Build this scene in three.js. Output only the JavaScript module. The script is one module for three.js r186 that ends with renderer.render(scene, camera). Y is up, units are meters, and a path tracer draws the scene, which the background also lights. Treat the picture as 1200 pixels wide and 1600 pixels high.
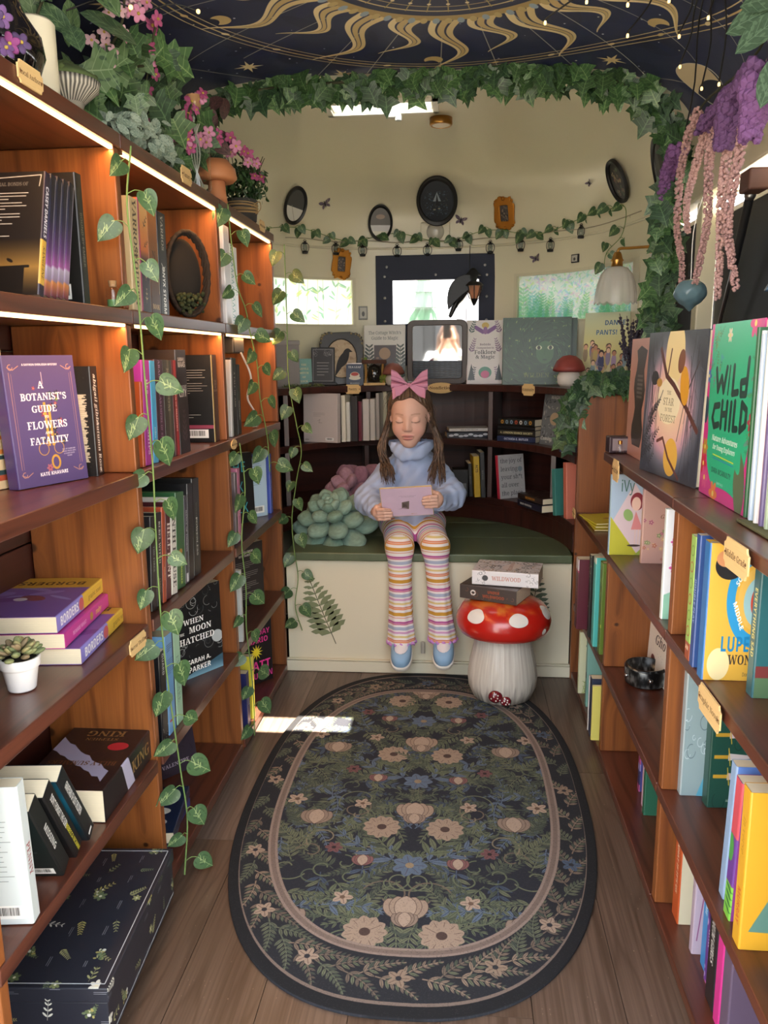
import * as THREE from 'three';
import { RoundedBoxGeometry } from 'three/addons/geometries/RoundedBoxGeometry.js';
import { mergeGeometries, mergeVertices, toCreasedNormals } from 'three/addons/utils/BufferGeometryUtils.js';
import { RectAreaLightUniformsLib } from 'three/addons/lights/RectAreaLightUniformsLib.js';
import { Brush, Evaluator, SUBTRACTION } from 'three-bvh-csg';

// ---------- camera, sky, sun, exposure ----------
const scene = new THREE.Scene();
const camera = new THREE.PerspectiveCamera(65.65, 0.75, 0.05, 200);
camera.position.set(0, 1.25, 0);
camera.quaternion.setFromRotationMatrix(new THREE.Matrix4().makeBasis(
new THREE.Vector3(0.9956, -0.0109, -0.0931), new THREE.Vector3(-0.0072, 0.9815, -0.1913), new THREE.Vector3(0.0935, 0.1911, 0.9771)));
camera.updateMatrixWorld();
{ // bright thin overcast: white near the horizon, a little bluer overhead, the same all the way round
const W = 64, H = 128, d = new Float32Array(W * H * 4);
for (let y = 0; y < H; y++) {
const e = Math.max(0, (y + 0.5) / H * 2 - 1), k = Math.pow(e, 0.8);
for (let x = 0; x < W; x++) d.set([1.0 - 0.28 * k, 1.0 - 0.16 * k, 1.0 - 0.02 * k, 1], (y * W + x) * 4);
}
const t = new THREE.DataTexture(d, W, H, THREE.RGBAFormat, THREE.FloatType);
t.magFilter = THREE.LinearFilter; t.mapping = THREE.EquirectangularReflectionMapping; t.needsUpdate = true;
scene.background = t; scene.environment = t;
scene.backgroundIntensity = 1.0; scene.environmentIntensity = 1.0;
}
const sun = new THREE.DirectionalLight(0xfff1dc, 9);
sun.position.set(0.26 * 4, 2.12 * 4, -2.5 - 0.475 * 4); sun.target.position.set(0, 0, -2.5);
sun.castShadow = true; sun.shadow.camera.left = sun.shadow.camera.bottom = -4; sun.shadow.camera.right = sun.shadow.camera.top = 4; sun.shadow.mapSize.set(2048, 2048);
scene.add(sun, sun.target);
RectAreaLightUniformsLib.init();
const renderer = new THREE.WebGLRenderer({ antialias: true });
renderer.toneMapping = THREE.LinearToneMapping;
renderer.toneMappingExposure = 6.6;
renderer.shadowMap.enabled = true;

// ---------- small helpers ----------
const PI = Math.PI, V = (x, y, z) => new THREE.Vector3(x, y, z);
let seed = 7; const rnd = () => { seed = (seed + 0x6d2b79f5) | 0; let t = Math.imul(seed ^ (seed >>> 15), 1 | seed); t = (t + Math.imul(t ^ (t >>> 7), 61 | t)) ^ t; return ((t ^ (t >>> 14)) >>> 0) / 4294967296; };
const rr = (a, b) => a + (b - a) * rnd(), pick = (a) => a[Math.floor(rnd() * a.length)];
const used = new Map();
const numbered = (n) => { const k = used.get(n) ?? 0; used.set(n, k + 1); return k ? n + '_' + String(k).padStart(3, '0') : n; };
function thing(name, label, category, pos = [0, 0, 0], turn = 0, group) {
const o = new THREE.Group(); o.name = numbered(name); o.position.set(...pos); o.rotation.y = turn; o.userData = { label, category };
if (group) o.userData.group = group; scene.add(o); return o;
}
function part(name, geo, mat, parent) { const m = new THREE.Mesh(geo, mat); m.name = name; m.castShadow = m.receiveShadow = true; parent.add(m); return m; }
function single(name, geo, mat, label, category, group) { const m = part(numbered(name), geo, mat, scene); m.userData = { label, category }; if (group) m.userData.group = group; return m; }
function struct(name, geo, mat, label) { const m = part(name, geo, mat, scene); m.userData = { kind: 'structure', label, category: name.replace(/_.*$/, '') }; return m; }
const bx = (w, h, d, x = 0, y = 0, z = 0) => new THREE.BoxGeometry(w, h, d).translate(x, y, z);
const rb = (w, h, d, x = 0, y = 0, z = 0, r = 0.003, s = 2) => new RoundedBoxGeometry(w, h, d, s, Math.min(r, w / 2.01, h / 2.01, d / 2.01)).translate(x, y, z);
const cyl = (r0, r1, h, x = 0, y = 0, z = 0, n = 20) => new THREE.CylinderGeometry(r0, r1, h, n).translate(x, y, z);
const sph = (r, x = 0, y = 0, z = 0, n = 16) => new THREE.SphereGeometry(r, n, Math.ceil(n * 0.7)).translate(x, y, z);
const lathe = (pts, n = 32) => new THREE.LatheGeometry(pts.map(([r, y]) => new THREE.Vector2(r, y)), n);
const plain = (g) => { const q = g.index ? g.toNonIndexed() : g.clone(); for (const k of Object.keys(q.attributes)) if (!['position', 'normal', 'uv'].includes(k)) q.deleteAttribute(k); if (!q.attributes.uv) q.setAttribute('uv', new THREE.BufferAttribute(new Float32Array(q.attributes.position.count * 2), 2)); q.morphAttributes = {}; return q; };
const join = (...gs) => mergeGeometries(gs.flat().map(plain));
const curve = (pts) => new THREE.CatmullRomCurve3(pts.map((p) => (p.isVector3 ? p : V(...p))));
const tube = (pts, r, seg = 24, rad = 6) => new THREE.TubeGeometry(curve(pts), seg, r, rad);
function taper(pts, rf, seg = 24, rad = 6) { // tube whose radius is rf(t)
const c = curve(pts), g = new THREE.TubeGeometry(c, seg, 1, rad), p = g.attributes.position, n = g.attributes.normal;
for (let i = 0; i <= seg; i++) { const q = c.getPointAt(i / seg), r = rf(i / seg); for (let j = 0; j <= rad; j++) { const k = i * (rad + 1) + j; p.setXYZ(k, q.x + n.getX(k) * r, q.y + n.getY(k) * r, q.z + n.getZ(k) * r); } }
return g;
}
function uvBox(g, grain, scale = 1, ou = rr(0, 7), ov = rr(0, 7)) { // uv in metres, u along the grain axis
const q = plain(g), p = q.attributes.position, n = q.attributes.normal, uv = q.attributes.uv, ax = ['x', 'y', 'z'], a = [0, 0, 0];
for (let i = 0; i < p.count; i++) {
const f = 3 * Math.floor(i / 3), m = [0, 1, 2].map((k) => Math.abs(n.array[f * 3 + k] + n.array[f * 3 + 3 + k] + n.array[f * 3 + 6 + k]));
const dom = m.indexOf(Math.max(...m)), rest = [0, 1, 2].filter((k) => k !== dom);
const gi = ax.indexOf(grain), U = rest.includes(gi) ? gi : rest[0], W = rest.find((k) => k !== U);
a[0] = p.getX(i); a[1] = p.getY(i); a[2] = p.getZ(i);
uv.setXY(i, (a[U] + ou) * scale, (a[W] + ov + dom * 0.37) * scale);
}
return q;
}
// ---------- noise and textures ----------
const hash = (x, y) => { let h = Math.imul(x, 374761393) ^ Math.imul(y, 668265263); h = Math.imul(h ^ (h >>> 13), 1274126177); return ((h ^ (h >>> 16)) >>> 0) / 4294967296; };
const vn = (x, y) => { const i = Math.floor(x), j = Math.floor(y), u = x - i, v = y - j, s = u * u * (3 - 2 * u), t = v * v * (3 - 2 * v); const a = hash(i, j), b = hash(i + 1, j), c = hash(i, j + 1), d = hash(i + 1, j + 1); return a + (b - a) * s + (c - a) * t + (a - b - c + d) * s * t; };
const fbm = (x, y, o = 4) => { let s = 0, a = 0.5; for (let k = 0; k < o; k++, a /= 2, x = x * 2 + 17, y = y * 2 + 31) s += a * vn(x, y); return s / (1 - Math.pow(0.5, o)); };
const mix = (a, b, t) => a.map((v, k) => v + (b[k] - v) * t), clamp = (x, a = 0, b = 1) => Math.min(b, Math.max(a, x)), sstep = (a, b, x) => { const t = clamp((x - a) / (b - a)); return t * t * (3 - 2 * t); };
function dataTex(W, H, fn, srgb = true, wrap = THREE.MirroredRepeatWrapping) {
const d = new Uint8Array(W * H * 4);
for (let y = 0; y < H; y++) for (let x = 0; x < W; x++) { const c = fn(x / W, y / H, x, y), o = (y * W + x) * 4; d[o] = clamp(c[0], 0, 255); d[o + 1] = clamp(c[1], 0, 255); d[o + 2] = clamp(c[2], 0, 255); d[o + 3] = c[3] ?? 255; }
const t = new THREE.DataTexture(d, W, H); t.magFilter = THREE.LinearFilter; t.wrapS = t.wrapT = wrap; if (srgb) t.colorSpace = THREE.SRGBColorSpace; t.needsUpdate = true; return t;
}
const blob = (c, x, y, a, b, col, rot = 0) => { c.fillStyle = col; c.beginPath(); c.ellipse(x, y, a, b, rot, 0, 7); c.fill(); };
const hex = (s) => [1, 3, 5].map((i) => parseInt(s.slice(i, i + 2), 16));
function canvasTex(W, H, draw, wrap = THREE.ClampToEdgeWrapping) { const c = document.createElement('canvas'); c.width = W; c.height = H; const x = c.getContext('2d'); draw(x, W, H); const t = new THREE.CanvasTexture(c); t.colorSpace = THREE.SRGBColorSpace; t.wrapS = t.wrapT = wrap; return t; }
const mat = (color, roughness = 0.6, o = {}) => new THREE.MeshStandardMaterial({ color, roughness, metalness: 0, ...o });
const phys = (color, roughness, o = {}) => new THREE.MeshPhysicalMaterial({ color, roughness, ...o });

// stained pine: 1 texture unit = 1 m along the grain, 0.5 m across is drawn at 1024 x 512
function woodTex(light, dark, line, ringFreq, knots, s) {
return dataTex(1024, 512, (u, v) => {
let y = v, k = 0;
for (const [ku, kv, r] of knots) { const dx = (u - ku) * 2.2, dy = v - kv, q = Math.hypot(dx * 0.6, dy); y += Math.sign(dy || 1) * 0.05 * Math.exp(-(q * q) / (r * r * 3)); k = Math.max(k, 1 - sstep(r * 0.45, r, Math.hypot(dx, dy))); }
const warp = fbm(u * 1.5 + s, y * 4 + s, 3) * 0.22, ring = 0.5 + 0.5 * Math.sin((y + warp) * ringFreq * 6.283 + fbm(u * 3, y * 6 + s, 2) * 3);
const fine = fbm(u * 9 + s, y * 160 + s, 3), blot = fbm(u * 3 + 5 + s, y * 3.5 + 9, 3);
let c = mix(hex(light), hex(dark), clamp(0.62 * (1 - blot) + 0.45 * (fine - 0.3)));
c = mix(c, hex(line), 0.55 * Math.pow(ring, 5) * (0.5 + fine * 0.6));
return mix(c, [38, 16, 8], 0.75 * k);
});
}
const woodUV = (t) => { t.repeat.set(1, 2); return t; };
const pineT = woodUV(woodTex('#9a5c2c', '#693a1c', '#4a2410', 9, [[0.22, 0.3, 0.03], [0.7, 0.68, 0.038], [0.5, 0.12, 0.016]], 3.1));
const shelfT = woodUV(woodTex('#6a3a29', '#48251b', '#331711', 12, [], 8.4));
const darkT = woodUV(woodTex('#4a231b', '#301511', '#200d0b', 8, [[0.6, 0.4, 0.02]], 14.2));
const M = {
pine: new THREE.MeshPhysicalMaterial({ map: pineT, roughness: 0.42, clearcoat: 0.25, clearcoatRoughness: 0.35 }),
shelf: new THREE.MeshPhysicalMaterial({ map: shelfT, roughness: 0.34, clearcoat: 0.4, clearcoatRoughness: 0.28 }),
dark: new THREE.MeshPhysicalMaterial({ map: darkT, roughness: 0.42, clearcoat: 0.2, clearcoatRoughness: 0.3 }),
tag: mat('#dcb880', 0.7), tagInk: mat('#5b3a1c', 0.8), black: mat('#141416', 0.5), navy: mat('#1b2434', 0.45), cream: phys('#d9d2b6', 0.32, { clearcoat: 0.35, clearcoatRoughness: 0.25 }),
white: mat('#eeeae4', 0.5), brass: new THREE.MeshStandardMaterial({ color: '#b98a4a', roughness: 0.3, metalness: 1 }), gold: new THREE.MeshStandardMaterial({ color: '#b5792f', roughness: 0.38, metalness: 0.85 }),
iron: mat('#0e0e10', 0.42), steel: new THREE.MeshStandardMaterial({ color: '#9a9a9a', roughness: 0.3, metalness: 1 }),
glass: phys('#ffffff', 0.03, { transmission: 1, thickness: 0, ior: 1.45 }),
};

// ---------- the trailer shell: straight sides and a rounded nose ----------
const CX = -0.16, HA = 0.90, Z0 = -2.95, HB = 1.05, NP = 2.4, Y0 = 1.62, RH = 0.50, MP = 4.4, ZR = -0.45;
const sp = (c, e) => Math.sign(c) * Math.pow(Math.abs(c), e);
function wallPt(th, off = 0) { // point on the inner nose wall, moved inward by off
const f = (t) => [CX + HA * sp(Math.cos(t), 2 / NP), Z0 - HB * Math.pow(Math.max(0, Math.sin(t)), 2 / NP)];
const p = f(th), a = f(Math.max(0.001, th - 0.01)), b = f(Math.min(PI - 0.001, th + 0.01)), tx = b[0] - a[0], tz = b[1] - a[1], l = Math.hypot(tx, tz);
return [p[0] - (-tz / l) * -off, p[1] - (tx / l) * -off * -1, Math.atan2(tz, tx)];
}
const wallTh = (x) => Math.acos(clamp(sp((x - CX) / HA, NP / 2), -0.9999, 0.9999));
function inward(th) { const c = wallPt(th), a = wallPt(Math.max(0.002, th - 0.01)), b = wallPt(Math.min(PI - 0.002, th + 0.01)); let n = V(-(b[1] - a[1]), 0, b[0] - a[0]).normalize(); if (n.dot(V(CX - c[0], 0, Z0 - c[1])) < 0) n.negate(); return n; }
const onWall = (th, off) => { const c = wallPt(th), n = inward(th); return [c[0] + n.x * off, c[1] + n.z * off]; };
function shellPoint(i, NI, prof, grow) { // i runs along the plan from the right rear round the nose to the left rear
const nS = 14, nE = NI - 2 * nS; let px, pz, cz;
const a = HA + grow, b = HB + grow;
if (i <= nS) { px = CX + a; pz = ZR + (Z0 - ZR) * i / nS; cz = pz; } else if (i >= nS + nE) { px = CX - a; pz = Z0 + (ZR - Z0) * (i - nS - nE) / nS; cz = pz; }
else { const th = PI * (i - nS) / nE; px = CX + a * sp(Math.cos(th), 2 / NP); pz = Z0 - b * Math.pow(Math.max(0, Math.sin(th)), 2 / NP); cz = Z0; }
const [s, y] = prof;
return [CX + (px - CX) * s, y + (y > Y0 ? grow * (1 - s) : 0), cz + (pz - cz) * s];
}
function shellGeo() {
const NI = 28 + 72, profs = []; for (const y of [0, 0.8, 1.4, Y0]) profs.push([1, y]);
const ND = 22; for (let k = 1; k <= ND; k++) { const f = PI / 2 * k / ND; profs.push([k === ND ? 0 : Math.pow(Math.cos(f), 2 / MP), Y0 + RH * Math.pow(Math.sin(f), 2 / MP)]); }
const pos = [], quad = (a, b, c, d) => { for (const p of [a, b, c, a, c, d]) pos.push(...p); }, NJ = profs.length - 1, G = 0.035;
const P = (i, j, g) => shellPoint(i, NI, profs[j], g);
for (let i = 0; i < NI; i++) for (let j = 0; j < NJ; j++) { quad(P(i, j, 0), P(i, j + 1, 0), P(i + 1, j + 1, 0), P(i + 1, j, 0)); quad(P(i, j, G), P(i + 1, j, G), P(i + 1, j + 1, G), P(i, j + 1, G)); }
for (let i = 0; i < NI; i++) quad(P(i, 0, 0), P(i + 1, 0, 0), P(i + 1, 0, G), P(i, 0, G));
for (let j = 0; j < NJ; j++) { quad(P(0, j, 0), P(0, j, G), P(0, j + 1, G), P(0, j + 1, 0)); quad(P(NI, j, 0), P(NI, j + 1, 0), P(NI, j + 1, G), P(NI, j, G)); }
let g = new THREE.BufferGeometry(); g.setAttribute('position', new THREE.BufferAttribute(new Float32Array(pos), 3));
g = mergeVertices(g, 1e-5); g.computeVertexNormals(); g.setAttribute('uv', new THREE.BufferAttribute(new Float32Array(g.attributes.position.count * 2), 2)); return g;
}
function outward(g) { // turn the faces out when they point in
const p = g.attributes.position, u = g.attributes.uv; let v = 0; const a = V(), b = V(), c = V();
for (let i = 0; i < p.count; i += 3) { a.fromBufferAttribute(p, i); b.fromBufferAttribute(p, i + 1); c.fromBufferAttribute(p, i + 2); v += a.dot(b.cross(c)); }
if (v < 0) for (let i = 0; i < p.count; i += 3) for (const [t, n] of [[p, 3], [u, 2]]) for (let k = 0; k < n; k++) { const x = t.array[(i + 1) * n + k]; t.array[(i + 1) * n + k] = t.array[(i + 2) * n + k]; t.array[(i + 2) * n + k] = x; }
g.computeVertexNormals(); return g;
}
function wallBlock(x0, x1, y0, y1, o0, o1, n = 14) { // block that follows the nose wall between two x values, from offset o0 to o1 inward
const a = wallTh(x0), b = wallTh(x1), pos = [], uv = [], L = [];
for (let i = 0; i <= n; i++) { const t = a + (b - a) * i / n; L.push([onWall(t, o0), onWall(t, o1)]); }
let len = [0]; for (let i = 1; i <= n; i++) len.push(len[i - 1] + Math.hypot(L[i][1][0] - L[i - 1][1][0], L[i][1][1] - L[i - 1][1][1]));
const tot = len[n], q = (A, B, C, D, ua, ub) => { [[A, ua, 0], [B, ub, 0], [C, ub, 1], [A, ua, 0], [C, ub, 1], [D, ua, 1]].forEach(([p, u, v]) => { pos.push(...p); uv.push(u, v); }); };
const p = (i, k, y) => [L[i][k][0], y, L[i][k][1]];
for (let i = 0; i < n; i++) {
const ua = len[i] / tot, ub = len[i + 1] / tot;
q(p(i, 1, y0), p(i + 1, 1, y0), p(i + 1, 1, y1), p(i, 1, y1), ua, ub); q(p(i + 1, 0, y0), p(i, 0, y0), p(i, 0, y1), p(i + 1, 0, y1), ub, ua);
q(p(i, 1, y1), p(i + 1, 1, y1), p(i + 1, 0, y1), p(i, 0, y1), ua, ub); q(p(i, 0, y0), p(i + 1, 0, y0), p(i + 1, 1, y0), p(i, 1, y0), ua, ub);
}
q(p(0, 0, y0), p(0, 1, y0), p(0, 1, y1), p(0, 0, y1), 0, 0); q(p(n, 1, y0), p(n, 0, y0), p(n, 0, y1), p(n, 1, y1), 1, 1);
let g = new THREE.BufferGeometry(); g.setAttribute('position', new THREE.BufferAttribute(new Float32Array(pos), 3)); g.setAttribute('uv', new THREE.BufferAttribute(new Float32Array(uv), 2));
return outward(g);
}
const roofY = (x, z) => { const zz = z < Z0 ? (Z0 - z) / HB : 0, s = Math.pow(Math.pow(Math.abs(x - CX) / HA, NP) + Math.pow(zz, NP), 1 / NP); return Y0 + RH * Math.pow(Math.max(0, 1 - Math.pow(s, MP)), 1 / MP); };
{
const ev = new Evaluator(); ev.attributes = ['position', 'normal', 'uv'];
let b = new Brush(shellGeo()); b.updateMatrixWorld();
const cut = (g) => { let q = mergeVertices(g, 1e-5); const c = new Brush(q); c.updateMatrixWorld(); b = ev.evaluate(b, c, SUBTRACTION); };
cut(wallBlock(-0.52, -0.87, 1.408, 1.62, -0.12, 0.1)); cut(wallBlock(0.69, 0.27, 1.408, 1.62, -0.12, 0.1));
cut(bx(0.43, 0.225, 0.5, -0.12, 1.512, -4.0));
cut(bx(0.35, 0.6, 0.115, -0.28, 2.15, -3.0));
cut(bx(0.3, 0.735, 2.2, 0.78, 1.3325, -1.9));
const g = toCreasedNormals(b.geometry, 0.6);
struct('wall_trailer', g, M.cream, 'cream glossy painted trailer wall and rounded nose');
}
// navy ceiling lining with the printed golden sun
const ceilT = canvasTex(2048, 2048, (c, W) => {
const S = W / 2.2 * 1.3, gold = ['#cdb887', '#bda572', '#dac89a']; // 2.2 m square
c.fillStyle = '#262d49'; c.fillRect(0, 0, W, W);
for (let i = 0; i < 700; i++) { c.fillStyle = pick(['rgba(34,43,84,.35)', 'rgba(26,30,50,.35)', 'rgba(52,58,80,.25)']); c.beginPath(); c.ellipse(rr(0, W), rr(0, W), rr(10, 90), rr(10, 60), rr(0, 3), 0, 7); c.fill(); }
for (let i = 0; i < 420; i++) { c.fillStyle = pick(['#c9cbd6', '#8d93ad', '#d8d2b8']); const r = rr(0.8, 3.2); c.beginPath(); c.arc(rr(0, W), rr(0, W), r, 0, 7); c.fill(); }
c.translate(1024 + 0.125 / 2.2 * W, 693);
const ring = (r, w, col) => { c.strokeStyle = col; c.lineWidth = w; c.beginPath(); c.arc(0, 0, r * S, 0, 7); c.stroke(); };
ring(0.525, 3, gold[0]); ring(0.54, 5, gold[1]); ring(0.555, 3, gold[0]); ring(0.72, 3, '#8d8a80');
for (let k = 0; k < 26; k++) { c.save(); c.rotate(k * 2 * PI / 26 + 0.2); c.strokeStyle = '#a3a294'; c.lineWidth = 2.5; c.beginPath(); c.moveTo(0, 0.3 * S); c.lineTo(rr(-60, 60), rr(0.6, 0.8) * S); c.stroke(); c.fillStyle = gold[k % 3]; c.beginPath(); c.ellipse(rr(-9, 9), 0.54 * S, 11, 6, 0.3, 0, 7); c.fill(); c.restore(); }
for (let k = 0; k < 24; k++) { // wavy rays, each of three bands
c.save(); c.rotate(k * 2 * PI / 24); const L = (k % 2 ? 0.47 : 0.555) * S, r0 = 0.27 * S, w0 = 0.034 * S;
for (const [o, col] of [[-1, gold[0]], [0, gold[1]], [1, gold[2]]]) {
c.fillStyle = col; c.beginPath();
const n = 30, sway = (t) => Math.sin(t * 7.5) * 0.030 * S * (0.35 + t) + o * w0 * 0.72 * (1 - t);
for (let i = 0; i <= n; i++) { const t = i / n, x = sway(t) - w0 * 0.27 * (1 - t * 0.9), y = r0 + (L - r0) * t; i ? c.lineTo(x, y) : c.moveTo(x, y); }
for (let i = n; i >= 0; i--) { const t = i / n; c.lineTo(sway(t) + w0 * 0.27 * (1 - t * 0.9), r0 + (L - r0) * t); }
c.fill();
}
c.restore();
}
c.fillStyle = '#a58e5c'; c.beginPath(); c.arc(0, 0, 0.285 * S, 0, 7); c.fill();
c.fillStyle = '#2a3048'; c.beginPath(); c.arc(0, 0, 0.262 * S, 0, 7); c.fill();
for (let k = 0; k < 72; k++) { c.save(); c.rotate(k * PI / 36); c.fillStyle = k % 2 ? '#8e9fae' : '#b7a36f'; c.beginPath(); c.ellipse(0, 0.287 * S, 9, 16, 0, 0, 7); c.fill(); c.restore(); }
ring(0.22, 3, gold[1]); ring(0.24, 5, gold[0]); ring(0.16, 2.5, gold[1]);
for (let k = 0; k < 36; k++) { c.save(); c.rotate(k * PI / 18); c.strokeStyle = '#a3905c'; c.lineWidth = 3; c.beginPath(); c.moveTo(0, 0.1 * S); c.lineTo(0, 0.245 * S); c.stroke(); c.fillStyle = gold[2]; for (const r of [0.13, 0.17, 0.21]) { c.beginPath(); c.arc(0, r * S, 5, 0, 7); c.fill(); } c.restore(); }
for (let k = 0; k < 12; k++) { c.save(); c.rotate(k * PI / 6); c.fillStyle = gold[0]; c.beginPath(); c.moveTo(-16, 0.1 * S); c.quadraticCurveTo(14, 0.14 * S, 0, 0.2 * S); c.quadraticCurveTo(30, 0.15 * S, 18, 0.1 * S); c.fill(); c.restore(); }
c.fillStyle = '#b9a06a'; c.beginPath(); c.arc(0, 0, 0.11 * S, 0, 7); c.fill();
for (let k = 0; k < 18; k++) { // moons, stars and small suns around the ring
const a = k * 2 * PI / 18 + 0.1, r = (k % 3 === 0 ? 0.62 : k % 3 === 1 ? 0.5 : 0.66) * S; c.save(); c.translate(Math.cos(a) * r, Math.sin(a) * r); c.rotate(a); c.fillStyle = gold[k % 3];
if (k % 3 === 1) { c.beginPath(); c.arc(0, 0, 26, 0.6, 5.2); c.quadraticCurveTo(-8, 0, 20, 15); c.fill(); } else { for (let j = 0; j < 8; j++) { c.rotate(PI / 4); c.beginPath(); c.moveTo(-6, 8); c.lineTo(0, j % 2 ? 30 : 44); c.lineTo(6, 8); c.fill(); } c.beginPath(); c.arc(0, 0, 13, 0, 7); c.fill(); }
c.restore();
}
c.setTransform(1, 0, 0, 1, 0, 0); blob(c, 1820, 190, 95, 60, '#2a2e40', 0.9); c.strokeStyle = '#c9c6b8'; c.lineWidth = 4; c.beginPath(); c.ellipse(1820, 190, 95, 60, 0.9, 0, 7); c.stroke(); c.fillStyle = '#c9b896'; c.beginPath(); c.ellipse(1820, 190, 95, 60, 0.9, 1.2, 4.2); c.quadraticCurveTo(1800, 190, 1850, 265); c.fill();
});
{
const NI = 60, zs = 40, pos = [], uv = [], idx = [], ZC = -2.66;
const at = (i) => { const f = 0.2 + (PI - 0.4) * i / NI; return [CX + HA * sp(Math.cos(f), 2 / MP) * 0.992, Y0 + RH * Math.pow(Math.sin(f), 2 / MP) * 0.988]; }, arc = [0];
for (let i = 1; i <= NI; i++) arc.push(arc[i - 1] + Math.hypot(at(i)[0] - at(i - 1)[0], at(i)[1] - at(i - 1)[1]));
for (let j = 0; j <= zs; j++) for (let i = 0; i <= NI; i++) {
const f = 0.2 + (PI - 0.4) * i / NI, s = Math.pow(Math.abs(Math.cos(f)), 2 / MP) * Math.sign(Math.cos(f)), y = Y0 + RH * Math.pow(Math.sin(f), 2 / MP), z = ZC + (ZR + 0.02 - ZC) * j / zs;
pos.push(CX + HA * s * 0.992, Y0 + (y - Y0) * 0.988, z); uv.push(0.5 - (arc[i] - arc[NI] / 2) / 2.2, 1 - (z + 2.62 + 0.045) / 2.2);
}
for (let j = 0; j < zs; j++) for (let i = 0; i < NI; i++) { const a = j * (NI + 1) + i, b = a + 1, c = a + NI + 1, d = c + 1; idx.push(a, c, b, b, c, d); }
const g = new THREE.BufferGeometry(); g.setAttribute('position', new THREE.BufferAttribute(new Float32Array(pos), 3)); g.setAttribute('uv', new THREE.BufferAttribute(new Float32Array(uv), 2)); g.setIndex(idx); g.computeVertexNormals();
struct('ceiling', g, new THREE.MeshStandardMaterial({ map: ceilT, roughness: 0.62, side: THREE.DoubleSide }), 'navy ceiling lining printed with a golden sun');
}
// floor: vinyl planks running the length of the trailer
{
const floorT = [0, 1, 2].map((k) => dataTex(512, 256, (u, v) => {
const f = fbm(u * 5 + k * 9, v * 70 + k * 3, 4), g = fbm(u * 2 + k * 5, v * 5 + k, 3), cath = Math.pow(0.5 + 0.5 * Math.sin((v * 6 + fbm(u * 2 + k, v * 3, 3) * 5) * 6.28), 6);
let c = mix(hex('#76645a'), hex('#54453b'), clamp(f * 1.3 - 0.2)); c = mix(c, hex('#857468'), clamp(g - 0.3)); c = mix(c, hex('#493a30'), cath * 0.35);
if (vn(u * 300 + k * 70, v * 150) > 0.985) c = mix(c, [190, 175, 160], 0.7); return c;
}));
const ms = floorT.map((t, k) => { t.repeat.set(0.8, 4); return new THREE.MeshStandardMaterial({ map: t, roughness: 0.36, color: ['#ffffff', '#ece4dd', '#dcd2c8'][k] }); });
const fl = struct('floor', bx(1.86, 0.06, 3.7, CX, -0.034, -2.25), mat('#2e231b', 0.9), 'brown vinyl plank floor');
const PW = 0.178, PL = 1.2;
for (let i = 0; i < 8; i++) { const x0 = -0.74 + i * PW; let z = -3.05 - (i * 0.47 % PL); while (z < -0.5) { const z1 = Math.min(z + PL, -0.45), za = Math.max(z, -3.03); if (z1 > za + 0.02) part('plank', uvBox(bx(PW - 0.0015, 0.008, z1 - za - 0.0015, x0 + PW / 2, -0.0042, (za + z1) / 2), 'z'), ms[Math.floor(rnd() * 3)], fl); z = z1 + (z1 >= -0.45 ? 9 : 0); } }
}
// ---------- bookcases ----------
const XL = -0.685, XB = -0.945, LEV = { A: 1.70, B: 1.354, C: 1.012, D: 0.674, E: 0.345, F: 0.035 };
const ledMat = new THREE.MeshStandardMaterial({ color: '#fff2d8', emissive: '#ffd08a', emissiveIntensity: 1.1, roughness: 0.5 });
function leftUnit(z0, z1, label, near) {
const u = thing('bookcase', label, 'bookcase', [XL, 0, (z0 + z1) / 2], 0, 'stained pine bookcases along the left wall'), L = z0 - z1, T = 0.03, dep = XL - XB;
const put = (name, w, h, d, x, y, z, m, grain, par = u) => part(name, uvBox(rb(w, h, d, x, y, z, 0.003, 1), grain), m, par);
for (const k of ['A', 'B', 'C', 'D', 'E', 'F']) put(k === 'A' ? 'top_board' : 'shelf', dep - 0.004, T, L - (k === 'A' || k === 'B' || k === 'C' ? 0.002 : T), -dep / 2 + 0.002, LEV[k] - T / 2, k === 'A' || k === 'B' || k === 'C' ? 0 : T / 2, M.shelf, 'z');
// the far side panel: one board per bay between the through shelves
const ys = [0, LEV.C - T, LEV.B - T, LEV.A - T];
for (let i = 0; i < 3; i++) { const a = i ? ys[i] + T : 0, b = ys[i + 1]; put('side_panel', dep - 0.006, b - a - 0.001, 0.024, -dep / 2 - 0.002, (a + b) / 2, -L / 2 + 0.013, M.pine, 'y'); }
if (near) for (let i = 0; i < 3; i++) { const a = i ? ys[i] + T : 0, b = ys[i + 1]; put('side_panel', dep - 0.006, b - a - 0.001, 0.024, -dep / 2 - 0.002, (a + b) / 2, L / 2 - 0.013, M.pine, 'y'); }
let y = 0.02; for (let k = 0; k < 12; k++) { put('back_plank', 0.012, 0.136, L - 0.004, -dep - 0.008, y + 0.07, 0, M.dark, 'z'); y += 0.139; }
put('toe_board', 0.016, 0.034, L - 0.002, -0.03, 0.016 - 0.014, 0, M.dark, 'z').visible = true;
return u;
}
leftUnit(-0.985, -1.66, 'near left bookcase with the dark botanical box at its foot', true);
leftUnit(-1.66, -2.34, 'middle left bookcase between the two hanging leafy vines');
leftUnit(-2.34, -3.015, 'far left bookcase whose end panel meets the cream bench');
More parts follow.
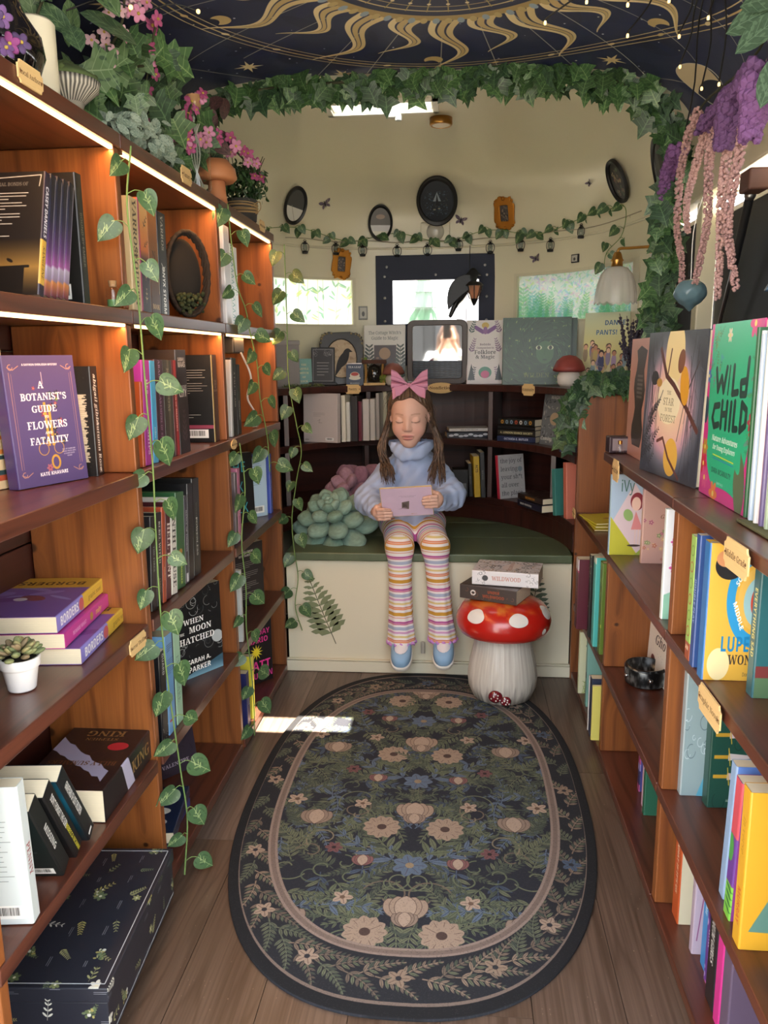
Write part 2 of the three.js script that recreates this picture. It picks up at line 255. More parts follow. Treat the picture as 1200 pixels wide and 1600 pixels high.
function led(z0, z1, y, label) {
const L = z0 - z1 - 0.03, o = thing('led_strip', label, 'light', [XL - 0.012, y, (z0 + z1) / 2], 0, 'warm LED strips under the left shelves');
part('diffuser', rb(0.009, 0.006, L, 0, -0.003, 0, 0.002, 1), ledMat, o); for (const s of [1, -1]) part('end_cap', bx(0.011, 0.007, 0.008, 0, -0.0035, s * (L / 2 + 0.003)), M.tagInk, o);
const l = new THREE.RectAreaLight(0xffb873, 14, 0.008, L); l.position.set(0, -0.008, 0); l.rotation.x = -PI / 2; o.add(l);
}
const secs = [[-1.0, -1.655, 'near'], [-1.665, -2.335, 'middle'], [-2.345, -3.0, 'far']];
for (const [a, b, n] of secs) { led(a, b, LEV.A - 0.03, 'glowing LED strip under the top board of the ' + n + ' left bookcase'); led(a, b, LEV.B - 0.03, 'glowing LED strip under the second shelf of the ' + n + ' left bookcase'); }

const XR = 0.44, XRB = 0.70, RLEV = [0.957, 0.668, 0.31, 0.03];
function rightUnit(z0, z1, label, o = {}) {
const u = thing('bookcase', label, 'bookcase', [XR, 0, (z0 + z1) / 2], 0, 'stained pine bookcases along the right wall'), L = z0 - z1, T = 0.025, dep = XRB - XR;
const put = (name, w, h, d, x, y, z, m, grain) => part(name, uvBox(rb(w, h, d, x, y, z, 0.003, 1), grain), m, u);
RLEV.forEach((y, k) => { if (k === 0 && o.noTop) return; const ext = k === 0 && o.over ? o.over : 0; put(k ? 'shelf' : 'top_board', dep - 0.004, T, L - 0.002 + ext, dep / 2 + 0.002, y - T / 2, -ext / 2, M.shelf, 'z'); });
for (let k = 0; k < 3; k++) { if (k === 0 && o.noTop) continue; const a = RLEV[k + 1], b = RLEV[k] - T; for (const s of o.sides) put('side_panel', dep - 0.008, b - a - 0.001, 0.028, dep / 2 + 0.004, (a + b) / 2, s * (L / 2 - 0.016), M.pine, 'y'); }
let y = 0.0; const top = o.noTop ? 0.62 : 0.9; while (y < top) { put('back_plank', 0.012, 0.137, L - 0.004, dep + 0.008, y + 0.07, 0, M.dark, 'z'); y += 0.139; }
if (o.end) { put('end_panel', dep + 0.03, 1.105, 0.026, dep / 2 + 0.015, 0.5525, -L / 2 + 0.014, M.pine, 'y'); put('moulding', dep + 0.05, 0.012, 0.05, dep / 2 + 0.012, 1.112, -L / 2 + 0.012, M.dark, 'x'); put('moulding', dep + 0.06, 0.014, 0.06, dep / 2 + 0.012, 1.1265, -L / 2 + 0.012, M.dark, 'x'); }
return u;
}
rightUnit(-0.9, -1.675, 'near right bookcase under the row of picture books', { sides: [-1, 1] });
rightUnit(-1.675, -2.385, 'middle right bookcase holding the dark metal bowl', { sides: [-1], over: 0.1 });
rightUnit(-2.385, -3.02, 'far right bookcase with the tall knotty end panel', { noTop: true, sides: [], end: true });

// small wooden shelf plaques
const tagT = canvasTex(512, 512, (c) => { c.fillStyle = '#d9b67e'; c.fillRect(0, 0, 512, 512); for (let i = 0; i < 400; i++) { c.fillStyle = `rgba(150,105,55,${rr(0.03, 0.12)})`; c.fillRect(rr(0, 512), rr(0, 512), rr(20, 120), 1.5); }
c.fillStyle = '#4d2f14'; c.textAlign = 'center'; c.textBaseline = 'middle'; ['Local Authors', 'Fantasy', 'Horror Thriller', 'Poetry', 'Nonfiction', 'Community', 'Middle Grade', 'Graphic Novels'].forEach((t, k) => { c.font = 'bold ' + (t.length > 11 ? 30 : 36) + 'px serif'; c.fillText(t, 128 + 256 * (k % 2), 64 + 128 * Math.floor(k / 2)); }); });
const tagM = new THREE.MeshStandardMaterial({ map: tagT, roughness: 0.75 });
function plaque(k, w, h, pos, ry, rx, oval, label) {
const o = thing('shelf_plaque', label, 'sign', pos, ry, 'small wooden shelf plaques'); o.rotation.order = 'YXZ'; o.rotation.x = rx;
const s = new THREE.Shape();
if (oval) { s.absellipse(0, 0, w / 2, h / 2, 0, PI * 2); } else { const c = 0.2 * h, W = w / 2, H = h / 2; s.moveTo(-W + c, -H); s.lineTo(W - c, -H); s.absarc(W, -H, c, PI, PI / 2, true); s.lineTo(W, H - c); s.absarc(W, H, c, -PI / 2, -PI, true); s.lineTo(-W + c, H); s.absarc(-W, H, c, 0, -PI / 2, true); s.lineTo(-W, -H + c); s.absarc(-W, -H, c, PI / 2, 0, true); }
const g = new THREE.ExtrudeGeometry(s, { depth: 0.003, bevelEnabled: false, curveSegments: 10 }), p = g.attributes.position, uv = g.attributes.uv;
for (let i = 0; i < p.count; i++) uv.setXY(i, (k % 2) * 0.5 + 0.25 + p.getX(i) / w * 0.46, 1 - (Math.floor(k / 2) * 0.25 + 0.125) + p.getY(i) / h * 0.2);
part('board', g, tagM, o); for (const s of [-1, 1]) part('pin', sph(0.0022, s * w * 0.42, 0, 0.003, 6), M.tagInk, o);
}
plaque(0, 0.075, 0.034, [XL + 0.001, 1.693, -1.312], PI / 2, 0, false, 'wooden plaque by the black vase on the top board');
plaque(1, 0.075, 0.04, [XL + 0.001, 1.70, -2.05], PI / 2, 0, false, 'wooden plaque below the corked glass bottle');
plaque(2, 0.085, 0.036, [XL + 0.001, 0.654, -1.56], PI / 2, 0, false, 'wooden plaque on the shelf edge beside the yellow and purple stacked books');
plaque(5, 0.07, 0.036, [XL + 0.001, 1.70, -2.83], PI / 2, 0, false, 'wooden plaque near the far end of the top board by the boxwood pot');
plaque(0, 0.06, 0.03, [XL + 0.001, 0.995, -2.36], PI / 2, 0, true, 'oval wooden plaque on the third shelf where two left bookcases meet');
plaque(6, 0.11, 0.05, [XR - 0.004, 0.935, -1.255], -PI / 2, 0, false, 'large wooden plaque on the top edge of the near right bookcase');
plaque(7, 0.12, 0.05, [XR - 0.004, 0.65, -1.33], -PI / 2, 0, false, 'wooden plaque on the middle edge of the near right bookcase');
plaque(4, 0.085, 0.06, [XR - 0.004, 0.935, -2.24], -PI / 2, 0, false, 'wooden plaque above the pale blue girl-cover book');
plaque(3, 0.06, 0.035, [XR - 0.004, 0.665, -3.0], -PI / 2, 0, false, 'tiny wooden plaque at the corner of the knotty end panel');

// ---------- bench with curved shelving round the nose ----------
const EC = [-0.2, -3.0], EA = 0.64, EB = 0.76;
const ell = (t, o = 0) => [EC[0] + (EA - o) * Math.cos(t), EC[1] - (EB - o) * Math.sin(t)];
function ringBoard(y, th, t0 = 0.06, t1 = PI - 0.06) {
const s = new THREE.Shape(), N = 40; for (let i = 0; i <= N; i++) { const [x, z] = ell(t0 + (t1 - t0) * i / N); i ? s.lineTo(x, -z) : s.moveTo(x, -z); }
for (let i = N; i >= 0; i--) { const [x, z] = onWall(0.16 + (PI - 0.32) * i / N, 0.006); s.lineTo(x, -z); }
return new THREE.ExtrudeGeometry(s, { depth: th, bevelEnabled: true, bevelSize: 0.002, bevelThickness: 0.002, bevelSegments: 1, curveSegments: 8 }).rotateX(-PI / 2).translate(0, y - th, 0);
}
function ellBlock(t0, t1, y0, y1, o0, o1, n = 36) {
const pos = [], q = (a, b, c, d) => { for (const p of [a, b, c, a, c, d]) pos.push(...p); }, P = (i, o, y) => { const [x, z] = ell(t0 + (t1 - t0) * i / n, o); return [x, y, z]; };
for (let i = 0; i < n; i++) { q(P(i, o0, y0), P(i + 1, o0, y0), P(i + 1, o0, y1), P(i, o0, y1)); q(P(i + 1, o1, y0), P(i, o1, y0), P(i, o1, y1), P(i + 1, o1, y1)); q(P(i, o0, y1), P(i + 1, o0, y1), P(i + 1, o1, y1), P(i, o1, y1)); q(P(i, o1, y0), P(i + 1, o1, y0), P(i + 1, o0, y0), P(i, o0, y0)); }
q(P(0, o1, y0), P(0, o0, y0), P(0, o0, y1), P(0, o1, y1)); q(P(n, o0, y0), P(n, o1, y0), P(n, o1, y1), P(n, o0, y1));
const g = new THREE.BufferGeometry(); g.setAttribute('position', new THREE.BufferAttribute(new Float32Array(pos), 3)); g.setAttribute('uv', new THREE.BufferAttribute(new Float32Array(pos.length / 3 * 2), 2)); return outward(g);
}
const SH = { top: 1.122, mid: 0.872, low: 0.607 }, SEAT = 0.5;
{
const u = thing('curved_shelving', 'dark stained curved shelving around the nose above the green bench', 'shelves', [0, 0, 0]);
part('shelf', uvBox(ringBoard(SH.top, 0.026), 'x'), M.dark, u); part('shelf', uvBox(ringBoard(SH.mid, 0.026), 'x'), M.dark, u); part('shelf', uvBox(ringBoard(SH.low, 0.026), 'x'), M.dark, u);
part('skirt', uvBox(ellBlock(0.06, PI - 0.06, SEAT + 0.001, SH.low - 0.028, 0.0, -0.016), 'x'), M.dark, u);
part('back_panel', uvBox(wallBlock(0.62, -0.94, SEAT, SH.top - 0.03, 0.003, 0.005, 40), 'x'), M.dark, u);
const post = (x, y0, y1, m) => { const t = Math.acos((x - EC[0]) / EA), [fx, fz] = ell(t, -0.012), th = wallTh(x + (x - EC[0]) * 0.2), [wx, wz] = onWall(th, 0.012), L = Math.hypot(fx - wx, fz - wz); part('divider', uvBox(rb(0.022, y1 - y0 - 0.001, L, 0, 0, 0, 0.002, 1), 'y').rotateY(Math.atan2(fx - wx, fz - wz)).translate((fx + wx) / 2, (y0 + y1) / 2, (fz + wz) / 2), m, u); };
for (const x of [-0.42, 0.135, -0.74]) post(x, SH.mid, SH.top - 0.028, M.dark);
for (const x of [0.135, -0.43, -0.74, 0.38]) post(x, SH.low, SH.mid - 0.028, M.dark);
}
{
const u = thing('bench', 'cream fronted bench with a green painted plank seat', 'bench', [0, 0, 0]);
const green = new THREE.MeshPhysicalMaterial({ map: dataTex(256, 256, (a, b) => { const f = fbm(a * 30, b * 5, 3), g = fbm(a * 4, b * 4, 3); return mix(mix(hex('#5a664b'), hex('#4a563d'), f), hex('#6c7760'), g * 0.4); }), roughness: 0.4 });
const front = phys('#ded7bf', 0.4);
part('front_panel', bx(1.12, 0.462, 0.02, -0.1235, 0.232, -3.03), front, u);
part('base_trim', join(rb(1.145, 0.045, 0.012, -0.1235, 0.0235, -3.009, 0.003, 1), rb(1.145, 0.006, 0.015, -0.1235, 0.052, -3.009, 0.002, 1)), front, u);
part('seat_plank', uvBox(rb(1.118, 0.034, 0.30, -0.1235, 0.483, -3.145, 0.006, 2), 'x'), green, u);
part('seat_plank', uvBox(rb(1.148, 0.034, 0.30, -0.1235, 0.4825, -3.447, 0.004, 2), 'x'), green, u);
part('seat_plank', uvBox(rb(1.1, 0.034, 0.2, -0.16, 0.4825, -3.70, 0.004, 2), 'x'), green, u);
part('door_stop', cyl(0.0085, 0.0085, 0.045, -0.137, 0.115, -2.998, 14), mat('#a9a498', 0.4), u);
}
// ---------- books: covers are printed on shared sheets, every book is a thing with a cover and a page block ----------
const sheets = [];
function newSheet() { const c = document.createElement('canvas'); c.width = c.height = 2048; const s = { c, x: c.getContext('2d'), px: 2, py: 2, row: 0, sw: new Map() }; s.t = new THREE.CanvasTexture(c); s.t.colorSpace = THREE.SRGBColorSpace; s.m = new THREE.MeshPhysicalMaterial({ map: s.t, roughness: 0.42, clearcoat: 0.3, clearcoatRoughness: 0.25 }); sheets.push(s); return s; }
newSheet();
function room(w, h) { let s = sheets[sheets.length - 1]; if (s.px + w + 4 > 2048) { s.px = 2; s.py += s.row + 4; s.row = 0; } if (s.py + h + 4 > 2048) { newSheet(); s = sheets[sheets.length - 1]; } const r = { s, x: s.px, y: s.py, w, h }; s.px += w + 4; s.row = Math.max(s.row, h); return r; }
function printed(list) { // list of [w, h, draw]; all end up on the same sheet
const tot = list.reduce((a, l) => a + l[0] + 4, 0), hh = Math.max(...list.map((l) => l[1])); let s = sheets[sheets.length - 1];
if (s.px + tot > 2048) { s.px = 2; s.py += s.row + 4; s.row = 0; } if (s.py + hh + 4 > 2048) newSheet();
return list.map(([w, h, draw]) => { const r = room(w, h), c = r.s.x; c.save(); c.beginPath(); c.rect(r.x - 1, r.y - 1, w + 2, h + 2); c.clip(); c.translate(r.x, r.y); draw(c, w, h); c.restore(); return r; });
}
const fill = (c, w, h, col) => { c.fillStyle = col; c.fillRect(-2, -2, w + 4, h + 4); };
const FONT = { s: 'serif', S: 'bold serif', a: 'sans-serif', A: 'bold sans-serif', m: 'monospace', i: 'italic serif' };
function T(c, txt, x, y, size, col, f = 'A', align = 'center', maxw) { const F = { s: '', S: 'bold ', a: '', A: 'bold ', m: '', i: 'italic bold ' }[f], fam = { s: 'serif', S: 'serif', a: 'sans-serif', A: 'sans-serif', m: 'monospace', i: 'serif' }[f]; c.font = F + size + 'px ' + fam; c.fillStyle = col; c.textAlign = align; c.textBaseline = 'middle'; maxw ? c.fillText(txt, x, y, maxw) : c.fillText(txt, x, y); }
const line = (c, pts, w, col) => { c.strokeStyle = col; c.lineWidth = w; c.lineCap = 'round'; c.lineJoin = 'round'; c.beginPath(); pts.forEach(([x, y], i) => (i ? c.lineTo(x, y) : c.moveTo(x, y))); c.stroke(); };
function petals(c, x, y, r, n, col, mid) { for (let k = 0; k < n; k++) { const a = k * 2 * PI / n; blob(c, x + Math.cos(a) * r * 0.6, y + Math.sin(a) * r * 0.6, r * 0.5, r * 0.3, col, a); } blob(c, x, y, r * 0.25, r * 0.25, mid); }
function sprig(c, x, y, len, ang, col, n = 6) { const dx = Math.cos(ang), dy = Math.sin(ang); line(c, [[x, y], [x + dx * len, y + dy * len]], Math.max(1, len * 0.02), col); for (let k = 1; k <= n; k++) for (const s of [-1, 1]) { const t = k / n * len, l = len * 0.16 * (1.15 - k / n * 0.6); blob(c, x + dx * t - dy * s * l * 0.7, y + dy * t + dx * s * l * 0.7, l * 0.8, l * 0.3, col, ang + s * 0.8); } }
const lines = (c, x, y, w, n, gap, col, th = 1.6) => { c.fillStyle = col; for (let i = 0; i < n; i++) c.fillRect(x, y + i * gap, w * (i === n - 1 ? 0.6 : rr(0.86, 1)), th); };
const barcode = (c, x, y, w, h) => { c.fillStyle = '#f2f2f0'; c.fillRect(x, y, w, h); c.fillStyle = '#222'; for (let i = 0; i < 20; i++) c.fillRect(x + w * 0.12 + i * w * 0.038, y + h * 0.15, w * rr(0.008, 0.025), h * 0.6); };
const pageT = dataTex(64, 256, (u, v, x, y) => { const k = 222 + 22 * hash(y, 3) - 10 * hash(x >> 3, y); return [k, k * 0.965, k * 0.88]; }, true, THREE.RepeatWrapping);
const pageM = ['#fbf6ea', '#efe6cf', '#d9c9a4'].map((k) => new THREE.MeshStandardMaterial({ map: pageT, color: k, roughness: 0.85 }));
function coverGeo(t, h, d, c, R) { // U-shaped case: back board, spine, front board; u runs back > spine > front
const r = Math.min(0.003, t * 0.3), pos = [], uv = [], nrm = [];
const outer = [[-d, t / 2], [-r, t / 2]], inner = [[-d, t / 2 - c], [-c, t / 2 - c]]; const N = 2;
const path = [[-d, t / 2]]; for (let k = 0; k <= N; k++) { const a = PI / 2 * (1 - k / N); path.push([-r + r * Math.cos(a), t / 2 - r + r * Math.sin(a)]); } for (let k = 0; k <= N; k++) { const a = -PI / 2 * k / N; path.push([-r + r * Math.cos(a), -t / 2 + r + r * Math.sin(a)]); } path.push([-d, -t / 2]);
const inn = path.map(([x, z], i) => [i === 0 || i === path.length - 1 ? x : Math.min(x, -c), clamp(z, -t / 2 + c, t / 2 - c)]);
const uvOf = (rect, fx, fy) => [(rect.x + fx * rect.w) / 2048, 1 - (rect.y + (1 - fy) * rect.h) / 2048];
const quad = (A, B, C, D, ua, ub, uc, ud) => { pos.push(...A, ...B, ...C, ...A, ...C, ...D); uv.push(...ua, ...ub, ...uc, ...ua, ...uc, ...ud); };
const len = path.length - 1;
for (let i = 0; i < len; i++) {
const [ax, az] = path[i], [bx_, bz] = path[i + 1], [ix, iz] = inn[i], [jx, jz] = inn[i + 1];
let rect, fa, fb; if (i === 0) { rect = R.b; fa = 0; fb = 1; } else if (i === len - 1) { rect = R.f; fa = 0; fb = 1; } else { rect = R.s; fa = clamp((t / 2 - az) / t, 0.02, 0.98); fb = clamp((t / 2 - bz) / t, 0.02, 0.98); }
quad([ax, 0, az], [bx_, 0, bz], [bx_, h, bz], [ax, h, az], uvOf(rect, fa, 0), uvOf(rect, fb, 0), uvOf(rect, fb, 1), uvOf(rect, fa, 1));
const e = uvOf(R.e, 0.5, 0.5); quad([jx, 0, jz], [ix, 0, iz], [ix, h, iz], [jx, h, jz], e, e, e, e);
quad([ax, h, az], [bx_, h, bz], [jx, h, jz], [ix, h, iz], e, e, e, e); quad([ix, 0, iz], [jx, 0, jz], [bx_, 0, bz], [ax, 0, az], e, e, e, e);
}
const e = uvOf(R.e, 0.5, 0.5); for (const i of [0, len]) quad([inn[i][0], 0, inn[i][1]], [path[i][0], 0, path[i][1]], [path[i][0], h, path[i][1]], [inn[i][0], h, inn[i][1]], e, e, e, e);
const g = new THREE.BufferGeometry(); g.setAttribute('position', new THREE.BufferAttribute(new Float32Array(pos), 3)); g.setAttribute('uv', new THREE.BufferAttribute(new Float32Array(uv), 2)); g.computeVertexNormals(); return g;
}
const spineText = (txt, fg, f = 'A', k = 0.62, at = 0.5, extra) => (c, w, h, col) => { c.save(); c.translate(w / 2, h * at); c.rotate(PI / 2); T(c, txt, 0, 0, Math.max(5, w * k), fg, f, 'center', h * 0.86 * (at === 0.5 ? 1 : 0.55)); c.restore(); if (extra) extra(c, w, h); };
function bk(label, t, h, d, col, o = {}) {
const g = thing('book', label, 'book', [0, 0, 0], 0, o.group), den = o.den ?? 1100, px = (m) => Math.max(4, Math.round(m * den));
const E = o.edge ?? col, solid = (q) => (c, w, hh) => fill(c, w, hh, q);
const face = (fn) => (c, w, hh) => { fill(c, w, hh, col); fn(c, w, hh, col); };
const L = [[6, 6, solid(E)], o.sp ? [px(t), px(h), face(o.sp)] : [6, 6, solid(o.spc ?? col)], o.fr ? [px(d), px(h), face(o.fr)] : [6, 6, solid(col)], o.bk ? [px(d), px(h), face(o.bk)] : [6, 6, solid(o.bkc ?? col)]];
const [e, s, f, b] = printed(L), c = o.hard ? 0.0028 : 0.0011, over = o.hard ? 0.003 : 0.0004;
part('cover', coverGeo(t, h, d, c, { e, s, f, b }), e.s.m, g);
const pg = bx(d - c - over, h - 2 * over, t - 2 * c - 0.0002, -(d - over + c) / 2 + 0 , h / 2, 0), uvp = pg.attributes.uv, p = pg.attributes.position;
for (let i = 0; i < p.count; i++) uvp.setXY(i, p.getX(i) * 20 + p.getY(i) * 20, p.getZ(i) * 60);
part('pages', pg, pageM[o.pg ?? 0], g); return g;
}
function setB(g, x, y, z, ry = 0, lean = 0, roll = 0) { g.position.set(x, y + 0.0008, z); g.rotation.set(0, 0, 0); g.rotation.order = 'YXZ'; g.rotation.y = ry; g.rotation.x = lean; g.rotation.z = roll; return g; }
// a row of upright books, spines to the aisle; side -1 left wall, +1 right wall. Starts at z and goes away from the door. Positive lean tips the tops away from the door
function row(side, y, z, xs, list) { let q = z; for (const [g, t, h, lean = 0, dx = 0] of list) { const c = Math.cos(lean), zc = q - t / 2 / c, lift = Math.abs(Math.sin(lean)) * t / 2; setB(g, xs - side * dx * -1, y + lift, zc, side < 0 ? 0 : PI, side < 0 ? -lean : lean); q -= t / c + 0.002; } return q; }
const St = spineText;
// front cover to the viewer: a and b are the left and right bottom corners as seen; lean tips the top back
function faceOut(g, t, a, b, y, lean = 0) { const th = Math.atan2(b[1] - a[1], -(b[0] - a[0])); g.rotation.order = 'YXZ'; g.rotation.set(lean, th, 0); g.position.set(a[0] + Math.sin(th) * t / 2, y + 0.001, a[1] + Math.cos(th) * t / 2); return g; }
// back cover to the viewer, spine at the right corner b
function faceBack(g, t, a, b, y, lean = 0) { const th = Math.atan2(a[1] - b[1], -(a[0] - b[0])); g.rotation.order = 'YXZ'; g.rotation.set(-lean, th, 0); g.position.set(b[0] - Math.sin(th) * t / 2, y + 0.001 + Math.sin(lean) * t / 2, b[1] - Math.cos(th) * t / 2); return g; }
// lying flat, front cover up, spine towards the aisle; z is the end nearest the door
function lay(g, x, y, z, ry, t, h) { g.rotation.order = 'YXZ'; g.rotation.set(PI / 2, ry, 0); g.position.set(x - Math.sin(ry) * h, y + t / 2 + 0.001, z - Math.cos(ry) * h); return g; }

// --- near left bookcase, second bay: leaning copies ---
{
const back = (c, w, h) => { const gr = c.createLinearGradient(0, h * 0.55, 0, h); gr.addColorStop(0, '#1c1713'); gr.addColorStop(0.5, '#8a6a35'); gr.addColorStop(1, '#1b1714'); fill(c, w, h, '#191615'); c.fillStyle = gr; c.fillRect(0, h * 0.55, w, h * 0.45); line(c, [[0, h * 0.06], [w * 0.97, h * 0.03], [w * 0.95, h * 0.12]], 2, '#b9b2a6'); T(c, 'ESSENTIAL BONDS OF', w * 0.52, h * 0.1, h * 0.035, '#8d877c', 's'); [0.17, 0.25, 0.34, 0.42, 0.52].forEach((y, i) => lines(c, w * 0.08, h * y, w * (0.8 - i * 0.06), i < 3 ? 3 : 2, h * 0.025, '#c9c4ba')); c.fillStyle = '#151311'; c.fillRect(w * 0.45, h * 0.78, w * 0.36, h * 0.22); line(c, [[w * 0.4, h * 0.78], [w * 0.86, h * 0.77]], 5, '#151311'); blob(c, w * 0.62, h * 0.72, 7, 3, '#171311', 0.5); };
const sp = (c, w, h) => { const gr = c.createLinearGradient(0, 0, 0, h); [['0', '#15131b'], ['.35', '#1d1a33'], ['.6', '#4d2d5e'], ['.74', '#8b4a86'], ['.76', '#a59bae'], ['.86', '#7d6b86'], ['.88', '#b5713a'], ['1', '#5c2536']].forEach(([a, b]) => gr.addColorStop(+a, b)); c.fillStyle = gr; c.fillRect(0, 0, w, h); line(c, [[w * 0.8, h * 0.02], [w * 0.8, h * 0.72]], 1.6, '#9a93a6'); };
const first = (c, w, h) => { fill(c, w, h, '#241a2c'); c.save(); c.translate(w / 2, h * 0.32); c.rotate(PI / 2); T(c, 'CASEY DANIELS', 0, 0, w * 0.75, '#e8e4ea', 'A', 'center', h * 0.42); c.restore(); c.fillStyle = '#c59a3f'; c.fillRect(0, h * 0.55, w, h * 0.36); St('SANGUINE', '#5a3f12', 'i', 0.6, 0.73)(c, w, h); };
const a = bk('black paperback with an orange dusk back cover, nearest of the leaning row', 0.017, 0.215, 0.14, '#191615', { sp: first, bk: back }), L = [[a, 0.017, 0.215, 0.28]];
for (let k = 0; k < 4; k++) L.push([bk(['first', 'second', 'third', 'fourth'][k] + ' violet-spined copy from the left in the leaning row by the dusk cover', 0.019, 0.215, 0.14, '#2a1d3c', { sp, group: 'leaning violet spines on the second left shelf' }), 0.019, 0.215, 0.28]);
row(-1, LEV.B, -1.31, XL - 0.015, L);
const bb = (c, w, h) => { fill(c, w, h, '#171615'); lines(c, w * 0.1, h * 0.08, w * 0.6, 4, h * 0.03, '#8b8780'); lines(c, w * 0.62, h * 0.7, w * 0.2, 4, h * 0.03, '#aaa'); barcode(c, w * 0.66, h * 0.84, w * 0.2, h * 0.12); };
setB(bk('tall black paperback standing behind the leaning violet spines', 0.026, 0.235, 0.155, '#171615', { bk: bb, sp: St('BOUND BY EMBER', '#8e8577', 'a', 0.45) }), XL - 0.02, LEV.B, -1.5);
}
// --- middle left bookcase, second bay ---
row(-1, LEV.B, -1.70, XL - 0.012, [
[bk('cream hardcover spine with a dragon, nearest in the middle second bay', 0.046, 0.235, 0.16, '#cbb58a', { hard: 1, sp: (c, w, h) => { St('YARROS', '#3a2b1c', 'S', 0.6, 0.25)(c, w, h); St('FOURTH', '#3a2b1c', 'S', 0.6, 0.72)(c, w, h); sprig(c, w / 2, h * 0.55, 30, -1.2, '#2a211a', 4); } }), 0.046, 0.235, 0.05],
[bk('hardcover with a black spine fading to amber and cut-out dragons', 0.052, 0.24, 0.16, '#b9622f', { hard: 1, sp: (c, w, h) => { const g = c.createLinearGradient(0, 0, 0, h); g.addColorStop(0, '#d8b374'); g.addColorStop(0.45, '#c26a35'); g.addColorStop(0.55, '#2b2430'); g.addColorStop(1, '#221f2b'); c.fillStyle = g; c.fillRect(0, 0, w, h); sprig(c, w * 0.45, h * 0.25, 36, -0.9, '#1c1713', 3); sprig(c, w * 0.45, h * 0.42, 30, -0.6, '#1c1713', 3); sprig(c, w * 0.5, h * 0.72, 34, -1.3, '#d9bf8e', 3); sprig(c, w * 0.5, h * 0.92, 34, -1.5, '#d9bf8e', 3); c.fillStyle = '#8c3152'; c.fillRect(0, 0, w * 0.1, h); } }), 0.052, 0.24, 0.04],
[bk('copper hardcover with a huge lettered spine beside the charcoal book', 0.056, 0.228, 0.16, '#8a4d26', { hard: 1, sp: (c, w, h) => { const g = c.createLinearGradient(0, 0, 0, h); g.addColorStop(0, '#a8652f'); g.addColorStop(1, '#3a2620'); c.fillStyle = g; c.fillRect(0, 0, w, h); T(c, 'N', w * 0.5, h * 0.44, w * 0.5, '#2b1a12', 'S'); T(c, 'ME', w * 0.45, h * 0.6, w * 0.45, '#2b1a12', 'S'); T(c, 'BOOK', w * 0.5, h * 0.94, w * 0.25, '#c9a36a', 'S'); line(c, [[w * 0.95, h * 0.3], [w * 0.95, h * 0.8]], 3, '#c9a34a'); } }), 0.056, 0.228, 0.03],
[bk('charcoal hardcover whose spine reads storm in white', 0.055, 0.232, 0.16, '#26272b', { hard: 1, sp: (c, w, h) => { St('YARROS', '#b9b4a8', 'S', 0.34, 0.2)(c, w, h); St('ONYX STORM', '#f1efe9', 'A', 0.42, 0.76)(c, w, h); line(c, [[w * 0.3, h * 0.5], [w * 0.5, h * 0.54], [w * 0.4, h * 0.58], [w * 0.7, h * 0.52]], 3, '#d9d6cc'); } }), 0.055, 0.232, 0.03]]);
// --- far left bookcase, second bay ---
row(-1, LEV.B, -2.40, XL - 0.012, [
[bk('tall plain white paperback in the far second bay', 0.06, 0.285, 0.16, '#e6e3e6', { sp: St('one', '#9a96a0', 's', 0.3, 0.3) }), 0.06, 0.285],
[bk('white book with a teal zigzag spine beside the tall plain white one', 0.04, 0.24, 0.16, '#dfe5e2', { sp: (c, w, h) => { for (let k = 0; k < 14; k++) line(c, [[w * 0.2, h * (k + 0.2) / 14], [w * 0.8, h * (k + 0.5) / 14], [w * 0.2, h * (k + 0.8) / 14]], 2.5, '#2c8275'); } }), 0.04, 0.24],
[bk('pale green-edged white paperback by the far end panel', 0.035, 0.235, 0.15, '#eaf0ea', { sp: St('poems', '#48806a', 's', 0.5) }), 0.035, 0.235]]);
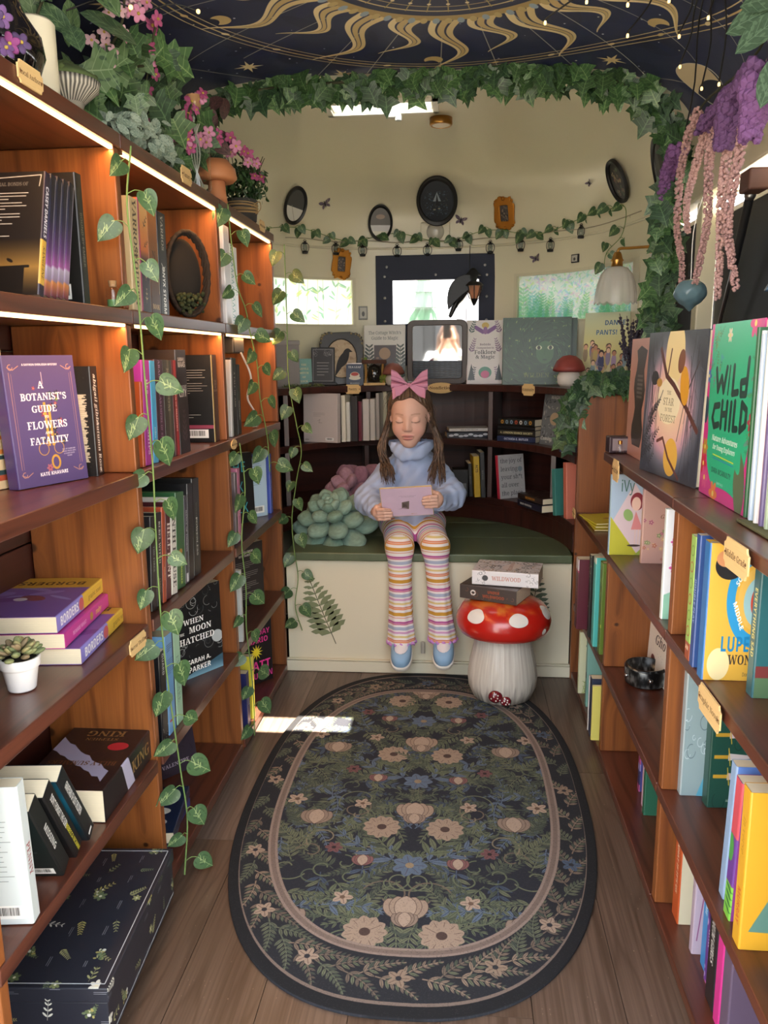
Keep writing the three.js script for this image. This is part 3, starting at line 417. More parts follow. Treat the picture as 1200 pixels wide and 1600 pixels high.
// --- near left bookcase, third bay: face-out covers ---
faceOut(bk('purple book with ornate white lettering and golden scissors on the third left shelf', 0.03, 0.248, 0.168, '#4d3f7c', { den: 2000, edge: '#4d3f7c', fr: (c, w, h) => {
fill(c, w, h, '#574a7c'); const g = '#b98a7c'; for (const s of [0, 1]) { const X = (x) => (s ? w * (1 - x) : w * x); line(c, [[X(0.06), h * 0.13], [X(0.06), h * 0.86]], 2, g); line(c, [[X(0.09), h * 0.14], [X(0.09), h * 0.86]], 1.2, g); for (const y of [0.09, 0.9]) { line(c, [[X(0.05), h * y], [X(0.12), h * (y + 0.02)], [X(0.2), h * (y - 0.01)]], 3, g); c.strokeStyle = g; c.beginPath(); c.arc(X(0.09), h * y, 10, 0, 5); c.stroke(); } }
line(c, [[w * 0.5, h * 0.13], [w * 0.5, h * 0.22]], 3, '#c7b6c9'); for (let k = 0; k < 26; k++) petals(c, w * rr(0.36, 0.72), h * rr(0.24, 0.68), rr(7, 15), 5, pick(['#2d2a3d', '#33424a', '#8c3a55', '#39354a', '#5a7a50', '#a04a62']), '#c9b25e');
c.fillStyle = '#c79a45'; c.fillRect(w * 0.47, h * 0.36, w * 0.035, h * 0.34); c.fillRect(w * 0.53, h * 0.38, w * 0.035, h * 0.32); c.strokeStyle = '#c79a45'; c.lineWidth = 7; for (const [x, y, r] of [[0.4, 0.72, 0.07], [0.62, 0.72, 0.07]]) { c.lineWidth = 3; c.beginPath(); c.arc(w * x, h * y, w * r, 0, 7); c.stroke(); } c.lineWidth = 9; c.beginPath(); c.ellipse(w * 0.55, h * 0.83, w * 0.055, h * 0.05, 0, 0, 7); c.stroke(); petals(c, w * 0.45, h * 0.87, 15, 6, '#b0697a', '#8a3c52');
T(c, 'A SAFFRON EVERLEIGH MYSTERY', w / 2, h * 0.072, h * 0.022, '#e6dfee', 'A'); T(c, 'A', w * 0.47, h * 0.225, h * 0.075, '#f6f2fa', 'S'); T(c, "BOTANIST'S", w * 0.5, h * 0.315, h * 0.078, '#f6f2fa', 'S', 'center', w * 0.66); T(c, 'GUIDE', w * 0.48, h * 0.41, h * 0.074, '#f6f2fa', 'S', 'center', w * 0.36); T(c, 'TO', w * 0.5, h * 0.47, h * 0.03, '#f6f2fa', 'S'); T(c, 'FLOWERS', w * 0.5, h * 0.535, h * 0.08, '#f6f2fa', 'S', 'center', w * 0.58); T(c, 'AND', w * 0.5, h * 0.595, h * 0.03, '#f6f2fa', 'S'); T(c, 'FATALITY', w * 0.5, h * 0.655, h * 0.076, '#f6f2fa', 'S', 'center', w * 0.56); for (let k = 0; k < 5; k++) T(c, ['FULL OF CHARM AND', 'BRISKLY PACED, WITH', 'A CLEVER SLEUTH', 'REVIEW', ''][k], w * 0.76, h * (0.74 + k * 0.018), h * 0.014, '#d6cfe2', 'a'); T(c, 'KATE KHAVARI', w / 2, h * 0.915, h * 0.04, '#f6f2fa', 'A'); } }), 0.03, [-0.818, -1.395], [-0.758, -1.553], LEV.C, 0.07);
setB(bk('black paperback lettered down the spine in white behind the purple book', 0.04, 0.226, 0.15, '#141416', { sp: (c, w, h) => { St('abigail gibbs', '#efeae2', 'i', 0.5, 0.3)(c, w, h); St('Autumn Rose', '#efeae2', 'i', 0.5, 0.72)(c, w, h); T(c, 'A', w / 2, h * 0.95, w * 0.4, '#efeae2', 'S'); }, bk: (c, w, h) => { for (let y = 0; y < 60; y++) { const k = y / 60; c.fillStyle = `rgb(${200 - 20 * hash(y, 2)},${188 - 20 * hash(y, 2)},${166 - 20 * hash(y, 2)})`; c.fillRect(w * 0.3 + 6 * hash(y, 1), h * (0.25 + k * 0.62), w * 0.62 - 10 * hash(y, 5), h / 90); } for (let k = 0; k < 18; k++) petals(c, w * rr(0.3, 1), h * (k % 2 ? rr(0.1, 0.24) : rr(0.84, 0.96)), 9, 6, '#101012', '#222'); } }), -0.752, LEV.C, -1.60, 0.1);
faceOut(bk('book with a painted pile of books on its pale floral cover at the left edge', 0.03, 0.262, 0.176, '#b9bb9c', { den: 1500, fr: (c, w, h) => { fill(c, w, h, '#c3c6a6'); for (let k = 0; k < 16; k++) { sprig(c, w * rr(0.1, 0.95), h * rr(0.05, 0.5), 50, rr(0, 6), '#6f7a4f', 4); petals(c, w * rr(0.1, 0.95), h * rr(0.05, 0.3), 13, 6, '#b5472e', '#d8a13c'); } [['#7a3a8c', 0.36, 0.1], ['#c25a3a', 0.46, 0.1], ['#c9803d', 0.62, 0.13], ['#334a4e', 0.76, 0.14], ['#b4563c', 0.9, 0.2]].forEach(([q, y, k]) => { c.fillStyle = q; c.fillRect(w * 0.05, h * y, w * 0.93, h * k); c.fillStyle = '#d9c49a'; c.fillRect(w * 0.65, h * (y + k * 0.2), w * 0.3, h * k * 0.55); }); T(c, 'MURDER', w * 0.62, h * 0.56, h * 0.085, '#33432f', 'S'); T(c, 'SEASON', w * 0.62, h * 0.83, h * 0.05, '#d9cba0', 'S'); } }), 0.03, [-0.887, -1.275], [-0.848, -1.446], LEV.C, 0.05);
// --- middle left bookcase, third bay ---
{
const L = [
[bk('thin orange-spined paperback at the front of the magenta row', 0.012, 0.19, 0.13, '#b55326', {}), 0.012, 0.19, 0.06],
[bk('magenta paperback beside a sky blue one on the third left shelf', 0.045, 0.236, 0.15, '#b03aa0', { sp: (c, w, h) => { St('HER', '#f1cfee', 'A', 0.4, 0.25)(c, w, h); St('SHIPS', '#f3d8f0', 'S', 0.42, 0.78)(c, w, h); } }), 0.045, 0.236, 0.05],
[bk('sky blue paperback beside the magenta one', 0.03, 0.235, 0.15, '#4aa6d8', { sp: St('tides', '#dff2fb', 'a', 0.4, 0.7) }), 0.03, 0.235, 0.05],
[bk('dark plum hardcover titled down the spine next to the sky blue book', 0.05, 0.237, 0.15, '#3a2333', { hard: 1, sp: (c, w, h) => { St('SARAH J. MAAS', '#a98fae', 'S', 0.3, 0.2)(c, w, h); St('EMPIRE OF STORMS', '#a886a2', 'S', 0.34, 0.68)(c, w, h); } }), 0.05, 0.237, 0.04],
[bk('charcoal hardcover with a faint olive spine in the magenta row', 0.06, 0.236, 0.15, '#3a3832', { hard: 1, sp: (c, w, h) => { c.fillStyle = '#5d5848'; c.fillRect(w * 0.45, 0, w * 0.2, h); St('KINGDOM', '#8d866f', 'S', 0.34, 0.3)(c, w, h); } }), 0.06, 0.236, 0.03],
[bk('dark hardcover with a red lettered strip beside the tall black fantasy', 0.035, 0.236, 0.15, '#5b1f22', { hard: 1, sp: (c, w, h) => { c.fillStyle = '#a52f33'; c.fillRect(w * 0.3, 0, w * 0.45, h); St('QUEEN OF SHADOWS', '#f0c9c0', 'S', 0.3)(c, w, h); } }), 0.035, 0.236, 0.02],
[bk('tallest black hardcover of the middle third bay', 0.075, 0.262, 0.17, '#211c20', { hard: 1, sp: (c, w, h) => { T(c, 'SARAH J.', w / 2, h * 0.09, w * 0.17, '#cfc8c4', 'A'); T(c, 'MAAS', w / 2, h * 0.14, w * 0.26, '#cfc8c4', 'A'); T(c, 'CRESCENT', w / 2, h * 0.36, w * 0.16, '#bfb8b4', 'A'); T(c, 'CITY', w / 2, h * 0.42, w * 0.34, '#d8d2cc', 'A'); sprig(c, w * 0.5, h * 0.9, 90, -1.57, '#4b3a40', 6); } }), 0.075, 0.262, 0]];
const q = row(-1, LEV.C, -1.715, XL - 0.02, L);
faceBack(bk('black book showing its back text and barcode beside a gold-edged spine', 0.05, 0.25, 0.165, '#1e1a18', { den: 1500, sp: (c, w, h) => { c.fillStyle = '#8a7230'; c.fillRect(0, 0, w * 0.1, h); ['THE', 'CITY', 'OF', 'BRASS'].forEach((t, k) => T(c, t, w * 0.55, h * (0.3 + k * 0.035), w * 0.2, '#9a8f80', 'S')); }, bk: (c, w, h) => { fill(c, w, h, '#141314'); lines(c, w * 0.12, h * 0.17, w * 0.8, 5, h * 0.028, '#d6d2ca'); lines(c, w * 0.12, h * 0.32, w * 0.8, 5, h * 0.028, '#bfbab2'); lines(c, w * 0.4, h * 0.68, w * 0.4, 2, h * 0.03, '#c9c4bc'); c.fillStyle = '#8c3a52'; c.fillRect(0, h * 0.8, w, h * 0.04); barcode(c, w * 0.4, h * 0.85, w * 0.5, h * 0.1); } }), 0.05, [-0.86, -2.245], [-0.705, -2.25], LEV.C);
}
row(-1, LEV.C, -2.395, XL - 0.012, [
[bk('pale grey thin book leaning in the far third bay', 0.018, 0.235, 0.15, '#bcb8b4', {}), 0.018, 0.235, 0.09],
[bk('black paperback with tiny white spine letters in the far third bay', 0.05, 0.24, 0.16, '#1c1b1d', { sp: St('A TALE OF ASH', '#d6d2ca', 'S', 0.28, 0.4) }), 0.05, 0.24, 0.04],
[bk('second black paperback of the far third bay, by the hanging vine', 0.04, 0.22, 0.15, '#242226', { sp: St('MIDNIGHT', '#bdb7ae', 'A', 0.3, 0.65) }), 0.04, 0.22, 0.03]]);
// --- fourth bay (shelf D) ---
{
const bordersTop = (c, w, h) => { fill(c, w, h, '#7a5aa0'); for (let k = 0; k < 14; k++) blob(c, w * rr(0, 1), h * rr(0.3, 1), w * rr(0.08, 0.2), h * rr(0.02, 0.06), pick(['#8d78bb', '#6a3f86', '#8f86c4']), rr(-0.6, 0.6)); c.fillStyle = '#d2a63a'; c.fillRect(0, h * 0.72, w, h * 0.28); blob(c, w * 0.5, h * 0.45, w * 0.16, h * 0.06, '#8a4a52', 0.4); blob(c, w * 0.62, h * 0.42, w * 0.08, h * 0.04, '#d9d2d8', 0.2); T(c, 'BORDERS', w * 0.5, h * 0.84, h * 0.12, '#4a2c1d', 'A', 'center', w * 0.8); };
const bsp = (c, w, h) => { fill(c, w, h, '#8b84d0'); c.fillStyle = '#d9b440'; c.fillRect(0, h * 0.52, w, h * 0.48); blob(c, w * 0.5, h * 0.48, w * 0.4, h * 0.05, '#c25a62'); c.save(); c.translate(w / 2, h * 0.24); c.rotate(PI / 2); T(c, 'BORDERS', 0, 0, w * 0.8, '#f2eff6', 'A', 'center', h * 0.36); c.restore(); St('graphic novel', '#6a4a18', 'a', 0.4, 0.78)(c, w, h); };
lay(bk('yellow and violet paperback at the bottom of the stack beside the white pot', 0.033, 0.29, 0.185, '#7a5aa0', { fr: bordersTop, sp: bsp, den: 1500 }), -0.72, LEV.D, -1.385, 0.1, 0.033, 0.29);
lay(bk('magenta-spined paperback in the middle of the stack of three', 0.03, 0.27, 0.18, '#c43d92', { sp: (c, w, h) => { St('BEWARE WHAT', '#e9a9d2', 'A', 0.36, 0.3)(c, w, h); St('ruby', '#e8c65a', 'i', 0.5, 0.72)(c, w, h); blob(c, w / 2, h * 0.56, w * 0.3, w * 0.3, '#b58a2f'); }, den: 1500 }), -0.745, LEV.D + 0.0355, -1.375, 0.12, 0.03, 0.27);
lay(bk('yellow and violet paperback on top of the stack of three', 0.033, 0.275, 0.185, '#7a5aa0', { fr: bordersTop, sp: bsp, den: 1500 }), -0.755, LEV.D + 0.068, -1.37, 0.12, 0.033, 0.275);
}
row(-1, LEV.D, -1.70, XL - 0.018, [
[bk('black paperback nearest in the leaning row below the magenta row', 0.032, 0.22, 0.14, '#19181b', { sp: St('THE FIRES', '#8fa29a', 'S', 0.36, 0.45) }), 0.032, 0.22, 0.12],
[bk('black paperback with white letters next in the leaning row', 0.034, 0.222, 0.14, '#201d1e', { sp: (c, w, h) => { St('REBEL WITCH', '#d2cdc6', 'S', 0.42, 0.32)(c, w, h); St('CIANO', '#b09a5a', 'S', 0.3, 0.78)(c, w, h); } }), 0.034, 0.222, 0.12],
[bk('orange-spined paperback in the leaning row', 0.022, 0.23, 0.15, '#a8492a', { sp: St('ember', '#e2b69a', 's', 0.5, 0.7) }), 0.022, 0.23, 0.12],
[bk('maroon hardcover with tall white title in the leaning row', 0.032, 0.235, 0.15, '#4d1c22', { hard: 1, sp: St('HELL BENT', '#efe6e0', 'S', 0.75, 0.5) }), 0.032, 0.235, 0.12],
[bk('white hardcover with tall black title in the leaning row', 0.04, 0.24, 0.15, '#dcd8d0', { hard: 1, sp: St('NINTH HOUSE', '#2a2626', 'S', 0.72, 0.5) }), 0.04, 0.24, 0.11],
[bk('thick green hardcover in the leaning row', 0.058, 0.245, 0.16, '#2f5f38', { hard: 1, sp: (c, w, h) => { St('CROSSER', '#c3d84a', 'A', 0.22, 0.85)(c, w, h); blob(c, w * 0.45, h * 0.62, w * 0.2, w * 0.14, '#a8772f'); } }), 0.058, 0.245, 0.1],
[bk('grey patterned paperback beside the green hardcover', 0.025, 0.23, 0.15, '#3a3a42', { sp: (c, w, h) => { St('DANCE OF THORNS', '#c9c9d2', 'S', 0.5, 0.4)(c, w, h); c.fillStyle = '#d9d9de'; c.fillRect(w * 0.2, h * 0.88, w * 0.6, h * 0.1); } }), 0.025, 0.23, 0.1],
[bk('black hardcover with grey specks near the end of the leaning row', 0.04, 0.255, 0.16, '#17171a', { hard: 1, sp: (c, w, h) => { for (let k = 0; k < 30; k++) blob(c, rr(0, w), rr(0, h), 2, 1, '#55565c'); } }), 0.04, 0.255, 0.1],
[bk('last black hardcover of the leaning row against the divider', 0.055, 0.262, 0.165, '#1b1b1c', { hard: 1, sp: (c, w, h) => { St('POWERLESS', '#d3d1cc', 'S', 0.3, 0.6)(c, w, h); St('woven with gold', '#7f8f7a', 's', 0.24, 0.45)(c, w, h); } }), 0.055, 0.262, 0.08]]);
row(-1, LEV.D, -2.39, XL - 0.012, [
[bk('slim grey paperback in front of the pink spine', 0.025, 0.225, 0.14, '#6d5f62', { sp: St('in bloom', '#cfc6c6', 's', 0.5) }), 0.025, 0.225, 0.06],
[bk('pink-spined paperback in the far fourth bay', 0.03, 0.235, 0.15, '#c77a9c', { sp: St('LOVE NOTES', '#f3dbe6', 'A', 0.4) }), 0.03, 0.235, 0.06]]);
faceOut(bk('black book with big teal letters in the far fourth bay', 0.03, 0.25, 0.165, '#15191b', { den: 1300, fr: (c, w, h) => { fill(c, w, h, '#15191b'); [['THE', 0.2], ['EX', 0.48], ['HEX', 0.78]].forEach(([t, y]) => T(c, t, w * 0.55, h * y, h * 0.2, '#3fa9b4', 'a', 'center', w * 0.7)); } }), 0.03, [-0.825, -2.62], [-0.73, -2.755], LEV.D, 0.03);
faceBack(bk('pale blue paperback face out beside a bright blue spine', 0.02, 0.22, 0.14, '#a9c3d8', { bk: (c, w, h) => { fill(c, w, h, '#b4cde0'); lines(c, w * 0.1, h * 0.1, w * 0.8, 12, h * 0.035, '#6e8ba8'); barcode(c, w * 0.5, h * 0.82, w * 0.4, h * 0.12); } }), 0.02, [-0.80, -2.76], [-0.71, -2.865], LEV.D);
setB(bk('bright blue paperback at the far end of the fourth bay', 0.03, 0.225, 0.14, '#4257b2', { sp: St('ocean blue', '#cfd6f2', 'a', 0.4) }), XL - 0.02, LEV.D, -2.91, 0);
// --- fifth bay (shelf E) ---
{
const E = LEV.E;
setB(bk('white paperback with small print at the left edge above the botanical box', 0.028, 0.25, 0.165, '#cfd8da', { den: 1500, sp: St('PENNY', '#8a3a3e', 'S', 0.6, 0.55), bk: (c, w, h) => { fill(c, w, h, '#d3dcde'); lines(c, w * 0.1, h * 0.1, w * 0.8, 18, h * 0.036, '#7b8688'); barcode(c, w * 0.55, h * 0.86, w * 0.4, h * 0.1); } }), -0.688, E + 0.002, -1.10, 0.12, 0.04);
setB(bk('black paperback with a barcode leaning behind the white one', 0.034, 0.215, 0.14, '#161a1b', { den: 1500, sp: St('MISSING', '#d8d8d4', 'A', 0.5, 0.5), bk: (c, w, h) => { fill(c, w, h, '#172223'); lines(c, w * 0.15, h * 0.12, w * 0.5, 2, h * 0.03, '#9db58a'); lines(c, w * 0.15, h * 0.42, w * 0.7, 8, h * 0.032, '#7d8f90'); barcode(c, w * 0.6, h * 0.87, w * 0.34, h * 0.09); } }), -0.70, E + 0.008, -1.225, 0.1, 0.5);
setB(bk('black paperback with white and yellow spine letters leaning in the fifth bay', 0.036, 0.215, 0.14, '#131416', { den: 1500, sp: (c, w, h) => { St("DON'T FORGET THE GIRL", '#e8e6e0', 'A', 0.5, 0.36)(c, w, h); St('REBECCA MCKANNA', '#d9cf3a', 'A', 0.34, 0.82)(c, w, h); } }), -0.702, E + 0.009, -1.278, 0.1, 0.53);
setB(bk('teal book of lost children leaning against the lying thick black book', 0.034, 0.22, 0.145, '#122a35', { den: 1600, sp: (c, w, h) => { fill(c, w, h, '#10181d'); St('GRAVEYARD OF LOST CHILDREN', '#f0eeea', 'A', 0.6, 0.4)(c, w, h); c.fillStyle = '#e8e8e8'; c.fillRect(w * 0.2, h * 0.93, w * 0.5, h * 0.03); }, bk: (c, w, h) => { const g = c.createLinearGradient(0, 0, w, h); g.addColorStop(0, '#122128'); g.addColorStop(0.5, '#14566e'); g.addColorStop(1, '#101a20'); c.fillStyle = g; c.fillRect(0, 0, w, h); lines(c, w * 0.18, h * 0.15, w * 0.6, 5, h * 0.032, '#8fb7c4'); lines(c, w * 0.2, h * 0.42, w * 0.55, 6, h * 0.032, '#7ba6b5'); } }), -0.702, E + 0.009, -1.33, 0.1, 0.55);
const king = bk('thick black lying book with a torn lilac strip on the cover', 0.07, 0.265, 0.18, '#1d1518', { den: 1600, fr: (c, w, h) => { fill(c, w, h, '#21161a'); for (let k = 0; k < 60; k++) blob(c, rr(0, w), rr(0, h), rr(4, 20), rr(2, 6), pick(['#2c1b20', '#1a1214', '#33201f']), rr(0, 3)); c.fillStyle = '#a9a5c0'; c.beginPath(); c.moveTo(w * 0.1, h * 0.05); for (let k = 0; k <= 12; k++) c.lineTo(w * (0.1 + k * 0.075), h * (0.28 + k * 0.045 + rr(-0.02, 0.02))); c.lineTo(w, h * 0.55); for (let k = 12; k >= 0; k--) c.lineTo(w * (0.1 + k * 0.075), h * (0.14 + k * 0.04 + rr(-0.02, 0.02))); c.fill(); blob(c, w * 0.22, h * 0.68, w * 0.13, w * 0.1, '#c01f33'); T(c, 'KING', w * 0.5, h * 0.9, h * 0.13, '#8c6a3c', 'S', 'center', w * 0.8); T(c, 'BILLY SUMMERS', w * 0.5, h * 0.4, h * 0.09, '#6a3f22', 'S', 'center', w * 0.85); T(c, 'STEPHEN', w * 0.5, h * 0.8, h * 0.06, '#8c6a3c', 'S'); }, sp: (c, w, h) => { St('KING', '#8c6a3c', 'S', 0.55, 0.75)(c, w, h); c.fillStyle = '#b7b3cc'; c.beginPath(); c.moveTo(0, h * 0.45); c.lineTo(w, h * 0.36); c.lineTo(w, h * 0.5); c.lineTo(0, h * 0.6); c.fill(); } });
lay(king, -0.695, E, -1.375, 0.03, 0.07, 0.265);
row(-1, E, -1.70, XL - 0.014, [
[bk('black paperback starred with white dots nearest in the middle fifth bay', 0.04, 0.225, 0.14, '#14161c', { sp: (c, w, h) => { for (let k = 0; k < 18; k++) blob(c, rr(0, w), h * rr(0.8, 1), 1.4, 1.4, '#ddd'); St('GUARD', '#ddd', 'A', 0.4, 0.15)(c, w, h); } }), 0.04, 0.225, 0.05],
[bk('light blue paperback with a red label beside the mint spine', 0.055, 0.25, 0.15, '#6fa3d6', { sp: (c, w, h) => { fill(c, w, h, '#6ea6dc'); lines(c, w * 0.15, h * 0.1, w * 0.6, 4, h * 0.02, '#3b5f8c', 2); lines(c, w * 0.15, h * 0.25, w * 0.7, 8, h * 0.02, '#416b9c', 1.5); c.fillStyle = '#b8323a'; c.fillRect(w * 0.15, h * 0.86, w * 0.5, h * 0.02); c.fillStyle = '#1d2f4a'; c.fillRect(w * 0.8, 0, w * 0.2, h); } }), 0.055, 0.25, 0.04],
[bk('mint green spine beside the black moon book', 0.045, 0.258, 0.16, '#9ec9ac', { sp: St('EVERBLAKE', '#7ba38c', 'S', 0.55, 0.55) }), 0.045, 0.258, 0.03]]);
faceOut(bk('thick black book with white moon title face out in the middle fifth bay', 0.075, 0.265, 0.178, '#17191b', { den: 1700, fr: (c, w, h) => { fill(c, w, h, '#16181a'); for (let k = 0; k < 46; k++) { const x = rr(0, w), y = h * (k % 3 ? rr(0, 0.28) : rr(0.6, 0.75)); c.strokeStyle = pick(['#8d9092', '#5c6062', '#b9bcbc']); c.lineWidth = rr(1, 2.5); c.beginPath(); c.arc(x, y, rr(6, 30), rr(0, 6), rr(2, 6)); c.stroke(); } blob(c, w * 0.9, h * 0.62, w * 0.12, h * 0.07, '#aeb4b6', 0.4); const g = c.createLinearGradient(0, h * 0.9, 0, h); g.addColorStop(0, '#3a5a6c'); g.addColorStop(1, '#7fa9bd'); c.fillStyle = g; c.beginPath(); c.moveTo(0, h); c.lineTo(w, h * 0.84); c.lineTo(w, h); c.fill(); T(c, 'WHEN', w * 0.42, h * 0.36, h * 0.085, '#f3f1ec', 'S'); T(c, 'THE', w * 0.16, h * 0.48, h * 0.04, '#f3f1ec', 'S'); T(c, 'MOON', w * 0.55, h * 0.46, h * 0.095, '#f3f1ec', 'S'); T(c, 'HATCHED', w * 0.48, h * 0.57, h * 0.095, '#f3f1ec', 'S', 'center', w * 0.8); T(c, 'SARAH A.', w * 0.5, h * 0.82, h * 0.075, '#f3f1ec', 'A'); T(c, 'PARKER', w * 0.5, h * 0.905, h * 0.085, '#f3f1ec', 'A'); } }), 0.075, [-0.795, -2.048], [-0.70, -2.199], E);
faceBack(bk('black book with a white text block on its back in the far fifth bay', 0.035, 0.235, 0.155, '#17171a', { bk: (c, w, h) => { fill(c, w, h, '#18181b'); T(c, 'THE SPELLSHOP', w * 0.4, h * 0.12, h * 0.05, '#d9d6d0', 'A'); T(c, 'BETH DURST', w * 0.4, h * 0.18, h * 0.045, '#d9d6d0', 'A'); for (const y of [0.28, 0.45, 0.62, 0.78]) lines(c, w * 0.1, h * y, w * 0.75, 4, h * 0.03, '#a9a6a0'); } }), 0.035, [-0.82, -2.712], [-0.734, -2.855], E);
setB(bk('pale book in a clear sleeve at the near edge of the far fifth bay', 0.02, 0.24, 0.15, '#c6ccca', { sp: St('stories', '#7f8583', 's', 0.5) }), XL - 0.01, E, -2.41, 0);
}
// --- bottom bays ---
faceOut(bk('black and pink book with huge pink author letters on the bottom far left shelf', 0.04, 0.25, 0.168, '#17161a', { den: 1500, fr: (c, w, h) => { fill(c, w, h, '#17161a'); ['LIFE', 'SUNDAY', 'MARIO'].forEach((t, k) => T(c, t, w * 0.6, h * (0.08 + k * 0.12), h * 0.12, '#e83f9c', 'A', 'center', w * 0.7)); c.fillStyle = '#f2e23a'; for (let k = 0; k < 12; k++) { c.save(); c.translate(w * 0.55, h * 0.5); c.rotate(k * PI / 6); c.beginPath(); c.moveTo(-8, 0); c.lineTo(0, -h * 0.13); c.lineTo(8, 0); c.fill(); c.restore(); } T(c, 'MATT', w * 0.55, h * 0.72, h * 0.2, '#e83f9c', 'A', 'center', w * 0.8); T(c, 'HAUMAN', w * 0.6, h * 0.88, h * 0.13, '#e83f9c', 'A', 'center', w * 0.8); } }), 0.04, [-0.815, -2.71], [-0.71, -2.842], LEV.F);
setB(bk('bright yellow book catching the sun at the foot of the far left bookcase', 0.03, 0.22, 0.14, '#e8dc4a', { sp: St('sunny', '#8a3a8c', 'A', 0.5) }), XL - 0.012, LEV.F, -2.50, 0, -0.06);
setB(bk('navy paperback on the bottom shelf beside the sunlit yellow book', 0.035, 0.19, 0.13, '#2b2f66', { sp: St('NIGHT', '#b9bce0', 'A', 0.4) }), XL - 0.012, LEV.F, -2.44, 0);
faceOut(bk('dark plum book with faint silver letters leaning in the bottom middle bay', 0.025, 0.225, 0.15, '#2a2030', { den: 1300, fr: (c, w, h) => { fill(c, w, h, '#2a2130'); for (let k = 0; k < 30; k++) blob(c, rr(0, w), rr(0, h), rr(5, 20), rr(2, 6), pick(['#34283d', '#221a28']), rr(0, 3)); T(c, 'VALENTIRE', w * 0.5, h * 0.86, h * 0.07, '#b3a9b8', 'S'); } }), 0.025, [-0.875, -2.045], [-0.779, -2.168], LEV.F, 0.2);
{
lay(bk('navy book with white letter flags lying on the bottom middle shelf', 0.03, 0.22, 0.15, '#1c2a48', { den: 1400, fr: (c, w, h) => { fill(c, w, h, '#1e2c4a'); for (let k = 0; k < 40; k++) blob(c, rr(0, w), rr(0, h), 2, 1.4, '#6f86ac'); [['DRO', 0.22], ['D', 0.45], ['VA', 0.68]].forEach(([t, y]) => { blob(c, w * 0.42, h * y, w * 0.26, h * 0.085, '#ece9e2'); T(c, t, w * 0.42, h * y, h * 0.1, '#1c2438', 'S'); }); } }), -0.70, LEV.F + 0.0285, -1.73, 0.16, 0.03, 0.22);
lay(bk('violet-blue book under the navy one on the bottom middle shelf', 0.026, 0.235, 0.155, '#34357c', { fr: (c, w, h) => { for (let k = 0; k < 30; k++) blob(c, rr(0, w), rr(0, h), rr(4, 16), 3, pick(['#5a5cb0', '#22245c', '#7d3f96']), rr(0, 3)); } }), -0.725, LEV.F, -1.71, 0.04, 0.026, 0.235);
}
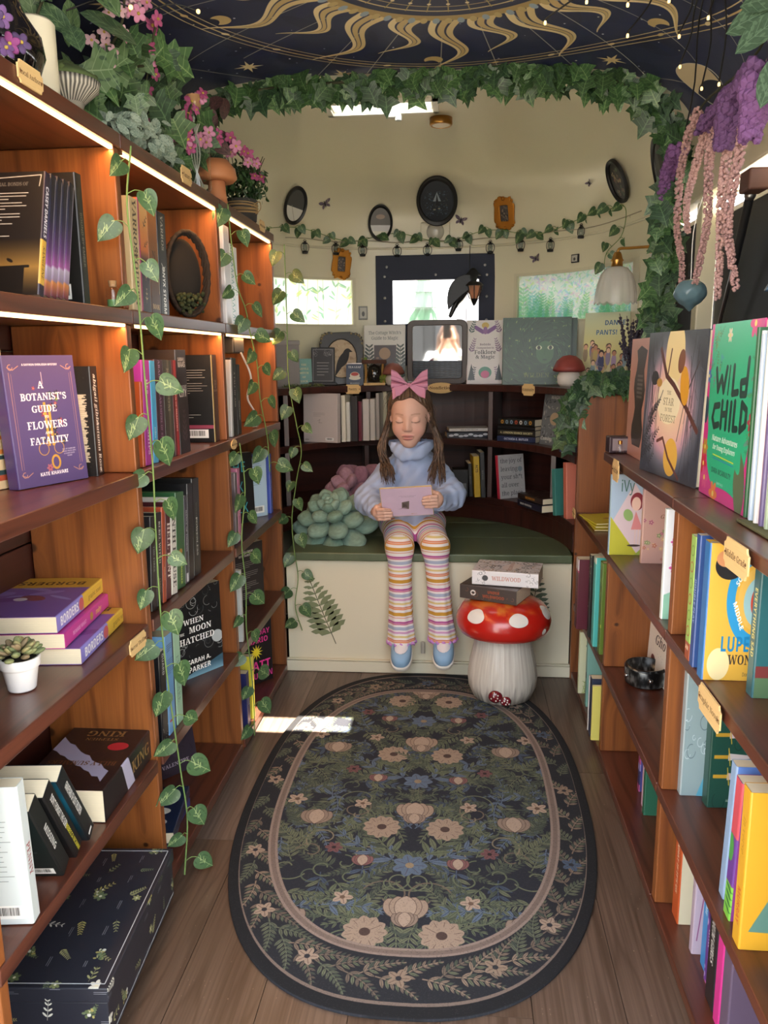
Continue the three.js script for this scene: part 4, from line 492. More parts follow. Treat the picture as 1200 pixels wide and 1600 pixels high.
// ---------- right wall: books with their front covers towards the door ----------
const R = (g, x, y, z, turn = 0, lean = 0) => setB(g, x, y, z, PI + turn, lean);
{
const Y = RLEV[0];
faceOut(bk('tall tan picture book with a dark wavy band at the far end of the counter', 0.014, 0.337, 0.26, '#c08a78', { den: 1100, hard: 1, fr: (c, w, h) => { fill(c, w, h, '#c48a78'); c.fillStyle = '#3b302c'; c.beginPath(); c.moveTo(w * 0.5, h * 0.06); for (let k = 0; k <= 10; k++) c.lineTo(w * (0.3 + 0.06 * Math.sin(k * 1.3)), h * (0.1 + k * 0.08)); for (let k = 10; k >= 0; k--) c.lineTo(w * (0.75 + 0.05 * Math.cos(k * 1.5)), h * (0.1 + k * 0.08)); c.fill(); for (let k = 0; k < 6; k++) { c.fillStyle = '#6d655f'; c.fillRect(w * 0.4, h * (0.3 + k * 0.035), w * 0.26, h * 0.02); } } }), 0.014, [0.505, -2.475], [0.505, -2.215], Y, 0.02);
faceOut(bk('picture book of a girl on a branch above a glowing dark forest', 0.014, 0.345, 0.325, '#4a4b52', { den: 1500, hard: 1, fr: (c, w, h) => {
fill(c, w, h, '#4d4f58'); const g = c.createRadialGradient(w * 0.48, h * 0.5, 10, w * 0.48, h * 0.5, h * 0.52); g.addColorStop(0, '#f2dcae'); g.addColorStop(0.45, '#e6b9a6'); g.addColorStop(0.62, '#c99aa8'); g.addColorStop(0.8, '#6a6a76'); g.addColorStop(1, '#3a3d47'); c.fillStyle = g; c.fillRect(0, 0, w, h); blob(c, w * 0.5, h * 0.15, w * 0.16, h * 0.22, '#e8cf94'); blob(c, w * 0.56, h * 0.85, w * 0.12, h * 0.13, '#e2b04a'); blob(c, w * 0.45, h * 0.47, w * 0.2, h * 0.16, '#efe0bc');
for (let k = 0; k < 60; k++) { const s = k % 2, x = s ? rr(0.72, 1) : rr(0, 0.26); line(c, [[w * x, h * rr(0, 1)], [w * (x + rr(-0.1, 0.1)), h * rr(0, 1)]], rr(2, 7), pick(['rgba(40,42,50,.5)', 'rgba(90,95,108,.45)', 'rgba(28,30,36,.5)'])); }
for (let k = 0; k < 14; k++) sprig(c, w * rr(0.0, 0.2), h * (0.55 + k * 0.03), 70, -0.7, '#2a2d33', 5);
line(c, [[w * 0.25, h * 0.12], [w * 0.38, h * 0.3], [w * 0.52, h * 0.36], [w * 0.75, h * 0.5], [w * 0.95, h * 0.64]], 20, '#5a3430'); line(c, [[w * 0.4, h * 0.3], [w * 0.44, h * 0.12]], 9, '#5a3430'); line(c, [[w * 0.7, h * 0.47], [w * 0.9, h * 0.2]], 7, '#3c3436'); line(c, [[w * 0.3, h * 0.76], [w * 0.4, h * 0.73], [w * 0.52, h * 0.86], [w * 0.72, h * 0.98]], 12, '#6a3f38');
blob(c, w * 0.7, h * 0.36, w * 0.07, h * 0.13, '#d99a26', -0.2); blob(c, w * 0.62, h * 0.2, w * 0.055, h * 0.08, '#7a4a34', 0.2); blob(c, w * 0.17, h * 0.32, w * 0.07, h * 0.05, '#2b2d33'); blob(c, w * 0.26, h * 0.35, w * 0.05, h * 0.03, '#b98a3e');
T(c, 'THE', w * 0.45, h * 0.415, h * 0.035, '#837454', 's'); T(c, 'STAR', w * 0.45, h * 0.475, h * 0.07, '#837454', 's'); T(c, 'IN THE', w * 0.46, h * 0.53, h * 0.035, '#837454', 's'); T(c, 'FOREST', w * 0.46, h * 0.59, h * 0.068, '#837454', 's'); } }), 0.014, [0.468, -2.108], [0.519, -1.785], Y, 0.03);
faceOut(bk('green picture book with black hand lettering and a flowery magenta border', 0.014, 0.352, 0.30, '#d0307f', { den: 1600, hard: 1, fr: (c, w, h) => {
fill(c, w, h, '#cf2f86'); c.fillStyle = '#27b382'; c.beginPath(); c.moveTo(w * 0.06, 0); c.quadraticCurveTo(w * 0.02, h * 0.4, w * 0.1, h * 0.62); c.quadraticCurveTo(w * 0.08, h * 0.85, w * 0.3, h * 0.93); c.quadraticCurveTo(w * 0.6, h * 0.9, w * 0.8, h * 0.95); c.quadraticCurveTo(w * 0.98, h * 0.6, w * 0.94, h * 0.3); c.quadraticCurveTo(w * 0.98, h * 0.1, w * 0.8, 0); c.fill();
for (let k = 0; k < 50; k++) sprig(c, w * (k % 2 ? rr(0.9, 1) : rr(0, 0.3)), h * (k % 2 ? rr(0.1, 0.9) : rr(0, 0.3)), 40, rr(0, 6), pick(['#5f7a3a', '#2c7a4a', '#7b8f3f', '#a34d7c', '#3a8fb0']), 4); for (const [x, y, r, q] of [[0.92, 0.52, 26, '#a83246'], [0.95, 0.58, 22, '#b8423c'], [0.06, 0.72, 30, '#b98a2c'], [0.05, 0.82, 34, '#c22b3a'], [0.1, 0.9, 36, '#d84a86'], [0.32, 0.97, 40, '#e07a3a'], [0.4, 0.07, 22, '#d8cfae'], [0.02, 0.3, 24, '#3d64a8'], [0.85, 0.02, 40, '#d8317f']]) petals(c, w * x, h * y, r, 6, q, '#e9d36a');
blob(c, w * 0.02, h * 0.5, w * 0.05, h * 0.08, '#2c3f55'); c.fillStyle = '#5d6b4a'; c.beginPath(); c.moveTo(w * 0.78, h); c.quadraticCurveTo(w * 0.68, h * 0.86, w * 0.72, h * 0.78); c.quadraticCurveTo(w * 0.84, h * 0.86, w * 0.8, h * 0.68); c.lineTo(w * 0.88, h * 0.75); c.quadraticCurveTo(w * 0.95, h * 0.9, w * 0.9, h); c.fill();
const ink = '#173c34'; const st = (pts, k = 22) => line(c, pts.map(([x, y]) => [w * x, h * y]), k, ink);
st([[0.18, 0.26], [0.24, 0.38], [0.30, 0.30], [0.36, 0.38], [0.40, 0.25]]); st([[0.46, 0.24], [0.45, 0.39]], 12); st([[0.54, 0.24], [0.54, 0.385], [0.64, 0.375]]); st([[0.80, 0.20], [0.79, 0.38], [0.70, 0.385], [0.69, 0.32], [0.78, 0.31]]);
st([[0.30, 0.46], [0.20, 0.47], [0.17, 0.54], [0.22, 0.585], [0.31, 0.57]]); st([[0.36, 0.44], [0.36, 0.58]]); st([[0.46, 0.44], [0.46, 0.58]]); st([[0.36, 0.51], [0.46, 0.50]]); st([[0.54, 0.44], [0.54, 0.58]]); st([[0.61, 0.43], [0.61, 0.575], [0.68, 0.57]]); st([[0.74, 0.43], [0.74, 0.575], [0.83, 0.54], [0.83, 0.46], [0.74, 0.43]]);
T(c, 'Nature Adventures', w * 0.46, h * 0.65, h * 0.046, '#e6efe4', 'i', 'center', w * 0.56); T(c, 'for Young Explorers', w * 0.46, h * 0.70, h * 0.04, '#e6efe4', 'i', 'center', w * 0.46); line(c, [[w * 0.25, h * 0.745], [w * 0.68, h * 0.755]], 4, '#c9cf3a'); line(c, [[w * 0.25, h * 0.765], [w * 0.68, h * 0.772]], 3, '#2f7fb0'); T(c, 'DARA MCANULTY', w * 0.45, h * 0.835, h * 0.042, '#173c34', 'A', 'center', w * 0.42); T(c, 'BARRY FALLS', w * 0.45, h * 0.90, h * 0.02, '#bfe6d2', 'a'); } }), 0.014, [0.519, -1.76], [0.517, -1.46], Y, 0.02);
const sc = ['#2c5a3a', '#dfe3e6', '#b9c6d8', '#5f8f9c', '#e5e3df', '#c5899c', '#6d5f86', '#d6d8da', '#a8b89a', '#caa2b4', '#dcdfe6', '#4e6b86'];
sc.forEach((q, k) => R(bk(['dark green', 'white', 'powder blue', 'slate teal', 'off-white', 'dusty rose', 'plum', 'light grey', 'sage', 'pale pink', 'icy white', 'steel blue'][k] + ' thin picture book spine in the row beside the green flowery cover', 0.010, 0.33 - 0.006 * (k % 3), 0.25, q, { hard: 1 }), 0.505 + 0.004 * (k % 2), Y + 0.006, -1.44 + k * 0.0125, 0, 0));
}
{
const Y = RLEV[1];
R(bk('pale blue and yellow book of a red-haired girl holding a leaf', 0.016, 0.24, 0.19, '#8fa8b6', { den: 1500, hard: 1, fr: (c, w, h) => { fill(c, w, h, '#a9bfd6'); c.scale(0.64, 1); c.fillStyle = '#d9c4cb'; c.beginPath(); c.moveTo(0, h * 0.62); c.lineTo(w * 0.55, h * 0.1); c.lineTo(w, h * 0.5); c.lineTo(w, h); c.lineTo(0, h); c.fill(); c.fillStyle = '#bdbb3a'; c.beginPath(); c.moveTo(0, h * 0.52); c.lineTo(w * 0.68, h); c.lineTo(0, h); c.fill(); c.fillStyle = '#9fb04a'; c.beginPath(); c.moveTo(w * 0.6, h); c.lineTo(w, h * 0.8); c.lineTo(w, h); c.fill(); T(c, 'iVy', w * 0.38, h * 0.14, h * 0.2, '#3a6a62', 'a'); blob(c, w * 0.62, h * 0.33, w * 0.16, h * 0.11, '#8a2f3a'); blob(c, w * 0.6, h * 0.36, w * 0.11, h * 0.085, '#edc6b4'); c.fillStyle = '#d98a8c'; c.beginPath(); c.moveTo(w * 0.6, h * 0.45); c.lineTo(w * 0.78, h * 0.68); c.lineTo(w * 0.5, h * 0.68); c.fill(); line(c, [[w * 0.6, h * 0.68], [w * 0.6, h * 0.86]], 4, '#e6c4b2'); line(c, [[w * 0.68, h * 0.68], [w * 0.68, h * 0.86]], 4, '#e6c4b2'); blob(c, w * 0.42, h * 0.5, w * 0.12, h * 0.07, '#8fb06a', 0.4); blob(c, w * 0.58, h * 0.88, w * 0.16, h * 0.014, '#3a2c2a'); } }), 0.442, Y, -2.345);
R(bk('blush patterned paperback behind the small cream stack', 0.02, 0.225, 0.16, '#c59a90', { den: 1300, fr: (c, w, h) => { fill(c, w, h, '#c9a096'); for (let k = 0; k < 40; k++) petals(c, rr(0, w), h * rr(0.4, 1), rr(4, 9), 5, pick(['#b9705e', '#8a9a6a', '#d9b58a', '#a8577a']), '#e6d6b0'); T(c, 'Classic', w * 0.4, h * 0.15, h * 0.06, '#8a5a52', 'i'); T(c, 'Girls', w * 0.4, h * 0.4, h * 0.07, '#8a6a52', 'i'); } }), 0.515, Y, -2.25);
R(bk('yellow paperback squeezed beside the blush patterned one', 0.022, 0.19, 0.14, '#d9a51e', { fr: (c, w, h) => { fill(c, w, h, '#deb02a'); T(c, 'HELLO', w * 0.5, h * 0.16, h * 0.06, '#8a5a14', 'A'); c.fillStyle = '#d98a1e'; c.fillRect(0, h * 0.5, w, h * 0.5); } }), 0.54, Y, -2.07, 0.1);
for (const [k, z, t] of [[0, 0, 0.042], [1, 0.0445, 0.036]]) { const g = bk(['lower', 'upper'][k] + ' small green-covered book of the cream-edged pair', t, 0.14, 0.10, '#46503a', { hard: 1, pg: 2 }); g.rotation.order = 'YXZ'; g.rotation.set(PI / 2, PI - 0.5 + k * 0.1, 0); g.position.set(0.565, Y + z + t / 2 + 0.001, -1.99 + 0.01 * k); }
R(bk('white book with a mint hill and bright flower letters leaning by the divider', 0.016, 0.25, 0.18, '#dfe6e4', { den: 1300, hard: 1, fr: (c, w, h) => { fill(c, w, h, '#e2e4ea'); for (let k = 0; k < 20; k++) petals(c, w * rr(0.1, 0.9), h * rr(0.1, 0.55), rr(7, 16), 6, pick(['#c94f9a', '#5a4a9c', '#d9b53a', '#3a9cc0', '#d8553a']), '#f2e6a0'); blob(c, w * 0.5, h * 0.95, w * 0.7, h * 0.25, '#8fc4ae'); T(c, 'A PICNIC', w * 0.5, h * 0.85, h * 0.06, '#e9f2ee', 'A'); } }), 0.452, Y, -1.755, 0, 0.0);
R(bk('lime green paperback with doodled outlines beside the softball cover', 0.03, 0.245, 0.17, '#9cc064', { den: 1300, hard: 0, sp: (c, w, h) => { for (let k = 0; k < 6; k++) { c.strokeStyle = k % 2 ? '#a8542e' : '#6f8f3f'; c.lineWidth = 3; c.beginPath(); c.ellipse(w / 2, h * (0.12 + k * 0.13), w * 0.3, h * 0.04, 0.4, 0, 7); c.stroke(); } c.fillStyle = '#9c4a2c'; c.fillRect(0, h * 0.86, w, h * 0.14); T(c, 'AM', w / 2, h * 0.91, w * 0.4, '#f0e0c4', 'A'); } }), 0.443, Y, -1.51);
R(bk('navy paperback spine just behind the softball cover', 0.022, 0.255, 0.17, '#2b4a86', { sp: St('DOUBLE PLAY', '#a9bfe6', 'A', 0.6) }), 0.441, Y, -1.475);
R(bk('yellow softball book with a blue ring and a player', 0.03, 0.255, 0.20, '#d9a83a', { den: 1800, hard: 1, sp: (c, w, h) => { fill(c, w, h, '#2f6fae'); }, fr: (c, w, h) => { fill(c, w, h, '#dfae45'); c.scale(0.62, 1); blob(c, w * 0.2, h * 0.88, w * 0.16, h * 0.12, '#ecd9a4'); blob(c, w * 0.85, h * 0.1, w * 0.3, h * 0.12, '#e8c878'); c.strokeStyle = '#2f95cf'; c.lineWidth = w * 0.12; c.beginPath(); c.arc(w * 0.72, h * 0.4, w * 0.4, 1.2, 5.2); c.stroke(); blob(c, w * 0.72, h * 0.4, w * 0.3, w * 0.3, '#e2b65a'); blob(c, w * 0.74, h * 0.42, w * 0.24, w * 0.24, '#9cc4cc'); blob(c, w * 0.8, h * 0.42, w * 0.2, w * 0.2, '#c8452f'); blob(c, w * 0.27, h * 0.16, w * 0.2, h * 0.1, '#1f1d22'); blob(c, w * 0.22, h * 0.11, w * 0.14, h * 0.06, '#c98a5e'); blob(c, w * 0.98, h * 0.4, w * 0.15, h * 0.22, '#2a4560'); c.save(); c.translate(w * 0.44, h * 0.52); c.rotate(1.1); T(c, 'MIDDLE', 0, 0, h * 0.06, '#e9f2f6', 'A'); c.restore(); c.save(); c.translate(w * 0.44, h * 0.24); c.rotate(-1.0); T(c, 'SOFT', 0, 0, h * 0.06, '#e9f2f6', 'A'); c.restore(); T(c, 'LUPE', w * 0.42, h * 0.73, h * 0.155, '#1d7fb8', 'A', 'center', w * 0.42); T(c, 'W', w * 0.92, h * 0.73, h * 0.155, '#c8452f', 'A'); T(c, "WON'T L", w * 0.62, h * 0.845, h * 0.10, '#2c2a33', 'S', 'center', w * 0.68); T(c, 'Donna Barba H', w * 0.72, h * 0.955, h * 0.038, '#5a5040', 'a'); } }), 0.441, Y, -1.42);
R(bk('dark teal book with a lettered yellow spine at the right edge', 0.03, 0.262, 0.19, '#2c5f68', { den: 1500, sp: St('EVERYTHING SAD', '#d9cf7a', 'A', 0.5), fr: (c, w, h) => { fill(c, w, h, '#2f6a72'); c.scale(0.6, 1); blob(c, w * 0.7, h * 0.2, w * 0.3, h * 0.14, '#7a6a52'); blob(c, w * 0.5, h * 0.5, w * 0.4, h * 0.06, '#b83a4a', 0.3); c.fillStyle = '#7a3a3a'; c.fillRect(0, h * 0.78, w, h * 0.08); c.fillStyle = '#5a7a5a'; c.fillRect(0, h * 0.86, w, h * 0.14); } }), 0.503, Y, -1.345);
for (let k = 0; k < 3; k++) { const g = bk(['bottom', 'middle', 'top'][k] + ' thin yellow pamphlet of the small fan beside the end panel', 0.005, 0.17, 0.14, '#c2b52e', { fr: (c, w, h) => { blob(c, w * 0.5, h * 0.5, w * 0.1, h * 0.05, '#8a5a2a'); } }); g.rotation.order = 'YXZ'; g.rotation.set(PI / 2, PI + 0.1 * k, 0); g.position.set(0.455 + 0.006 * k, Y + 0.004 + k * 0.006, -2.66 - 0.02 * k); }
}
{
const Y = RLEV[2];
R(bk('maroon book with a white head strip in the far right bay', 0.05, 0.25, 0.16, '#5c1f30', { sp: (c, w, h) => { c.fillStyle = '#d9cfd6'; c.fillRect(0, 0, w, h * 0.16); c.fillStyle = '#b03a6c'; c.fillRect(0, h * 0.16, w, h * 0.03); for (let k = 0; k < 9; k++) { c.fillStyle = '#8a4a3e'; c.fillRect(w * 0.5, h * (0.4 + k * 0.05), w * 0.4, h * 0.02); } } }), 0.412, Y, -2.72);
R(bk('black and white patterned book in the far right bay', 0.03, 0.285, 0.17, '#1d1e1c', { den: 1300, sp: (c, w, h) => { for (let k = 0; k < 36; k++) blob(c, rr(0, w), h * rr(0, 0.7), rr(2, 5), rr(1, 3), pick(['#6d7048', '#aeb08c', '#dcdcd4']), rr(0, 3)); } }), 0.44, Y, -2.63);
R(bk('turquoise plain-spined book in the far right bay', 0.04, 0.30, 0.18, '#4fb5b0', { sp: (c, w, h) => { fill(c, w, h, '#56bab4'); c.fillStyle = '#c9d8c8'; c.fillRect(0, 0, w, h * 0.07); } }), 0.441, Y, -2.545);
R(bk('leafy green book beside the divider of the far right bay', 0.04, 0.30, 0.18, '#5f7a2c', { hard: 1, sp: (c, w, h) => { for (let k = 0; k < 14; k++) blob(c, rr(0, w), rr(0, h), rr(5, 12), rr(3, 7), pick(['#84984a', '#4a6a2a', '#9aa83a']), rr(0, 3)); } }), 0.45, Y, -2.475);
R(bk('lilac and pale comic stack spine above the turquoise book', 0.02, 0.245, 0.17, '#a39ab8', { sp: (c, w, h) => { for (let k = 0; k < 10; k++) { c.fillStyle = pick(['#c2b8d2', '#7d8fb0', '#d9d6dc']); c.fillRect(0, h * k / 10, w, h / 14); } } }), 0.5, Y, -2.81);
faceOut(bk('cream book with curly black lettering beside the metal bowl', 0.03, 0.245, 0.17, '#d9cfc2', { den: 1500, fr: (c, w, h) => { fill(c, w, h, '#dcd4c8'); for (let k = 0; k < 40; k++) blob(c, rr(0, w), rr(0, h), 2, 2, '#8a7f80'); T(c, 'Fear', w * 0.5, h * 0.25, h * 0.16, '#2a2328', 'i'); T(c, 'Gho', w * 0.55, h * 0.52, h * 0.17, '#2a2328', 'i'); blob(c, w * 0.3, h * 0.8, w * 0.12, h * 0.06, '#5a2a30', 0.5); } }), 0.03, [0.571, -2.345], [0.588, -2.176], Y, 0.04);
R(bk('grey manga volume with a pink spine edge', 0.03, 0.28, 0.19, '#8fa3a8', { den: 1500, sp: (c, w, h) => { fill(c, w, h, '#9aa9ae'); c.fillStyle = '#d9567c'; c.fillRect(0, 0, w * 0.3, h); }, fr: (c, w, h) => { fill(c, w, h, '#8fa5ab'); c.scale(0.55, 1); for (let k = 0; k < 26; k++) { c.strokeStyle = pick(['#d3e2e8', '#5f747c', '#b9ccd2']); c.lineWidth = 3; c.beginPath(); c.arc(w * rr(0, 1), h * rr(0.3, 0.9), rr(8, 26), 0, 5); c.stroke(); } blob(c, w * 0.75, h * 0.75, w * 0.12, h * 0.12, '#7a2f33', 0.6); blob(c, w * 0.8, h * 0.45, w * 0.2, h * 0.1, '#4a3f4c'); c.fillStyle = '#5aa7c4'; c.beginPath(); c.moveTo(w * 0.3, h); c.lineTo(w * 0.55, h * 0.7); c.lineTo(w * 0.8, h); c.fill(); } }), 0.482, Y, -1.64);
R(bk('dark green book of swords with a yellow initial', 0.03, 0.275, 0.19, '#1f4a40', { den: 1700, hard: 1, fr: (c, w, h) => { fill(c, w, h, '#204c42'); c.scale(0.62, 1); for (let k = 0; k < 14; k++) { c.strokeStyle = '#173a33'; c.lineWidth = 5; c.beginPath(); c.arc(rr(0, w), rr(0, h), rr(10, 40), 0, 4); c.stroke(); } T(c, 'GR', w * 0.36, h * 0.12, h * 0.2, '#d9c24a', 'S'); T(c, 'THE', w * 0.72, h * 0.22, h * 0.04, '#b9c2a0', 'S'); for (const [y, f] of [[0.4, 0], [0.58, 1], [0.74, 0]]) { c.fillStyle = f ? '#c9c2c6' : '#cbb9c0'; c.beginPath(); c.moveTo(w * 0.3, h * (y - 0.03)); c.lineTo(w, h * y); c.lineTo(w * 0.3, h * (y + 0.03)); c.fill(); c.fillStyle = '#c29a35'; c.fillRect(w * 0.05, h * (y - 0.015), w * 0.25, h * 0.03); line(c, [[w * 0.3, h * (y - 0.07)], [w * 0.34, h * (y + 0.07)]], 5, '#c9a83a'); } T(c, 'KRIS', w * 0.6, h * 0.86, h * 0.08, '#e9e6dc', 'S'); T(c, 'Adapted and Illustrated', w * 0.55, h * 0.94, h * 0.03, '#d9d6c8', 's'); } }), 0.524, Y, -1.595, 0.06);
R(bk('pale blue ice skating book in the lower near right bay', 0.025, 0.262, 0.19, '#8fa9cc', { den: 1500, fr: (c, w, h) => { const g = c.createLinearGradient(0, 0, 0, h); g.addColorStop(0, '#5f86d2'); g.addColorStop(0.25, '#a9bfe0'); g.addColorStop(0.5, '#b8a8a8'); g.addColorStop(0.75, '#9fb8c4'); g.addColorStop(1, '#d9dfe6'); c.fillStyle = g; c.fillRect(0, 0, w, h); c.fillStyle = '#8a4a44'; c.fillRect(0, h * 0.5, w, h * 0.1); blob(c, w * 0.4, h * 0.68, w * 0.07, h * 0.12, '#2a2c36'); blob(c, w * 0.6, h * 0.74, w * 0.06, h * 0.1, '#3f4a5c'); T(c, 'NEW', w * 0.5, h * 0.34, h * 0.1, '#c9d2dc', 'A'); } }), 0.466, Y, -1.298, 0, -0.06);
R(bk('coral, purple and green graphic novel spine in the lower near right bay', 0.03, 0.26, 0.18, '#8a3f8c', { sp: (c, w, h) => { fill(c, w, h, '#c9505c'); c.fillStyle = '#6a3f92'; c.fillRect(0, h * 0.4, w, h * 0.35); blob(c, w * 0.3, h * 0.5, w * 0.4, h * 0.1, '#4f9a4a'); c.fillStyle = '#7cc04a'; c.fillRect(0, h * 0.75, w, h * 0.25); for (let k = 0; k < 4; k++) blob(c, w * 0.6, h * (0.78 + k * 0.05), w * 0.4, h * 0.012, '#2f6a3a', 0.3); } }), 0.458, Y, -1.245, 0, -0.05);
R(bk('yellow book of a figure in a teal gown at the lower right edge', 0.032, 0.275, 0.2, '#d9a12a', { den: 1500, sp: (c, w, h) => { fill(c, w, h, '#d9a32c'); St('MURRAY', '#c2552a', 'A', 0.5, 0.75)(c, w, h); St('in verse', '#b98a1e', 'i', 0.5, 0.3)(c, w, h); }, fr: (c, w, h) => { fill(c, w, h, '#dba630'); T(c, 'F', w * 0.85, h * 0.25, h * 0.15, '#c2452a', 'S'); c.fillStyle = '#5f8a80'; c.beginPath(); c.moveTo(w * 0.3, h * 0.5); c.lineTo(w * 0.9, h * 0.45); c.lineTo(w, h * 0.9); c.lineTo(w * 0.05, h * 0.88); c.fill(); } }), 0.452, Y, -1.18, 0, 0);
}
{
const Y = RLEV[3];
R(bk('cream book with an ornate blue initial on the far bottom right shelf', 0.02, 0.235, 0.17, '#cfd0a4', { den: 1500, fr: (c, w, h) => { fill(c, w, h, '#d6d8b4'); T(c, 'E', w * 0.32, h * 0.3, h * 0.3, '#2c3a6a', 'S'); c.strokeStyle = '#2c3a6a'; c.lineWidth = 3; c.beginPath(); c.arc(w * 0.18, h * 0.22, 12, 0, 5); c.stroke(); for (let k = 0; k < 30; k++) line(c, [[w * rr(0.05, 0.5), h], [w * rr(0.05, 0.5), h * rr(0.75, 0.9)]], 2, pick(['#7d9a4a', '#9ab06a'])); } }), 0.441, Y, -2.80);
R(bk('sea-green paperback leaning beside the cream initial book', 0.03, 0.25, 0.17, '#7fb0a4', { sp: (c, w, h) => { blob(c, w * 0.5, h * 0.55, w * 0.3, h * 0.05, '#2a3a3e'); } }), 0.452, Y, -2.69, 0, 0);
[['white', '#dcd9d6', 0.012, 0.19], ['navy', '#26304a', 0.035, 0.20], ['lemon', '#d9cf6a', 0.012, 0.185]].forEach(([n, q, t, h], k) => R(bk(n + ' paperback spine at the foot of the far right bay', t, h, 0.15, q, {}), 0.43, Y, -2.50 + k * 0.035));
R(bk('violet city comic on the bottom middle right shelf', 0.022, 0.25, 0.17, '#4a4a8c', { den: 1300, sp: (c, w, h) => { for (let k = 0; k < 12; k++) { c.fillStyle = pick(['#5f5fa8', '#2a2a58', '#8a86c0', '#a04a7c']); c.fillRect(0, h * k / 12, w, h / 12); } } }), 0.515, Y, -2.13);
R(bk('wine red comic spine beside the violet city comic', 0.02, 0.24, 0.17, '#6a2a44', {}), 0.522, Y, -2.09);
R(bk('pale pink comic spine on the bottom middle right shelf', 0.018, 0.25, 0.17, '#d9b3c2', {}), 0.508, Y, -2.05);
R(bk('deep green comic spine by the orange pine divider', 0.02, 0.245, 0.17, '#2f6a52', {}), 0.502, Y, -2.01);
R(bk('orange-spined cream book first on the bottom near right shelf', 0.045, 0.245, 0.165, '#d6cfb4', { hard: 1, den: 1500, sp: (c, w, h) => { fill(c, w, h, '#c2582a'); St("WHAT IF IT'S US", '#e9cfb4', 'A', 0.36, 0.5)(c, w, h); } }), 0.48, Y, -1.60);
R(bk('lilac book with branching pink lines on the bottom near right shelf', 0.02, 0.245, 0.17, '#b9a8b8', { den: 1400, fr: (c, w, h) => { fill(c, w, h, '#bcabbc'); for (let k = 0; k < 12; k++) line(c, [[rr(0, w), rr(0, h)], [rr(0, w), rr(0, h)]], 3, '#8a4a7a'); } }), 0.486, Y, -1.50);
R(bk('bright blue paperback spine on the bottom near right shelf', 0.035, 0.25, 0.17, '#3a8fd2', { sp: St('DATE ME', '#bfe0f6', 'A', 0.4, 0.4) }), 0.498, Y, -1.455);
R(bk('purple patterned spine beside the black one with italic white letters', 0.036, 0.25, 0.17, '#6a3f96', { sp: (c, w, h) => { for (let k = 0; k < 16; k++) blob(c, rr(0, w), rr(0, h), rr(4, 10), rr(3, 8), pick(['#8d6ac0', '#c06aa8', '#4a2a6c', '#b8a0d6']), rr(0, 3)); St('LITTLE', '#e6d9f2', 'A', 0.36, 0.6)(c, w, h); } }), 0.492, Y, -1.41);
R(bk('black paperback with italic white spine on the bottom near right shelf', 0.045, 0.255, 0.17, '#232226', { den: 1500, sp: St('RADIUM GIRLS', '#e6e4de', 'i', 0.5, 0.42) }), 0.482, Y, -1.362);
R(bk('hot pink paperback spine near the bottom right corner', 0.03, 0.25, 0.17, '#d93a92', {}), 0.48, Y, -1.315);
R(bk('smoky violet paperback spine in the bottom right corner', 0.04, 0.25, 0.17, '#6a5a72', {}), 0.478, Y, -1.27);
}
